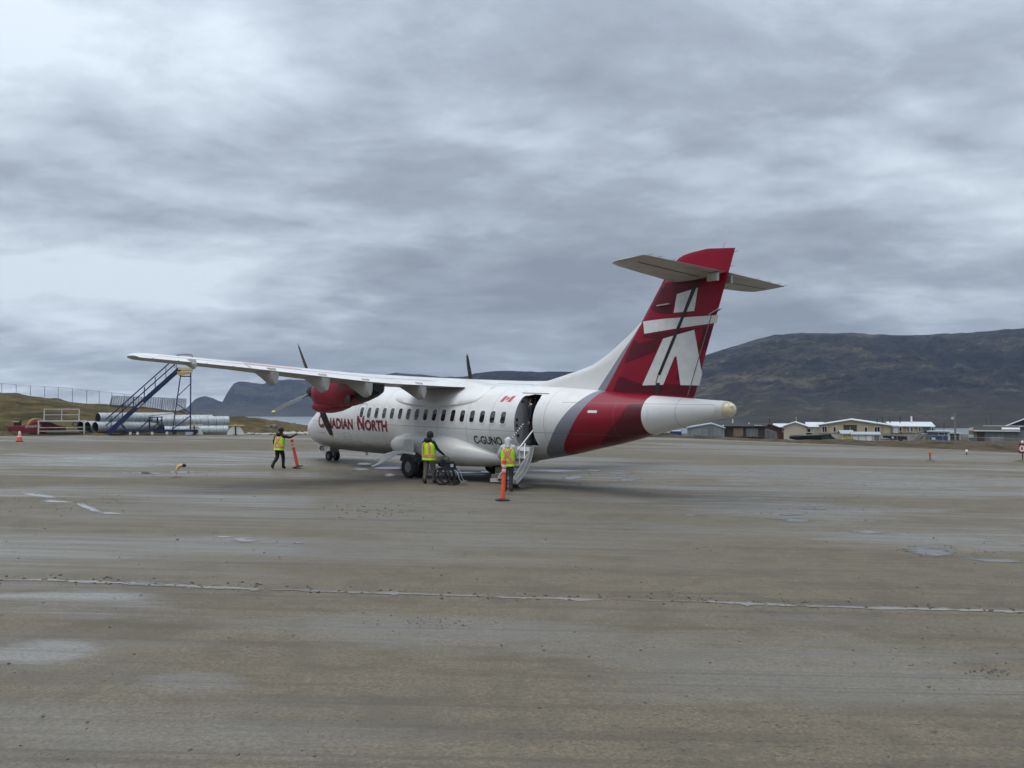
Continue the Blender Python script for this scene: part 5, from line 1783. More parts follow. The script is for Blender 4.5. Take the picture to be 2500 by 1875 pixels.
# ---- towed vibrating roller, red frame and ochre drum
M_MRED = mat('faded red machine paint', (0.22, 0.022, 0.030), 0.6, var=0.2, dirt=(0.12, 0.05, 0.04))
M_OCHRE = mat('rusty ochre steel', (0.30, 0.165, 0.050), 0.75, var=0.25, vscale=4, dirt=(0.14, 0.07, 0.03))
M_DSTEEL = mat('dark greasy steel', (0.03, 0.03, 0.03), 0.6, var=0.3)
ro = stand('towed_roller', 70, 1060, 4)
tag(ro, 'old red towed road roller with an ochre drum beside the white work stand', 'road roller')
Mx90 = Matrix.Rotation(R(90), 4, 'X')
MB().lathe([(.02, -.85), (.60, -.85), (.62, -.80), (.62, .80), (.60, .85), (.02, .85)], 32, 0, Matrix.Translation((0.55, 0.9, .50)) @ Mx90).build('drum', M_OCHRE, ro, smooth=30)
mb = MB()
fp = [(-.45, .10), (-.45, .50), (-.10, .56), (.25, .84), (.62, .94), (1.0, .90), (1.35, .82), (1.9, .56), (2.3, .52), (2.3, .22), (1.3, .22), (1.1, .10)]
mb.prism(fp, -0.09, -0.02, 'y')
sf = mb.build('side_frame', M_MRED, ro)
MB().prism(fp, 1.82, 1.89, 'y').build('side_frame', M_MRED, ro)
vs, fs = fit_text('DYNAPAC', 0.98, 0.17, 0.02)
decal('maker_lettering', [([(u + .10, v) for u, v in vs], fs)], lambda u, v: Vector((-.30 + u, -.096, .42 + v + .09 * (u / 1.2))), mat('white stencil', (0.66, 0.63, 0.60), 0.6), ro, (5, 5), label='white DYNAPAC lettering on the red frame')
MB().box((-.85, .5, .40), (.85, 1.3, .34)).build('engine_deck', M_MRED, ro)
MB().box((-.70, .45, .72), (.42, .5, .26)).build('engine_block', M_DSTEEL, ro)
MB().box((-.78, .30, .88), (.30, .30, .07)).build('fuel_tank', mat('cream tank', (0.62, 0.52, 0.30), 0.5), ro)
MB().tube([(-.48, .4, .60), (-.48, .4, .92), (-.40, .4, .98)], .05, 10).build('exhaust_pipe', M_DSTEEL, ro, smooth=50)
MB().box((-1.12, .25, .14), (.16, .4, .24)).build('support_foot', mat('pale block', (0.42, 0.40, 0.36), 0.7), ro)

# ---- white tubular work stand
M_WTUBE = mat('white tube', (0.62, 0.62, 0.58), 0.5, var=0.08, dirt=(0.36, 0.34, 0.30))
ws = stand('work_stand', 150, 1061, 0)
tag(ws, 'white tubular work stand with guard rails and two black diamonds', 'work stand')
W_ = 1.42
for y in (0, 1.1):
    for x in (-W_, W_):
        MB().beam((x, y, 0), (x, y, .92), .09, .09).build('leg', M_WTUBE, ws)
    MB().beam((-W_ - .08, y, .95), (W_ + .08, y, .95), .07, .09).build('deck_rail', M_WTUBE, ws)
    for z in (.26, .50):
        MB().beam((-W_, y, z), (W_, y, z), .05, .05).build('brace', M_WTUBE, ws)
for x in (-W_, W_):
    MB().beam((x, 0, .30), (x, 1.1, .30), .05, .05).build('brace', M_WTUBE, ws)
for k in range(9):
    MB().box((-W_ + .18 + k * .333, .55, .97), (.31, 1.2, .03)).build('deck_plank', M_WTUBE, ws)
for y in (0.05, 1.05):
    for x in (-1.10, 0.0, 1.10):
        MB().beam((x, y, .98), (x, y, 1.80), .05, .05).build('guard_post', M_WTUBE, ws)
    for z in (1.40, 1.80):
        MB().beam((-1.12, y, z), (1.12, y, z), .05, .05).build('guard_rail', M_WTUBE, ws)
for x in (-.90, .85):
    q = .15
    ring = [(x - .22, .72), (x, .72 + q), (x + .22, .72), (x, .72 - q)]
    mb = MB()
    for i in range(4):
        a, b = ring[i], ring[(i + 1) % 4]
        mb.beam((a[0], -.05, a[1]), (b[0], -.05, b[1]), .045, .045)
    mb.build('diamond_frame', M_BLKMET, ws)

# ---- corrugated culvert pipes
M_GALV = mat('galvanised steel', (0.42, 0.46, 0.48), 0.5, 0.4, var=0.18, vscale=2.5, dirt=(0.24, 0.26, 0.265), dscale=1.4)
M_GALVIN = mat('pipe inside', (0.10, 0.11, 0.11), 0.7, 0.2, var=0.2)
def pipe_mesh(L, r):
    mb = MB()
    rs = []
    n = 28
    k = int(L / 0.085)
    for i in range(k + 1):
        x = L * i / k
        rr = r + 0.004 * math.sin(2 * math.pi * i / 4.0) - (0.024 if i % 8 == 0 else 0)
        rs.append([Vector((x, rr * math.cos(2 * math.pi * j / n), rr * math.sin(2 * math.pi * j / n))) for j in range(n)])
    mb.rings(rs, 0, False)
    inner = [[Vector((x, (r - .02) * math.cos(2 * math.pi * j / n), (r - .02) * math.sin(2 * math.pi * j / n))) for j in range(n)] for x in (0, L * .3, L)]
    mb.rings(inner, 1, False)
    for x, a, b in ((0, 0, 0), (L, k, 2)):
        ring_o = rs[0] if x == 0 else rs[-1]
        ring_i = inner[0] if x == 0 else inner[-1]
        mb.rings([ring_o, ring_i], 0, False)
    return mb.mesh('culvert_pipe', [M_GALV, M_GALVIN], 50)
PIPE = pipe_mesh(5.9, 0.44)
def culvert(label, px, py, dy, z, turn, L=1.0):
    g = G(px, py)
    f = facing(px)
    away = Vector((-math.sin(f), math.cos(f), 0))
    p = g + away * dy
    o = link('culvert_pipe', PIPE)
    o.location = (p.x, p.y, gz(p.x, p.y) + 0.45 + z)
    o.rotation_euler = (R(random.uniform(0, 90)), 0, f + R(turn))
    o.scale = (L, 1, 1)
    tag(o, label, 'pipe', 'corrugated culvert pipes')
culvert('corrugated steel pipe on the ground, its open end beside the foot of the blue stairs', 232, 1060, 0.5, 0, 30)
culvert('corrugated steel pipe on the ground, second open end from the blue stairs', 213, 1060, 1.2, 0, 32)
culvert('corrugated steel pipe on the ground half hidden behind the white work stand', 196, 1060, 1.9, 0, 34)
culvert('corrugated steel pipe lying on top of the left stack behind the blue stairs', 238, 1060, 1.1, 0.66, 26)
culvert('lowest corrugated steel pipe behind the base frame of the blue stairs', 330, 1060, 2.4, 0.0, 14, 1.12)
culvert('front corrugated steel pipe of the right hand stack, reaching past the stairs', 384, 1060, 1.6, 0.42, 10, 0.90)
culvert('rear corrugated steel pipe of the right hand stack, only its end showing', 368, 1060, 2.7, 0.50, 16, 0.8)
culvert('corrugated steel pipe under the right hand stack', 400, 1061, 2.0, -0.30, 9, 0.80)

# ---- blue mobile stairs with a yellow platform
M_BLUE = mat('dark blue paint', (0.009, 0.024, 0.090), 0.45, var=0.2, dirt=(0.03, 0.035, 0.05))
M_YEL = mat('yellow paint', (0.66, 0.45, 0.13), 0.55, var=0.15, dirt=(0.42, 0.30, 0.12))
M_WOOD = mat('raw timber', (0.42, 0.30, 0.17), 0.8, var=0.2, stretch=(1, 8, 8))
ms = stand('mobile_stairs', 262, 1062, -4)
tag(ms, 'tall dark blue mobile stairs with a yellow top platform under the wing tip', 'mobile stairs')
# local: X right; foot at 0, platform at +4.8, height 4.85
XT, ZT = 4.75, 4.85
for y in (0.0, 0.95):
    MB().beam((0.0, y, .12), (XT, y, ZT), .07, .30).build('stringer', M_BLUE, ms)
    # guard rails
    for up_ in (.55, 1.0):
        MB().tube([(-.15, y, .10 + up_), (XT - .1, y, ZT + up_ + .02)], .024, 7).build('handrail', M_BLUE, ms, smooth=60)
    for k in range(7):
        t = (k + .3) / 6.6
        x, z = XT * t, .12 + (ZT - .12) * t
        MB().tube([(x, y, z), (x, y, z + 1.0)], .020, 6).build('rail_post', M_BLUE, ms, smooth=60)
NS = 21
for k in range(NS):
    t = (k + .6) / NS
    MB().box((XT * t, .475, .12 + (ZT - .12) * t + .02), (.24, .88, .035)).build('tread', mat('grey tread plate', (0.20, 0.21, 0.23), 0.6, var=0.15), ms)
# platform
MB().box((XT + .42, .475, ZT - .01), (1.05, 1.15, .18)).build('platform', mat('pale yellow paint', (0.70, 0.55, 0.25), 0.55, var=0.12), ms)
MB().prism([(XT - .2, ZT - .20), (XT + .9, ZT - .20), (XT + .75, ZT - .34), (XT - .05, ZT - .50)], -.06, 1.01, 'y').build('platform_bracket', M_YEL, ms)
M_RRAIL = mat('weathered red rail', (0.22, 0.12, 0.11), 0.6)
for y in (-.05, 1.0):
    MB().tube([(XT - .35, y, ZT + .1), (XT - .28, y, ZT + 1.0), (XT + .35, y, ZT + 1.10), (XT + .80, y, ZT + 1.05), (XT + .90, y, ZT + .95), (XT + .92, y, ZT + .1)], .024, 7).build('platform_rail', M_RRAIL, ms, smooth=60)
    MB().tube([(XT - .30, y, ZT + .55), (XT + .90, y, ZT + .55)], .020, 7).build('platform_midrail', M_RRAIL, ms, smooth=60)
# supporting tower
for y in (0.0, .95):
    MB().tube([(XT + .78, y, ZT - .2), (XT + .80, y, .30)], .040, 8).build('tower_leg', M_BLUE, ms, smooth=60)
    MB().tube([(XT + .10, y, ZT - .3), (XT - .42, y, .32)], .040, 8).build('tower_leg', M_BLUE, ms, smooth=60)
    MB().tube([(XT + .05, y, ZT - .55), (XT + .78, y, ZT - .55)], .026, 7).build('tower_rung', M_BLUE, ms, smooth=60)
    MB().tube([(XT - .18, y, 2.75), (XT + .78, y, 3.75)], .026, 7).build('tower_brace', M_BLUE, ms, smooth=60)
    MB().tube([(XT - .24, y, 2.30), (XT + .80, y, 1.55)], .026, 7).build('tower_brace', M_BLUE, ms, smooth=60)
    MB().tube([(XT - .50, y, .32), (XT + .78, y, 1.35)], .034, 7).build('tower_brace', M_BLUE, ms, smooth=60)
    # base frame
    MB().beam((.15, y, .25), (XT + 1.30, y, .25), .10, .16).build('base_beam', M_BLUE, ms)
    MB().tube([(2.75, y, .32), (2.75, y, 1.22)], .04, 7).build('frame_post', M_BLUE, ms, smooth=60)
    MB().tube([(3.58, y, .32), (3.58, y, 1.26)], .04, 7).build('frame_post', M_BLUE, ms, smooth=60)
    MB().tube([(2.0, y, .32), (2.78, y, 1.15)], .034, 7).build('frame_brace', M_BLUE, ms, smooth=60)
    MB().tube([(2.80, y, .32), (3.58, y, 1.1)], .034, 7).build('frame_brace', M_BLUE, ms, smooth=60)
    MB().tube([(1.2, y, .32), (.75, y, .92)], .034, 7).build('frame_brace', M_BLUE, ms, smooth=60)
    MB().beam((2.70, y, 1.24), (3.64, y, 1.28), .06, .07).build('frame_top', M_BLUE, ms)
    for x in (.98, XT - .30, XT + 1.15):
        MB().lathe([(.05, -.06), (.15, -.07), (.165, -.04), (.165, .04), (.15, .07), (.05, .06)], 18, 0, Matrix.Translation((x, y, .165)) @ Mx90).build('wheel', M_BLACK, ms, smooth=40)
for x in (.6, XT + 1.28, 2.9):
    MB().beam((x, 0, .25), (x, .95, .25), .10, .12).build('cross_beam', M_BLUE, ms)
for x in (1.5, 1.98, 2.95, 3.95):
    MB().box((x, -.10, .10), (.16, .12, .20)).build('pad_block', M_CONEW, ms)
MB().box((2.14, -.044, 2.16), (.55, .012, .10), 0, Matrix.Translation((2.14, 0, 2.16)) @ Matrix.Rotation(R(-44.8), 4, 'Y') @ Matrix.Translation((-2.14, 0, -2.16))).build('maker_plate', mat('pale plate', (0.45, 0.48, 0.52), 0.5), ms)
pk = stand('timber_plank', 291, 1060.5, 0)
tag(pk, 'pale timber plank leaning against the base of the blue stairs', 'plank')
MB().beam((-.25, -.32, .05), (.38, -.18, .98), .14, .05).build('plank', M_WOOD, pk)
MB().beam((-.05, -.36, .42), (.16, -.30, .62), .22, .05).build('plank_patch', mat('white painted wood', (0.55, 0.52, 0.45), 0.7), pk)
tb = stand('timber_plank', 395, 1060, 0)
tag(tb, 'long pale timber laid on top of the blue base frame', 'plank')
MB().beam((-.95, .30, 1.36), (1.25, .42, 1.62), .10, .05).build('plank', M_WOOD, tb)

# ---- two white trestles with yellow bars
M_WPLATE = mat('white plate', (0.72, 0.72, 0.70), 0.5, var=0.05, dirt=(0.48, 0.46, 0.42))
def trestle(label, px, py):
    o = stand('jack_trestle', px, py, 0)
    tag(o, label, 'trestle', 'white trestles with yellow bars')
    for sg in (-1, 1):
        q = [(sg * .05, .02), (sg * .62, .02), (sg * .60, .18), (sg * .42, .50), (sg * .25, .62), (sg * .05, .64)]
        MB().prism(q, -.02, .02, 'y').build('side_plate', M_WPLATE, o)
    MB().tube([(0, -.06, 0), (0, -.06, .74)], .045, 10).build('post', M_BLKMET, o, smooth=60)
    MB().box((0, -.04, .74), (1.20, .14, .075)).build('yellow_bar', M_YEL, o)
    MB().lathe([(.05, .775), (.05, .83), (.02, .86)], 12, 0, Matrix.Translation((0, -.04, 0))).build('cap', mat('cream cap', (0.55, 0.48, 0.25), 0.5), o, smooth=40)
    MB().lathe([(.16, 0), (.16, .05), (.06, .06)], 14, 0, Matrix.Translation((0, -.06, 0))).build('foot', M_DSTEEL, o)
trestle('white trestle with a yellow bar next to the blue stairs', 474, 1062)
trestle('white trestle with a yellow bar standing alone right of the pipes', 575, 1062)

# ---- bent edge light with a blue lens
bl = stand('edge_light', 428, 1166, 0)
tag(bl, 'leaning yellow edge light with a dark blue lens on the apron', 'edge light')
MB().tube([(-.02, 0, 0), (.03, 0, .16), (.06, 0, .30)], .030, 8).build('stake', mat('pale plastic', (0.50, 0.48, 0.40), 0.5), bl, smooth=60)
MB().tube([(.05, 0, .26), (.09, 0, .37), (.16, 0, .41), (.22, 0, .415)], [.05, .058, .065, .06], 10).build('housing', M_YEL, bl, smooth=60)
MB().tube([(.22, 0, .415), (.30, 0, .412), (.345, 0, .41)], [.062, .060, .03], 12).build('lens', mat('blue lens', (0.012, 0.010, 0.05), 0.12), bl, smooth=60)
MB().lathe([(.22, 0.005), (.16, .03), (.05, .05)], 14).build('earth_collar', mat('brown mud', (0.105, 0.088, 0.06), 0.9, var=.2), bl, smooth=60)
# ---- edge lights and sign on the right
el = stand('edge_light', 2271, 1126.5, 0)
tag(el, 'orange topped edge light on a short stake on the right of the apron', 'edge light')
MB().tube([(0, 0, 0), (-.01, 0, .42)], .035, 8).build('stake', mat('rusty stake', (0.16, 0.09, 0.05), 0.8, var=.2), el, smooth=60)
MB().lathe([(.075, .38), (.085, .44), (.07, .56), (.03, .60)], 14).build('lamp_head', mat('orange lens', (0.55, 0.17, 0.05), 0.4), el, smooth=60)
MB().lathe([(.34, 0.002), (.22, .05), (.08, .10), (.03, .11)], 12).build('earth_mound', mat('brown mud', (0.105, 0.088, 0.06), 0.9), el, smooth=60)
e2 = stand('edge_light', 2360, 1111, 0)
tag(e2, 'small white edge light near the far rim on the right', 'edge light')
MB().tube([(0, 0, 0), (0, 0, .18)], .03, 8).build('stake', M_DSTEEL, e2, smooth=60)
MB().lathe([(.06, .17), (.085, .22), (.08, .32), (.03, .36)], 12).build('lamp_head', mat('white globe', (0.78, 0.78, 0.76), 0.3), e2, smooth=60)
sg_ = stand('runway_sign', 2496, 1128, 0)
tag(sg_, 'dark red runway sign with a white numeral at the right edge', 'sign')
MB().box((.45, 0, .78), (1.22, .06, .58)).build('panel', mat('sign red', (0.20, 0.012, 0.020), 0.5), sg_)
vs, fs = fit_text('0', 0.26, 0.36, 0.03)
decal('numeral', [(vs, fs)], lambda u, v: Vector((-.135 + u, -.034, .60 + v)), mat('sign white', (0.78, 0.76, 0.74), 0.5), sg_, (5, 5))
for x in (.02, .85):
    MB().tube([(x, .02, 0), (x, .02, .55)], .03, 8).build('post', M_DSTEEL, sg_, smooth=60)
MB().lathe([(.55, 0.002), (.35, .07), (.10, .13), (.03, .14)], 12).build('earth_mound', mat('brown mud', (0.105, 0.088, 0.06), 0.9), sg_, smooth=60)
MB().lathe([(.05, 1.07), (.07, 1.12), (.06, 1.20), (.02, 1.23)], 12, 0, Matrix.Translation((.02, 0, 0))).build('sign_lamp', mat('white globe', (0.78, 0.78, 0.76), 0.3), sg_, smooth=60)

# ---- fences on the left rise
def chainlink(name, c, scale=22.0, width=0.12):
    m = bpy.data.materials.new(name); m.use_nodes = True
    N = NT(m.node_tree)
    b = N.n['Principled BSDF']
    b.inputs['Base Color'].default_value = (*c, 1); b.inputs['Roughness'].default_value = 0.5; b.inputs['Metallic'].default_value = 0.0
    tcx = N.new('ShaderNodeTexCoord')
    sx = N.new('ShaderNodeSeparateXYZ'); N.l.new(tcx.outputs['Object'], sx.inputs[0])
    def saw(a): return N.math('LESS_THAN', N.math('FRACT', N.math('MULTIPLY', a, scale)), width)
    a1 = saw(N.math('ADD', sx.outputs[0], sx.outputs[2])); a2 = saw(N.math('ADD', N.math('SUBTRACT', sx.outputs[0], sx.outputs[2]), 100.0))
    N.l.new(N.math('MAXIMUM', a1, a2), b.inputs['Alpha'])
    return m
M_FPOST = mat('galvanised post', (0.30, 0.31, 0.32), 0.5, 0.5, var=0.1)
def fence(label, tops, height, depth, mesh_m, post_r=0.035, lean=None, name='chain_link_fence', slats=0):
    """tops: pixels of the post tops at a given depth"""
    P = [D(px, py, depth) for px, py in tops]
    org = P[0].copy(); org.z -= height
    o = empty(name, org)
    tag(o, label, 'fence')
    loc = [p - org for p in P]
    for i, p in enumerate(loc):
        bx, by, bz = p.x, p.y, p.z - height - 0.4
        dx = lean[i] if lean else 0
        MB().tube([(bx - dx, by, bz), (p.x, p.y, p.z)], post_r, 7).build('post', M_FPOST, o, smooth=60)
    for i, (a, b) in enumerate(zip(loc, loc[1:])):
        MB().tube([a, b], 0.022, 6).build('top_rail', M_FPOST, o, smooth=60)
        la, lb = (lean[i], lean[i + 1]) if lean else (0, 0)
        MB().add([(a.x - la, a.y, a.z - height), (b.x - lb, b.y, b.z - height), b, a], [(0, 1, 2, 3)]).build('wire_mesh', mesh_m, o, fix=False)
        for k in range(slats):
            t = (k + .5) / slats
            q = a.lerp(b, t)
            lx = la + (lb - la) * t
            MB().beam((q.x - lx, q.y - .01, q.z - height), (q.x, q.y - .01, q.z), .035, .03).build('slat', M_DSTEEL, o)
    return o
z5 = lambda x, y: (.28933 * x, 840 + .28933 * y)
M_CL = chainlink('thin chain link', (0.30, 0.32, 0.34), 9.0, 0.06)
M_CL2 = chainlink('dense chain link', (0.045, 0.05, 0.055), 8.0, 0.26)
fence('long chain link fence along the grassy rise on the far left', [z5(-230, 300)] + [z5(x, y) for x, y in ((-105, 316), (15, 330), (137, 343), (258, 352), (378, 358), (492, 365), (613, 375), (733, 388), (838, 400), (943, 409), (1050, 421), (1170, 437))], 2.05, 112, M_CL)
fence('sagging dark chain link fence with bent pickets on the rise behind the stairs', [z5(x, y) for x, y in ((945, 437), (1080, 441), (1225, 447), (1370, 452), (1470, 458), (1570, 462))], 1.9, 88, M_CL2, 0.03, [.55, .25, .18, .22, .20, .04], 'leaning_fence', 7)
# ================================================================== houses beyond the right rim
M_ROOFW = mat('pale metal roof', (0.62, 0.66, 0.68), 0.45, 0.2, var=0.08, vscale=0.6)
M_ROOFG = mat('grey metal roof', (0.36, 0.40, 0.42), 0.5, 0.2, var=0.12, vscale=0.6)
M_ROOFD = mat('dark tar roof', (0.028, 0.028, 0.030), 0.85, var=0.2, vscale=0.8)
M_CREAMW = mat('cream siding', (0.52, 0.47, 0.36), 0.75, var=0.05, vscale=0.7)
M_PLY = mat('yellowed plywood', (0.50, 0.43, 0.28), 0.8, var=0.14, vscale=0.8, dirt=(0.30, 0.24, 0.14), dscale=0.7, stretch=(1, 1, .35))
M_SKIRT = mat('pale skirting', (0.46, 0.44, 0.38), 0.8, var=0.1)
M_GREENW = mat('green siding', (0.055, 0.095, 0.078), 0.7, var=0.1)
M_TAN = mat('tan siding', (0.42, 0.29, 0.13), 0.75, var=0.1)
M_GREYW = mat('weathered grey boards', (0.17, 0.18, 0.185), 0.85, var=0.25, vscale=1.2, stretch=(4, 4, .3))
M_TIN = mat('old corrugated tin', (0.30, 0.32, 0.33), 0.55, 0.4, var=0.22, vscale=1.0, stretch=(3, 3, .4), dirt=(0.16, 0.14, 0.12))
M_BROWNW = mat('dark brown boards', (0.060, 0.042, 0.036), 0.85, var=0.25, vscale=1.3)
M_REDW = mat('faded red boards', (0.085, 0.030, 0.028), 0.8, var=0.2, vscale=1.2)
M_TRIM = mat('white trim', (0.70, 0.70, 0.68), 0.6, var=0.04)
M_PANE = mat('house window glass', (0.025, 0.028, 0.032), 0.12, var=0.3, vscale=0.8)
M_BLUEBOX = mat('blue container', (0.016, 0.062, 0.20), 0.55, var=0.15, vscale=0.6, dirt=(0.03, 0.06, 0.12))
M_TARP = mat('dark tarpaulin', (0.022, 0.026, 0.028), 0.7, var=0.3, vscale=1.5, bump=0.5, bscale=3)
M_STEPW2 = mat('grey timber', (0.22, 0.205, 0.18), 0.85, var=0.15)

def at(px, py, Y, turn=0.0, name='house'):
    """an Empty on the ground seen at a pixel at depth Y"""
    p = D(px, py, Y)
    return empty(name, p, facing(px) + R(turn))
def width(px0, px1, Y):
    return (px1 - px0) / FPX * Y * (1 + ((px0 + px1) / 2 - 1250) ** 2 / FPX ** 2 * 0) 
def house_window(parent, x, y, z, w, h, face='y', mull=1):
    o = empty('window', (x, y, z)); o.parent = parent
    t = .10
    def P(cx, cz, sx, sz, d, dy):
        if face == 'y': return (cx, -dy, cz), (sx, d, sz)
        return (dy, cx, cz), (d, sx, sz)
    for cx, cz, sx, sz in ((0, h / 2 + t / 2, w + 2 * t, t), (0, -h / 2 - t / 2, w + 2 * t, t), (-w / 2 - t / 2, 0, t, h), (w / 2 + t / 2, 0, t, h)):
        c_, s_ = P(cx, cz, sx, sz, .08, .03)
        MB().box(c_, s_).build('frame', M_TRIM, o)
    c_, s_ = P(0, 0, w, h, .03, .012)
    MB().box(c_, s_).build('pane', M_PANE, o)
    for k in range(mull):
        c_, s_ = P(-w / 2 + w * (k + 1) / (mull + 1), 0, .06, h, .05, .03)
        MB().box(c_, s_).build('mullion', M_TRIM, o)
    return o
def door(parent, x, y, z, w, h, m, face='y'):
    o = empty('door', (x, y, z)); o.parent = parent
    if face == 'y':
        MB().box((0, -.04, h / 2), (w, .07, h)).build('leaf', m, o)
        MB().box((w * .38, -.10, h * .48), (.06, .06, .06)).build('handle', M_DSTEEL, o)
    else:
        MB().box((.04, 0, h / 2), (.07, w, h)).build('leaf', m, o)
        MB().box((.10, w * .38, h * .48), (.06, .06, .06)).build('handle', M_DSTEEL, o)
    return o
def gable(parent, x0, x1, y0, y1, zb, ze, zr, wall, roof, along='y', over=.35, peak=.5, thick=.14):
    """walls up to the eaves ze with a ridge zr; along: axis the ridge runs on"""
    if along == 'y':
        xm = x0 + (x1 - x0) * peak
        MB().prism([(x0, zb), (x1, zb), (x1, ze), (xm, zr), (x0, ze)], y0, y1, 'y').build('wall', wall, parent)
        for a, za, b, zb_ in ((x0 - over, ze - over * (zr - ze) / (xm - x0), xm, zr), (xm, zr, x1 + over, ze - over * (zr - ze) / (x1 - xm))):
            MB().prism([(a, za + .02), (b, zb_ + .02), (b, zb_ + thick), (a, za + thick)], y0 - over, y1 + over, 'y').build('roof', roof, parent)
    else:
        ym = y0 + (y1 - y0) * peak
        MB().prism([(y0, zb), (y1, zb), (y1, ze), (ym, zr), (y0, ze)], x0, x1, 'x').build('wall', wall, parent)
        for a, za, b, zb_ in ((y0 - over, ze - over * (zr - ze) / (ym - y0), ym, zr), (ym, zr, y1 + over, ze - over * (zr - ze) / (y1 - ym))):
            MB().prism([(a, za + .02), (b, zb_ + .02), (b, zb_ + thick), (a, za + thick)], x0 - over, x1 + over, 'x').build('roof', roof, parent)
def boards(parent, x0, x1, z0, z1, y, m, n=None, rough=.04):
    n = n or int((x1 - x0) / .35)
    w = (x1 - x0) / n
    for k in range(n):
        MB().box((x0 + w * (k + .5), y - .02 - random.uniform(0, rough), (z0 + z1) / 2 + random.uniform(-.05, .05)), (w * .94, .04, z1 - z0)).build('board', m, parent)

# ---- long yellow house (gable end towards the apron)
Y = 165
k_ = Y / FPX
h = at(2090, 1081, Y, 0, 'plywood_house')
tag(h, 'long yellowed plywood house with a pale metal roof and a recessed porch', 'house')
X = lambda px: (px - 2090) * k_
Z = lambda py: (1081 - py) * k_
x0, x1 = X(2005), X(2167)
zf = Z(1058)
# gable block
gable(h, x0, x1, 0, 26, zf, Z(1039), Z(1026), M_PLY, M_ROOFW, 'y', .4, .46)
MB().box(((x0 + x1) / 2, 13, zf / 2 - .3), (x1 - x0 - .1, 25.8, zf + .55)).build('skirting', M_SKIRT, h)
for px, w, mu in ((2018.5, .82, 1), (2041.5, .42, 0), (2112.5, .46, 0), (2137.5, .92, 1)):
    house_window(h, X(px), -.02, Z(1049), w, 1.05 if mu else .95, 'y', mu)
# recessed porch: its shade painted as a dark panel, posts in front
pr = empty('porch', (X(2077), 0, zf)); pr.parent = h
MB().box((0, -.03, Z(1041) / 2 - zf / 2 + .35), (X(2093) - X(2062), .05, 1.25)).build('porch_shade_panel', mat('painted porch shade', (0.055, 0.05, 0.042), 0.8), pr)
for dx in (-.5, 0, .5):
    MB().box((dx * (X(2093) - X(2062)), -.12, .62), (.10, .12, 1.3)).build('porch_post', M_PLY, pr)
MB().box((.6, -.14, .45), (1.2, .05, .05)).build('porch_rail', M_STEPW2, pr)
for i in range(6):
    MB().box((X(2062) - X(2077) - .2 - i * .28, -.6, -.10 - i * .29), (.30, 1.0, .06)).build('porch_step', M_STEPW2, pr)
# wing of rooms along the receding side
gable(h, x1, X(2264), 5, 24, zf, Z(1042), Z(1033), M_PLY, M_ROOFW, 'x', .35, .5)
MB().box(((x1 + X(2232)) / 2 + .1, 14, zf / 2 - .3), (X(2232) - x1, 17.8, zf + .5)).build('skirting', M_SKIRT, h)
MB().box((X(2196), 4.95, (zf + Z(1043)) / 2), (X(2201) - X(2188), .10, Z(1043) - zf)).build('tan_panel', M_TAN, h)
MB().box((X(2255), 4.90, (zf + Z(1043)) / 2), (X(2268) - X(2243), .16, Z(1043) - zf)).build('green_panel', M_GREENW, h, label='dark green end of the house')
MB().box((X(2256), 4.92, zf / 2 - .2), (X(2266) - X(2247), .10, zf + .3)).build('skirting', mat('tan skirting', (0.34, 0.29, 0.21), 0.8), h)
for px, w in ((2168, .30), (2191.5, .40), (2208, .30), (2216.5, .30), (2234, .30), (2262, .38)):
    house_window(h, X(px), 4.84, Z(1049), w, .85, 'y', 0)
door(h, X(2180), 4.93, zf, 1.0, 1.55, M_TRIM)
for j, (xa, dirn) in enumerate(((X(2247), -1), (X(2238), -1))):
    st_ = empty('outside_stairs', (xa, 4.0 - j * .9, zf)); st_.parent = h
    for i in range(7):
        MB().box((dirn * (.2 + i * .27), 0, -.12 - i * .26), (.30, .8, .06)).build('tread', M_STEPW2, st_)
    for yy in (-.42, .42):
        MB().beam((0, yy, -.1), (dirn * 2.1, yy, -2.0), .07, .22).build('stringer', M_STEPW2, st_)
        MB().beam((0, yy, .85), (dirn * 2.1, yy, -1.05), .06, .06).build('handrail', M_STEPW2, st_)
for px, hh in ((2140, .6), (2152, .9), (2170, .5), (2193, 1.0)):
    MB().tube([(X(px), 9, Z(1034)), (X(px), 9, Z(1030) + hh)], .09, 8).build('vent_pipe', M_DSTEEL, h, smooth=60)
MB().tube([(X(2221), 12, Z(1036)), (X(2221), 12, Z(1017))], .16, 8).build('chimney', M_TRIM, h, smooth=60)

# ---- cream house left of it
Y = 190; k_ = Y / FPX
h = at(1960, 1076, Y, 0, 'cream_house')
tag(h, 'cream house with a bright pale roof left of the plywood house', 'house')
X = lambda px: (px - 1960) * k_
Z = lambda py: (1076 - py) * k_
gable(h, X(1916), X(1969), 0, 16, -.3, Z(1041), Z(1032), M_CREAMW, M_ROOFW, 'y', .35, .5)
gable(h, X(1969) + .05, X(2008), 1.5, 15, -.3, Z(1043), Z(1033), M_CREAMW, M_ROOFW, 'x', .3, .5)
house_window(h, X(1975), 1.46, Z(1052), .6, .9, 'y', 0)
house_window(h, X(2001), 1.46, Z(1052), .5, .8, 'y', 0)
door(h, X(1988), 1.44, Z(1062), .9, 1.9, M_SKIRT)
MB().tube([(X(1995), 8, Z(1036)), (X(1995), 8, Z(1030))], .10, 8).build('chimney', M_DSTEEL, h, smooth=60)

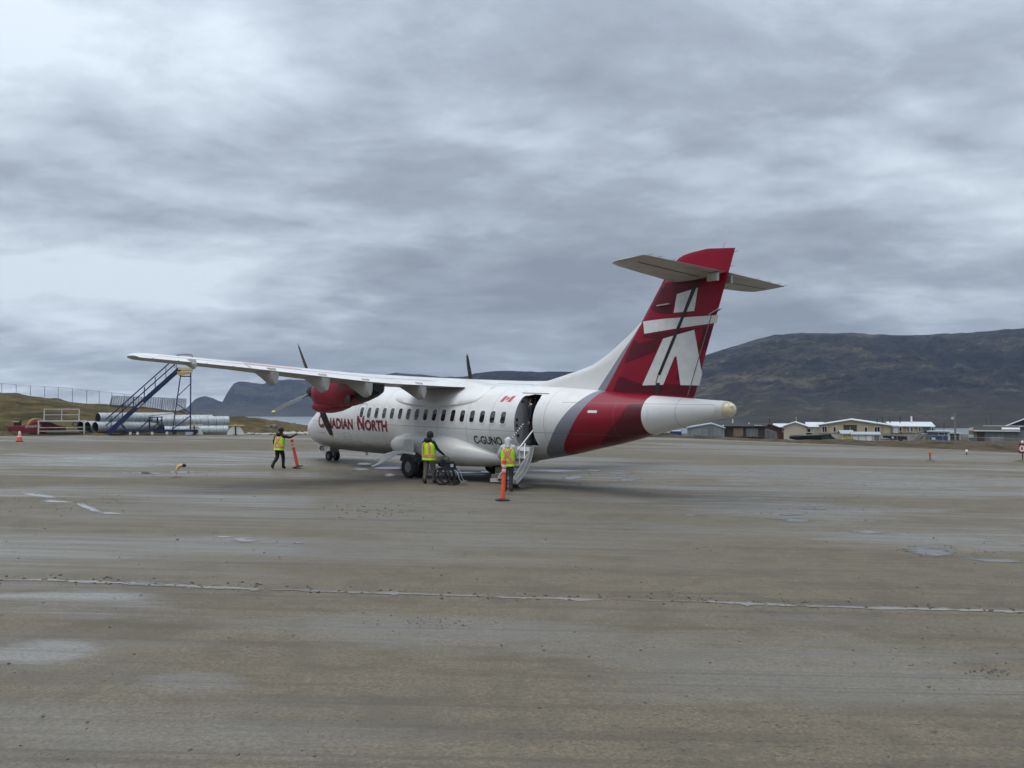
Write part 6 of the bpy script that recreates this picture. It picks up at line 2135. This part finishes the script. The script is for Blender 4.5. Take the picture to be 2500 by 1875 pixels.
# ---- red house and its pale roof
Y = 205; k_ = Y / FPX
h = at(1905, 1074, Y, 0, 'red_house')
tag(h, 'small faded red house with a white roof beside the cream house', 'house')
X = lambda px: (px - 1905) * k_; Z = lambda py: (1074 - py) * k_
gable(h, X(1893), X(1918), 0, 10, -.3, Z(1043), Z(1036), M_REDW, M_ROOFW, 'x', .5, .5)
house_window(h, X(1912), -.02, Z(1050), .35, .8, 'y', 0)
door(h, X(1900), -.02, -.1, .9, 1.9, M_BROWNW)

# ---- dark brown shack row
Y = 140; k_ = Y / FPX
h = at(1830, 1070, Y, 0, 'dark_shack')
tag(h, 'low dark brown shack with a black roof and a tan patched wall', 'shack')
X = lambda px: (px - 1830) * k_; Z = lambda py: (1070 - py) * k_
gable(h, X(1774), X(1866), 0, 8, -.4, Z(1042), Z(1036), M_BROWNW, M_ROOFD, 'x', .3, .5)
boards(h, X(1792), X(1815), Z(1066), Z(1045), -.02, mat('tan plywood patch', (0.25, 0.18, 0.13), 0.85, var=.15), 5)
boards(h, X(1822), X(1850), Z(1066), Z(1045), -.02, M_GREYW, 8)
door(h, X(1819), -.03, -.3, .5, 1.7, M_BROWNW)
MB().box((X(1850), -.10, Z(1038.5)), (1.2, .3, .10)).build('awning', M_ROOFW, h)
MB().tube([(X(1829), 3, Z(1036)), (X(1829), 3, Z(1033))], .14, 8).build('vent', M_TRIM, h, smooth=60)
h = at(1880, 1071, 150, 0, 'red_shack')
k_ = 150 / FPX
tag(h, 'dark red gabled shack with a grey lean-to in front', 'shack')
X = lambda px: (px - 1880) * k_; Z = lambda py: (1071 - py) * k_
gable(h, X(1862), X(1901), 0, 9, -.4, Z(1046), Z(1037), M_REDW, M_ROOFD, 'y', .2, .42)
MB().prism([(X(1850), -.4), (X(1899), -.4), (X(1895), Z(1055)), (X(1872), Z(1047)), (X(1850), Z(1050))], -1.6, -.05, 'y').build('lean_to', M_GREYW, h)
door(h, X(1858), -1.62, -.3, .7, 1.7, M_BROWNW)

# ---- tin shed and blue box
Y = 135; k_ = Y / FPX
h = at(1725, 1067, Y, 0, 'tin_shed')
tag(h, 'grey corrugated tin shed with a gabled roof behind the tail cone', 'shed')
X = lambda px: (px - 1725) * k_; Z = lambda py: (1067 - py) * k_
gable(h, X(1679), X(1767), 0, 12, -.4, Z(1046), Z(1036), M_TIN, M_ROOFG, 'y', .2, .66)
boards(h, X(1690), X(1712), Z(1063), Z(1047), -.02, M_TIN, 8)
boards(h, X(1714), X(1762), Z(1065), Z(1044), -.02, M_TIN, 16)
door(h, X(1735), -.06, -.2, 1.0, 1.8, M_GREYW)
h = at(1768, 1066, 142, 0, 'white_shed')
tag(h, 'narrow white shed end between the tin shed and the dark shack', 'shed')
k_ = 142 / FPX
gable(h, -8 * k_, 5 * k_, 0, 6, -.4, 18 * k_, 26 * k_, M_TRIM, M_ROOFW, 'y', .15, .5)
house_window(h, 0, -.02, 14 * k_, .2, .4, 'y', 0)
h = at(1650, 1066, 128, 0, 'storage_container')
tag(h, 'blue steel storage container under the tail cone', 'container')
k_ = 128 / FPX
bx_ = 28 * k_
MB().box((0, 1.2, 13 * k_ / 2), (bx_, 2.4, 13 * k_)).build('container_body', M_BLUEBOX, h)
for i in range(9):
    MB().box((-bx_ / 2 + bx_ * (i + .5) / 9, -.02, 13 * k_ / 2), (.08, .05, 12 * k_)).build('rib', M_BLUEBOX, h)
MB().box((0, 1.2, 13 * k_ + .03), (bx_ * .9, 2.3, .06)).build('lid', M_ROOFW, h)
h = at(1622, 1066, 125, 0, 'notice_board')
tag(h, 'dark notice board with faint white lettering under the tail cone', 'sign')
k_ = 125 / FPX
MB().box((0, 0, 5 * k_), (26 * k_, .1, 9 * k_)).build('panel', mat('board green black', (0.03, 0.045, 0.04), 0.7), h)
for x in (-11, 11):
    MB().box((x * k_, .06, 2 * k_), (.1, .08, 6 * k_)).build('post', M_STEPW2, h)
vs, fs = fit_text('.COM', 14 * k_, 3.5 * k_, .02)
decal('lettering', [(vs, fs)], lambda u, v: Vector((-2 * k_ + u, -.06, 4 * k_ + v)), M_TRIM, h, (5, 5))

# ---- boat under a tarpaulin
Y = 118; k_ = Y / FPX
b_ = at(1980, 1077, Y, 0, 'covered_boat')
tag(b_, 'dark covered boat with a small pale cabin resting on the ground', 'boat')
mb = MB(); rs = []
for i in range(15):
    t = i / 14
    x = -2.9 + 5.6 * t
    w = .95 * math.sin(math.pi * min(1, .18 + .55 * t)) ** .7 * (1 if t < .9 else .75)
    zt = .62 + .30 * t + .35 * max(0, t - .75)
    rs.append([Vector((x, 1 + w, zt)), Vector((x, 1 + w * .85, zt * .45)), Vector((x, 1 + .1, .02 + .25 * (1 - min(1, t * 4)))), Vector((x, 1 - w * .85, zt * .45)), Vector((x, 1 - w, zt)), Vector((x, 1, zt + .12 + .05 * math.sin(9 * t)))])
mb.rings(rs); mb.build('hull', M_TARP, b_, smooth=35)
MB().prism([(-.9, .75), (.5, .82), (.35, 1.25), (-.75, 1.22)], .45, 1.55, 'y').build('cabin', mat('boat cabin', (0.34, 0.33, 0.29), 0.6), b_)
MB().box((-.25, .42, 1.06), (.7, .04, .18)).build('cabin_window', M_PANE, b_)
MB().tube([(.5, .6, .9), (.6, .6, 1.55), (1.1, .6, 1.55), (1.2, .6, .9)], .03, 6).build('frame_hoop', M_STEPW2, b_, smooth=60)
for x in (-1.8, 1.5):
    MB().box((x, 1, .02), (.2, 1.6, .24)).build('cradle', M_STEPW2, b_)
# ---- second boat on a trailer by the house
b_ = at(2185, 1079, 128, 0, 'boat_trailer')
k_ = 128 / FPX
tag(b_, 'dark boat on a trailer parked in front of the plywood house', 'boat')
mb = MB(); rs = []
for i in range(13):
    t = i / 12
    x = -1.7 + 3.4 * t
    w = .85 * math.sin(math.pi * min(1, .22 + .5 * t)) ** .6
    zt = .95 - .12 * t
    rs.append([Vector((x, 1 + w, zt)), Vector((x, 1 + w * .8, .62)), Vector((x, 1, .42 + .2 * (1 - min(1, t * 3)))), Vector((x, 1 - w * .8, .62)), Vector((x, 1 - w, zt)), Vector((x, 1, zt + .06))])
mb.rings(rs); mb.build('hull', M_TARP, b_, smooth=35)
MB().beam((-2.2, 1, .32), (1.8, 1, .32), .12, .12).build('trailer_beam', M_DSTEEL, b_)
for x in (.8,):
    for yy in (.15, 1.85):
        MB().lathe([(.06, -.09), (.27, -.10), (.30, 0), (.27, .10), (.06, .09)], 18, 0, Matrix.Translation((x, yy, .30)) @ Mx90).build('wheel', M_BLACK, b_, smooth=40)
MB().box((-.3, .14, .66), (.30, .03, .26)).build('label_plate', M_TRIM, b_)
# ---- motor sledge
b_ = at(2022, 1079, 110, 0, 'snowmobile')
tag(b_, 'black snowmobile parked between the boat and the yellow shed', 'snowmobile')
MB().prism([(-.9, .25), (.2, .25), (.75, .30), (.95, .45), (.5, .72), (.2, .70), (.1, .55), (-.85, .58)], .2, .75, 'y').build('chassis', M_TARP, b_)
MB().prism([(-.85, .58), (.05, .56), (.0, .70), (-.8, .74)], .28, .67, 'y').build('seat', M_VINYL, b_)
MB().prism([(.25, .72), (.55, .70), (.30, 1.0)], .30, .65, 'y').build('windshield', M_PANE, b_)
MB().box((-.45, .475, .13), (1.2, .40, .24)).build('track', M_BLACK, b_)
for yy in (.1, .85):
    MB().beam((.3, yy, .06), (1.1, yy, .10), .10, .05).build('ski', M_DSTEEL, b_)
    MB().tube([(.6, yy, .08), (.45, .475, .5)], .03, 6).build('ski_leg', M_DSTEEL, b_, smooth=60)

# ---- yellow and white storage sheds
Y = 104; k_ = Y / FPX
h = at(2070, 1078.5, Y, 8, 'yellow_shed')
tag(h, 'small pale yellow shed with a grey roof in front of the plywood house', 'shed')
gable(h, -14 * k_, 13 * k_, 0, 3.2, -.3, 18 * k_, 25 * k_, mat('pale yellow siding', (0.52, 0.44, 0.20), 0.7, var=.06), M_ROOFG, 'x', .15, .5)
for x in (-12, -1, 11):
    MB().box((x * k_, -.03, 9 * k_), (.08, .06, 18 * k_)).build('trim_board', M_TRIM, h)
door(h, 5 * k_, -.02, -.1, .7, 15 * k_, mat('pale yellow siding', (0.52, 0.44, 0.20)))
h = at(2112, 1081, Y - 2, 4, 'white_shed')
tag(h, 'long low white shed with panel seams beside the small yellow shed', 'shed')
gable(h, -29 * k_, 33 * k_, 0, 3.0, -.3, 18 * k_, 23 * k_, M_TRIM, M_ROOFG, 'x', .12, .5)
for x in (-28, -14, 2, 16, 31):
    MB().box((x * k_, -.03, 9 * k_), (.05, .05, 17.5 * k_)).build('seam_strip', M_STEPW2, h)
MB().box((25 * k_, -.04, 12 * k_), (.5, .05, .6)).build('hatch', M_GREYW, h)
door(h, 9 * k_, -.02, -.1, .6, 15 * k_, M_TRIM)

# ---- blue container, grey store, green store
Y = 150; k_ = Y / FPX
h = at(2292, 1080, Y, 0, 'storage_container')
tag(h, 'blue steel container with a white notice in front of the long grey store', 'container')
MB().box((0, 1.2, 8 * k_), (40 * k_, 2.4, 15.5 * k_)).build('container_body', M_BLUEBOX, h)
for i in range(14):
    MB().box((-20 * k_ + 40 * k_ * (i + .5) / 14, -.02, 8 * k_), (.09, .05, 14.5 * k_)).build('rib', M_BLUEBOX, h)
MB().box((-11 * k_, -.06, 9 * k_), (7 * k_, .03, 5 * k_)).build('notice', M_TRIM, h)
Y = 158; k_ = Y / FPX
h = at(2310, 1079.5, Y, 0, 'long_store')
tag(h, 'long low grey store with a pale flat roof behind the blue container', 'store')
X = lambda px: (px - 2310) * k_; Z = lambda py: (1079.5 - py) * k_
MB().box(((X(2270) + X(2320)) / 2, 4, Z(1055) / 2 - .2), (X(2320) - X(2270), 8, Z(1055) + .4)).build('wall', M_GREYW, h)
MB().prism([(X(2268), Z(1055)), (X(2330), Z(1056)), (X(2330), Z(1054)), (X(2305), Z(1052.5)), (X(2268), Z(1053))], -.4, 8.4, 'y').build('roof', M_ROOFG, h)
door(h, X(2316.5), -.03, 0, .6, 1.7, M_TRIM)
house_window(h, X(2300), -.02, Z(1059.5), .9, .3, 'y', 0)
h = at(2330, 1081, 148, 0, 'green_store')
k_ = 148 / FPX
tag(h, 'dark green box shaped store with a white door on its right', 'store')
MB().box((0, 1.5, 11 * k_), (18 * k_, 3, 23 * k_)).build('wall', mat('dark green sheet', (0.030, 0.042, 0.036), 0.7, var=.15), h)
MB().box((1.5 * k_, 1.5, 22.8 * k_), (24 * k_, 3.4, .14)).build('roof', M_ROOFG, h)
MB().box((12 * k_, 1.8, 10 * k_), (8 * k_, 2.2, 20 * k_)).build('porch_wall', M_BROWNW, h)
door(h, 12.5 * k_, .68, 3 * k_, 5 * k_, 17 * k_, M_TRIM)
for i in range(4):
    MB().box((15 * k_ + i * .22, .3, 3 * k_ - i * .16), (.26, .8, .05)).build('step', M_STEPW2, h)

# ---- large dark sheds at the right edge
Y = 112; k_ = Y / FPX
h = at(2435, 1085, Y, 0, 'dark_store')
tag(h, 'large dark weathered store with a pale roof edge near the right border', 'store')
X = lambda px: (px - 2435) * k_; Z = lambda py: (1085 - py) * k_
MB().prism([(0, -.4), (7.5, -.4), (7.5, Z(1044)), (0, Z(1052))], X(2384), X(2480), 'x').build('wall', M_GREYW, h)
boards(h, X(2386), X(2479), Z(1080), Z(1054), -.02, M_GREYW, 26)
MB().prism([(-.3, Z(1054)), (7.9, Z(1043.5)), (7.9, Z(1042.5)), (-.3, Z(1052))], X(2383), X(2483), 'x').build('roof', M_ROOFD, h)
MB().box(((X(2384) + X(2483)) / 2, -.34, Z(1052)), (X(2483) - X(2384), .06, .16)).build('eave_flashing', M_TRIM, h)
MB().box(((X(2404) + X(2496)) / 2, 7.95, Z(1042.5)), (X(2496) - X(2404), .10, .14)).build('ridge_flashing', M_TRIM, h)
MB().prism([(0, -.4), (6, -.4), (6, Z(1046)), (0, Z(1052))], X(2374), X(2383.5), 'x').build('side_room', mat('pinkish boards', (0.20, 0.165, 0.16), 0.8, var=.15), h)
for dx in (0, 3.2):
    house_window(h, X(2376.5 + dx * 1.5), -.03, Z(1066), .12, .18, 'y', 0)
door(h, X(2400), -.10, 0, .9, 1.7, M_BROWNW)
MB().prism([(2.2, Z(1050)), (5.6, Z(1046)), (5.6, Z(1045.2)), (2.2, Z(1048.6))], X(2445), X(2484), 'x').build('skylight_sheet', M_ROOFW, h)
cr_ = at(2433, 1085, Y - 3, 0, 'crate')
tag(cr_, 'pale grey crate on the ground before the large dark store', 'crate')
MB().box((0, .5, .45), (1.5, 1.0, .9)).build('crate_box', M_TIN, cr_)
for x in (-.6, 0, .6):
    MB().box((x, -.02, .45), (.10, .05, .9)).build('batten', M_STEPW2, cr_)
h = at(2492, 1085, 116, 0, 'board_shed')
k_ = 116 / FPX
tag(h, 'weathered board shed at the right border of the view', 'shed')
gable(h, -10 * k_, 60 * k_, 0, 8, -.4, 36 * k_, 52 * k_, mat('silvered boards', (0.24, 0.25, 0.26), 0.8, var=.2, stretch=(4, 4, .3)), M_ROOFD, 'y', .3, .8)
boards(h, -9 * k_, 56 * k_, 0, 34 * k_, -.02, mat('silvered boards', (0.24, 0.25, 0.26)), 14)
house_window(h, 40 * k_, -.08, 20 * k_, .8, .8, 'y', 1)
door(h, 20 * k_, -.08, 0, .9, 1.9, M_GREYW)
h = at(2490, 1060, 190, 0, 'blue_roof_hall')
k_ = 190 / FPX
tag(h, 'hall with a white edged dark blue gable behind the board shed', 'hall')
gable(h, -30 * k_, 70 * k_, 0, 14, -4, 18 * k_, 40 * k_, mat('dark blue wall', (0.018, 0.026, 0.06), 0.6), M_ROOFW, 'y', .3, .5)
house_window(h, 25 * k_, -.02, 14 * k_, .9, .8, 'y', 1)
door(h, 40 * k_, -.03, -2.5, 1.0, 2.0, M_TRIM)

# ---- power pole, lamp posts and masts
pp_ = at(2333, 1082, 140, 0, 'power_pole')
tag(pp_, 'tall grey power pole with a transformer drum on its left', 'power pole')
k_ = 140 / FPX
MB().tube([(0, 0, -.3), (-1.2 * k_, 0, 74 * k_)], [.17, .11], 10).build('pole', M_STEPW2, pp_, smooth=60)
MB().lathe([(.2, 57.5 * k_), (.24, 58 * k_), (.24, 63.5 * k_), (.2, 64 * k_)], 14, 0, Matrix.Translation((-.38, 0, 0))).build('transformer', mat('transformer grey', (0.45, 0.47, 0.48), .5), pp_, smooth=40)
MB().box((-1.0 * k_, 0, 70 * k_), (.9, .08, .09)).build('cross_arm', M_STEPW2, pp_)
for px, py, Yd, hh, r_, lab in ((1789, 1046, 170, 2.1, .12, 'slim white flue pipe right of the tail lamp'), (1879, 1046, 160, 1.9, .08, 'thin black flue mast above the red shack'), (1944, 1046, 230, 3.2, .06, 'thin pale mast behind the cream house'),
                               (2122, 1046, 230, 3.4, .05, 'faint thin mast behind the plywood house roof'), (2408, 1046, 230, 2.8, .06, 'thin mast left of a pair above the dark store'), (2420, 1046, 230, 3.9, .06, 'taller thin mast of a pair above the dark store'),
                               (2305, 1070, 200, 3.6, .07, 'short post behind the long grey store')):
    p = at(px, py, Yd, 0, 'mast')
    tag(p, lab, 'mast')
    MB().tube([(0, 0, -3), (0, 0, hh * .7), (0.02, 0, hh)], [r_, r_, r_ * .8], 8).build('shaft', M_TRIM if 'white' in lab or 'pale' in lab else M_DSTEEL, p, smooth=60)
    MB().lathe([(r_ * 1.4, hh - .05), (r_ * 1.6, hh), (r_ * .5, hh + .06)], 10).build('cap', M_DSTEEL, p, smooth=60)

# ---- fence along the right rim
M_CL3 = chainlink('rim chain link', (0.20, 0.21, 0.22), 9.0, 0.06)
rt = [(2150, 1061), (2190, 1062), (2246, 1063), (2274, 1063.5), (2302, 1064), (2333, 1065), (2364, 1066), (2427, 1070), (2497, 1072), (2570, 1075)]
P = [D(px, py, 86 - (px - 2150) * .03) for px, py in rt]
fo = empty('chain_link_fence', P[0] - Vector((0, 0, 1.3)))
tag(fo, 'low chain link fence with thin posts along the right rim of the apron', 'fence')
for i, p in enumerate(P):
    q = p - fo.location
    MB().tube([(q.x, q.y, q.z - 1.7), (q.x, q.y, q.z)], .03, 6).build('post', M_FPOST, fo, smooth=60)
    if i:
        a = P[i - 1] - fo.location
        MB().tube([a, q], .018, 5).build('top_rail', M_FPOST, fo, smooth=60)
        MB().add([(a.x, a.y, a.z - 1.3), (q.x, q.y, q.z - 1.3), q, a], [(0, 1, 2, 3)]).build('wire_mesh', M_CL3, fo, fix=False)
# ================================================================== puddles, ruts and loose stones on the apron
def puddle_material():
    m = bpy.data.materials.new('puddle water')
    m.use_nodes = True
    N = NT(m.node_tree)
    b = N.n['Principled BSDF']
    pos = N.new('ShaderNodeNewGeometry').outputs['Position']
    b.inputs['Base Color'].default_value = (0.115, 0.105, 0.088, 1)
    b.inputs['Roughness'].default_value = 0.04
    b.inputs['IOR'].default_value = 1.33
    N.l.new(N.bump(N.noise(pos, 6.0, 2, 0.5), 0.02, 0.01), b.inputs['Normal'])
    at_ = N.new('ShaderNodeAttribute', attribute_name='depth')
    n = N.noise(N.mapping(pos, (0.35, 1.6, 1)), 4.0, 5, 0.7, 0.2)
    N.l.new(N.smooth(N.math('ADD', at_.outputs['Fac'], N.math('MULTIPLY', N.math('SUBTRACT', n, 0.5), 2.6)), 0.14, 0.56), b.inputs['Alpha'])
    return m
M_PUDDLE = puddle_material()
M_SILT = M_PUDDLE.copy()
M_SILT.name = 'silty rut water'
_b = M_SILT.node_tree.nodes['Principled BSDF']
_b.inputs['Base Color'].default_value = (0.19, 0.178, 0.152, 1)
_b.inputs['Roughness'].default_value = 0.16
PUD_N = [0]
def water_sheet(rings_, depth):
    """concentric rings from the rim inwards; depth of water per ring drives where it ends"""
    n = len(rings_[0]); k = len(rings_)
    me = bpy.data.meshes.new('puddle')
    vs = [p for r in rings_ for p in r]
    fs = [(i * n + j, i * n + (j + 1) % n, (i + 1) * n + (j + 1) % n, (i + 1) * n + j) for i in range(k - 1) for j in range(n)]
    fs.append(tuple((k - 1) * n + j for j in range(n)))
    me.from_pydata(vs, [], fs)
    at_ = me.attributes.new('depth', 'FLOAT', 'POINT')
    at_.data.foreach_set('value', [d for d in depth for _ in range(n)])
    me.materials.append(M_PUDDLE)
    o = link('puddle', me)
    o['kind'] = 'structure'
    return o
def puddle(px0, px1, py0, py1, slope=0.0, jag_=0.22):
    PUD_N[0] += 1
    sd_ = PUD_N[0] * 3.7
    n = 48
    cx, cy = (px0 + px1) / 2, (py0 + py1) / 2
    rings_ = []
    sc_ = (1.35, 1.1, .85, .6, .35, .12)
    for q in sc_:
        ring = []
        for k in range(n):
            a = 2 * math.pi * k / n
            r = q * (1 + jag_ * mnoise.fractal((math.cos(a) * 1.4 + sd_, math.sin(a) * 1.4, 0.5), 0.8, 2.2, 3))
            u, v = math.cos(a) * r, math.sin(a) * r
            px = cx + (px1 - px0) / 2 * u
            g = G(px, cy + (py1 - py0) / 2 * v + slope * (px - cx))
            ring.append((g.x, g.y, gz(g.x, g.y) + .006))
        rings_.append(ring)
    return water_sheet(rings_, (0.0, .22, .42, .6, .75, .8))
for a in ((1296, 1420, 1147, 1152, .01), (1375, 1424, 1163, 1171, -.05), (1505, 1553, 1168, 1176, 0), (1478, 1545, 1153, 1158, 0), (1430, 1475, 1147, 1150, .02), (1672, 1704, 1256, 1260, 0),
          (1890, 1985, 1266, 1274, .05), (1960, 2020, 1240, 1244, 0), (1900, 1955, 1256, 1259, 0), (2075, 2172, 1296, 1303, .03), (2208, 2332, 1337, 1356, .13), (2340, 2520, 1366, 1372, .07),
          (572, 627, 1314, 1325, .03), (528, 564, 1309, 1314, .02), (714, 748, 1323, 1327, 0), (108, 186, 1222, 1228, .06), (50, 128, 1206, 1212, .13), (182, 240, 1234, 1244, .36), (226, 294, 1251, 1255, .05),
          (872, 908, 1130, 1135, 0), (905, 985, 1139, 1146, .0), (862, 900, 1143, 1148, 0), (938, 962, 1157, 1163, 0), (1172, 1200, 1150, 1154, 0), (300, 425, 1420, 1434, .04), (290, 400, 1153, 1158, .0), (410, 480, 1151, 1155, 0),
          (1050, 1100, 1149, 1152, 0), (1110, 1168, 1152, 1155, 0)):
    puddle(*a)
# the long wheel rut: broken strips of water
rut = [(-80, 1414), (0, 1416), (120, 1417), (280, 1424), (420, 1430), (560, 1436), (750, 1443), (1000, 1451), (1250, 1459), (1450, 1464), (1700, 1469), (2000, 1481), (2250, 1487), (2500, 1494), (2640, 1499)]
def rut_y(px): return float(np.interp(px, [p[0] for p in rut], [p[1] for p in rut]))
def rut_strip(pa, pb, wd):
    n = max(8, int((pb - pa) / 9))
    L_, R_ = [], []
    for i in range(n + 1):
        px = pa + (pb - pa) * i / n
        e = min(1, 6 * i / n, 6 * (n - i) / n) ** .6
        w = 2.0 * wd * e * (0.55 + 0.9 * abs(mnoise.fractal((px * .021, 4.4, pa), .8, 2.1, 4)) + .25 * mnoise.noise((px * .11, 9, 0)))
        cy = rut_y(px) + 1.6 * mnoise.noise((px * .013, 1.1, 0))
        for lst, sgn in ((L_, -1), (R_, 1)):
            q = w * (1 + .5 * mnoise.noise((px * .09, sgn * 7.0, 2)))
            g = G(px, cy + sgn * q)
            lst.append((g.x, g.y, gz(g.x, g.y) + .006))
    me = bpy.data.meshes.new('puddle')
    mid = [((a[0] + b[0]) / 2, (a[1] + b[1]) / 2, a[2]) for a, b in zip(L_, R_)]
    n1 = n + 1
    me.from_pydata(L_ + mid + R_, [], [(i, i + 1, n1 + i + 1, n1 + i) for i in range(n)] + [(n1 + i, n1 + i + 1, 2 * n1 + i + 1, 2 * n1 + i) for i in range(n)])
    at_ = me.attributes.new('depth', 'FLOAT', 'POINT')
    at_.data.foreach_set('value', [0.0] * n1 + [0.72 * min(1, 8 * i / n, 8 * (n - i) / n) for i in range(n1)] + [0.0] * n1)
    me.materials.append(M_PUDDLE)
    me.materials.clear(); me.materials.append(M_SILT)
    link('puddle', me)['kind'] = 'structure'
for pa, pb, w in ((-70, 170, 2.6), (120, 400, 2.6), (380, 660, 3.2), (630, 920, 2.8), (890, 1210, 2.6), (1180, 1500, 2.2), (1470, 1740, 1.3), (1700, 1970, 3.0), (1940, 2150, 2.0), (2100, 2350, 3.0), (2310, 2600, 2.6)):
    rut_strip(pa, pb, w)

# loose stones and mud clods: too many to count
def pebble_set():
    rng = random.Random(11)
    ico = bmesh.new()
    bmesh.ops.create_icosphere(ico, subdivisions=1, radius=1.0)
    base_v = [v.co.copy() for v in ico.verts]
    base_f = [tuple(v.index for v in f.verts) for f in ico.faces]
    ico.free()
    sets = {0: MB(), 1: MB()}
    def one(x, y, r, flat, mi):
        rot = Matrix.Rotation(rng.uniform(0, 6.28), 3, 'Z') @ Matrix.Rotation(rng.uniform(0, .6), 3, 'X')
        sc_ = (r * rng.uniform(.8, 1.5), r * rng.uniform(.7, 1.2), r * flat)
        vs = []
        for v in base_v:
            q = Vector((v.x * sc_[0], v.y * sc_[1], v.z * sc_[2])) * rng.uniform(.82, 1.12)
            q = rot @ q
            vs.append((x + q.x, y + q.y, gz(x, y) + q.z + r * flat * .35))
        sets[mi].add(vs, base_f)
    # scattered gravel, denser near
    for _ in range(1900):
        r_ = 5.5 + 34 * rng.random() ** 1.7
        az = rng.uniform(-38, 38)
        x, y = r_ * math.sin(R(az)), r_ * math.cos(R(az))
        one(x, y, rng.choice((.005, .005, .006, .007, .008, .010, .016)) * (1 + r_ / 60), .6, 0)
    # clods along the rut and around the churned places
    for _ in range(480):
        px = rng.uniform(-60, 2560)
        g = G(px, rut_y(px) + rng.gauss(0, 1) * 5 - 3)
        one(g.x, g.y, rng.choice((.004, .005, .006, .009, .014, .026)), .55, 1)
    for l_, r_, t_, b_, n_, s_ in ((830, 1010, 1236, 1262, 320, .03), (1350, 1650, 1150, 1190, 420, .03), (2190, 2420, 1334, 1366, 260, .02), (40, 330, 1205, 1262, 260, .025), (1850, 2250, 1180, 1260, 300, .025), (2388, 2462, 1630, 1650, 240, .016),
                                   (930, 1160, 1510, 1536, 220, .014), (2040, 2400, 1560, 1620, 140, .012), (1560, 1760, 1446, 1466, 260, .016), (1830, 2020, 1462, 1484, 240, .016), (2050, 2190, 1290, 1306, 120, .02), (1000, 1400, 1190, 1240, 200, .018)):
        for _ in range(int(n_ * .45)):
            g = G(rng.gauss((l_ + r_) / 2, (r_ - l_) / 3), rng.gauss((t_ + b_) / 2, (b_ - t_) / 3))
            one(g.x, g.y, s_ * .75 * (.25 + rng.random() ** 2 * 1.2), .5, 1)
    o = sets[0].build('loose_stones', mat('gravel stones', (0.13, 0.115, 0.088), 0.85, var=.45, vscale=9), fix=False)
    tag(o, 'loose gravel stones scattered over the apron', kind='stuff')
    o = sets[1].build('mud_clods', mat('wet mud clods', (0.070, 0.060, 0.045), 0.7, var=.3, vscale=9), fix=False)
    tag(o, 'dark mud clods along ruts and puddles', kind='stuff')
pebble_set()

# low pale rubble along the far rim left of the nose, boulders on the rise
def rocks():
    rng = random.Random(5)
    mb = MB()
    ico = bmesh.new(); bmesh.ops.create_icosphere(ico, subdivisions=1, radius=1.0)
    bv_ = [v.co.copy() for v in ico.verts]; bf_ = [tuple(v.index for v in f.verts) for f in ico.faces]; ico.free()
    for _ in range(420):
        px = rng.uniform(560, 1000)
        g = G(px, 1059.5 + rng.uniform(-1.2, 2.0))
        r = rng.uniform(.06, .26) * (.5 if px < 680 else 1)
        mb.add([(g.x + v.x * r * 1.3 * rng.uniform(.8, 1.2), g.y + v.y * r, g.z + .1 * r + v.z * r * .75 * rng.uniform(.8, 1.2)) for v in bv_], bf_)
    tag(mb.build('rubble_rim', mat('pale rubble', (0.36, 0.35, 0.32), 0.85, var=.35, vscale=4), fix=False), 'pale broken stone along the far rim left of the nose', kind='stuff')
rocks()
for k, (px, py, Yd, r) in enumerate(((715, 1037, 92, .30), (668, 1041, 84, .30), (652, 1043, 82, .24), (300, 990, 112, .25), (120, 1008, 80, .25))):
    p = D(px, py, Yd)
    mb = MB()
    ico = bmesh.new(); bmesh.ops.create_icosphere(ico, subdivisions=2, radius=1.0)
    vs = [v.co.copy() for v in ico.verts]; fs = [tuple(v.index for v in f.verts) for f in ico.faces]; ico.free()
    mb.add([Vector((v.x * r * 1.4, v.y * r, v.z * r * .8)) * (1 + .35 * mnoise.noise(v * 1.7 + Vector((k * 5, 0, 0)))) for v in vs], fs)
    o = mb.build('boulder', mat('lichen rock', (0.13, 0.125, 0.11), 0.9, var=.35, vscale=2.5, bump=.5, bscale=5))
    o.location = p
    tag(o, ['dark boulder on the skyline of the rise just left of the nose', 'grey boulder on the slope above the worker with the leaning post', 'small grey boulder left of the slope boulder pair', 'small boulder on the crest under the far fence', 'low boulder in the grass above the white work stand'][k], 'boulder')
# ---- the air between here and the mountains
def haze():
    m = bpy.data.materials.new('haze air')
    m.use_nodes = True
    N = NT(m.node_tree)
    N.n.remove(N.n['Principled BSDF'])
    pv = N.new('ShaderNodeVolumePrincipled')
    pv.inputs['Color'].default_value = (0.60, 0.76, 1.0, 1)
    pv.inputs['Density'].default_value = 0.00006
    pv.inputs['Anisotropy'].default_value = 0.0
    N.l.new(pv.outputs[0], N.n['Material Output'].inputs['Volume'])
    mb = MB()
    mb.box((0, 1500, (420 - 27.5) / 2), (10000, 9000, 420 + 27.5))
    o = mb.build('haze', m)
    tag(o, 'thin blue haze over the fjord', kind='stuff')
haze()
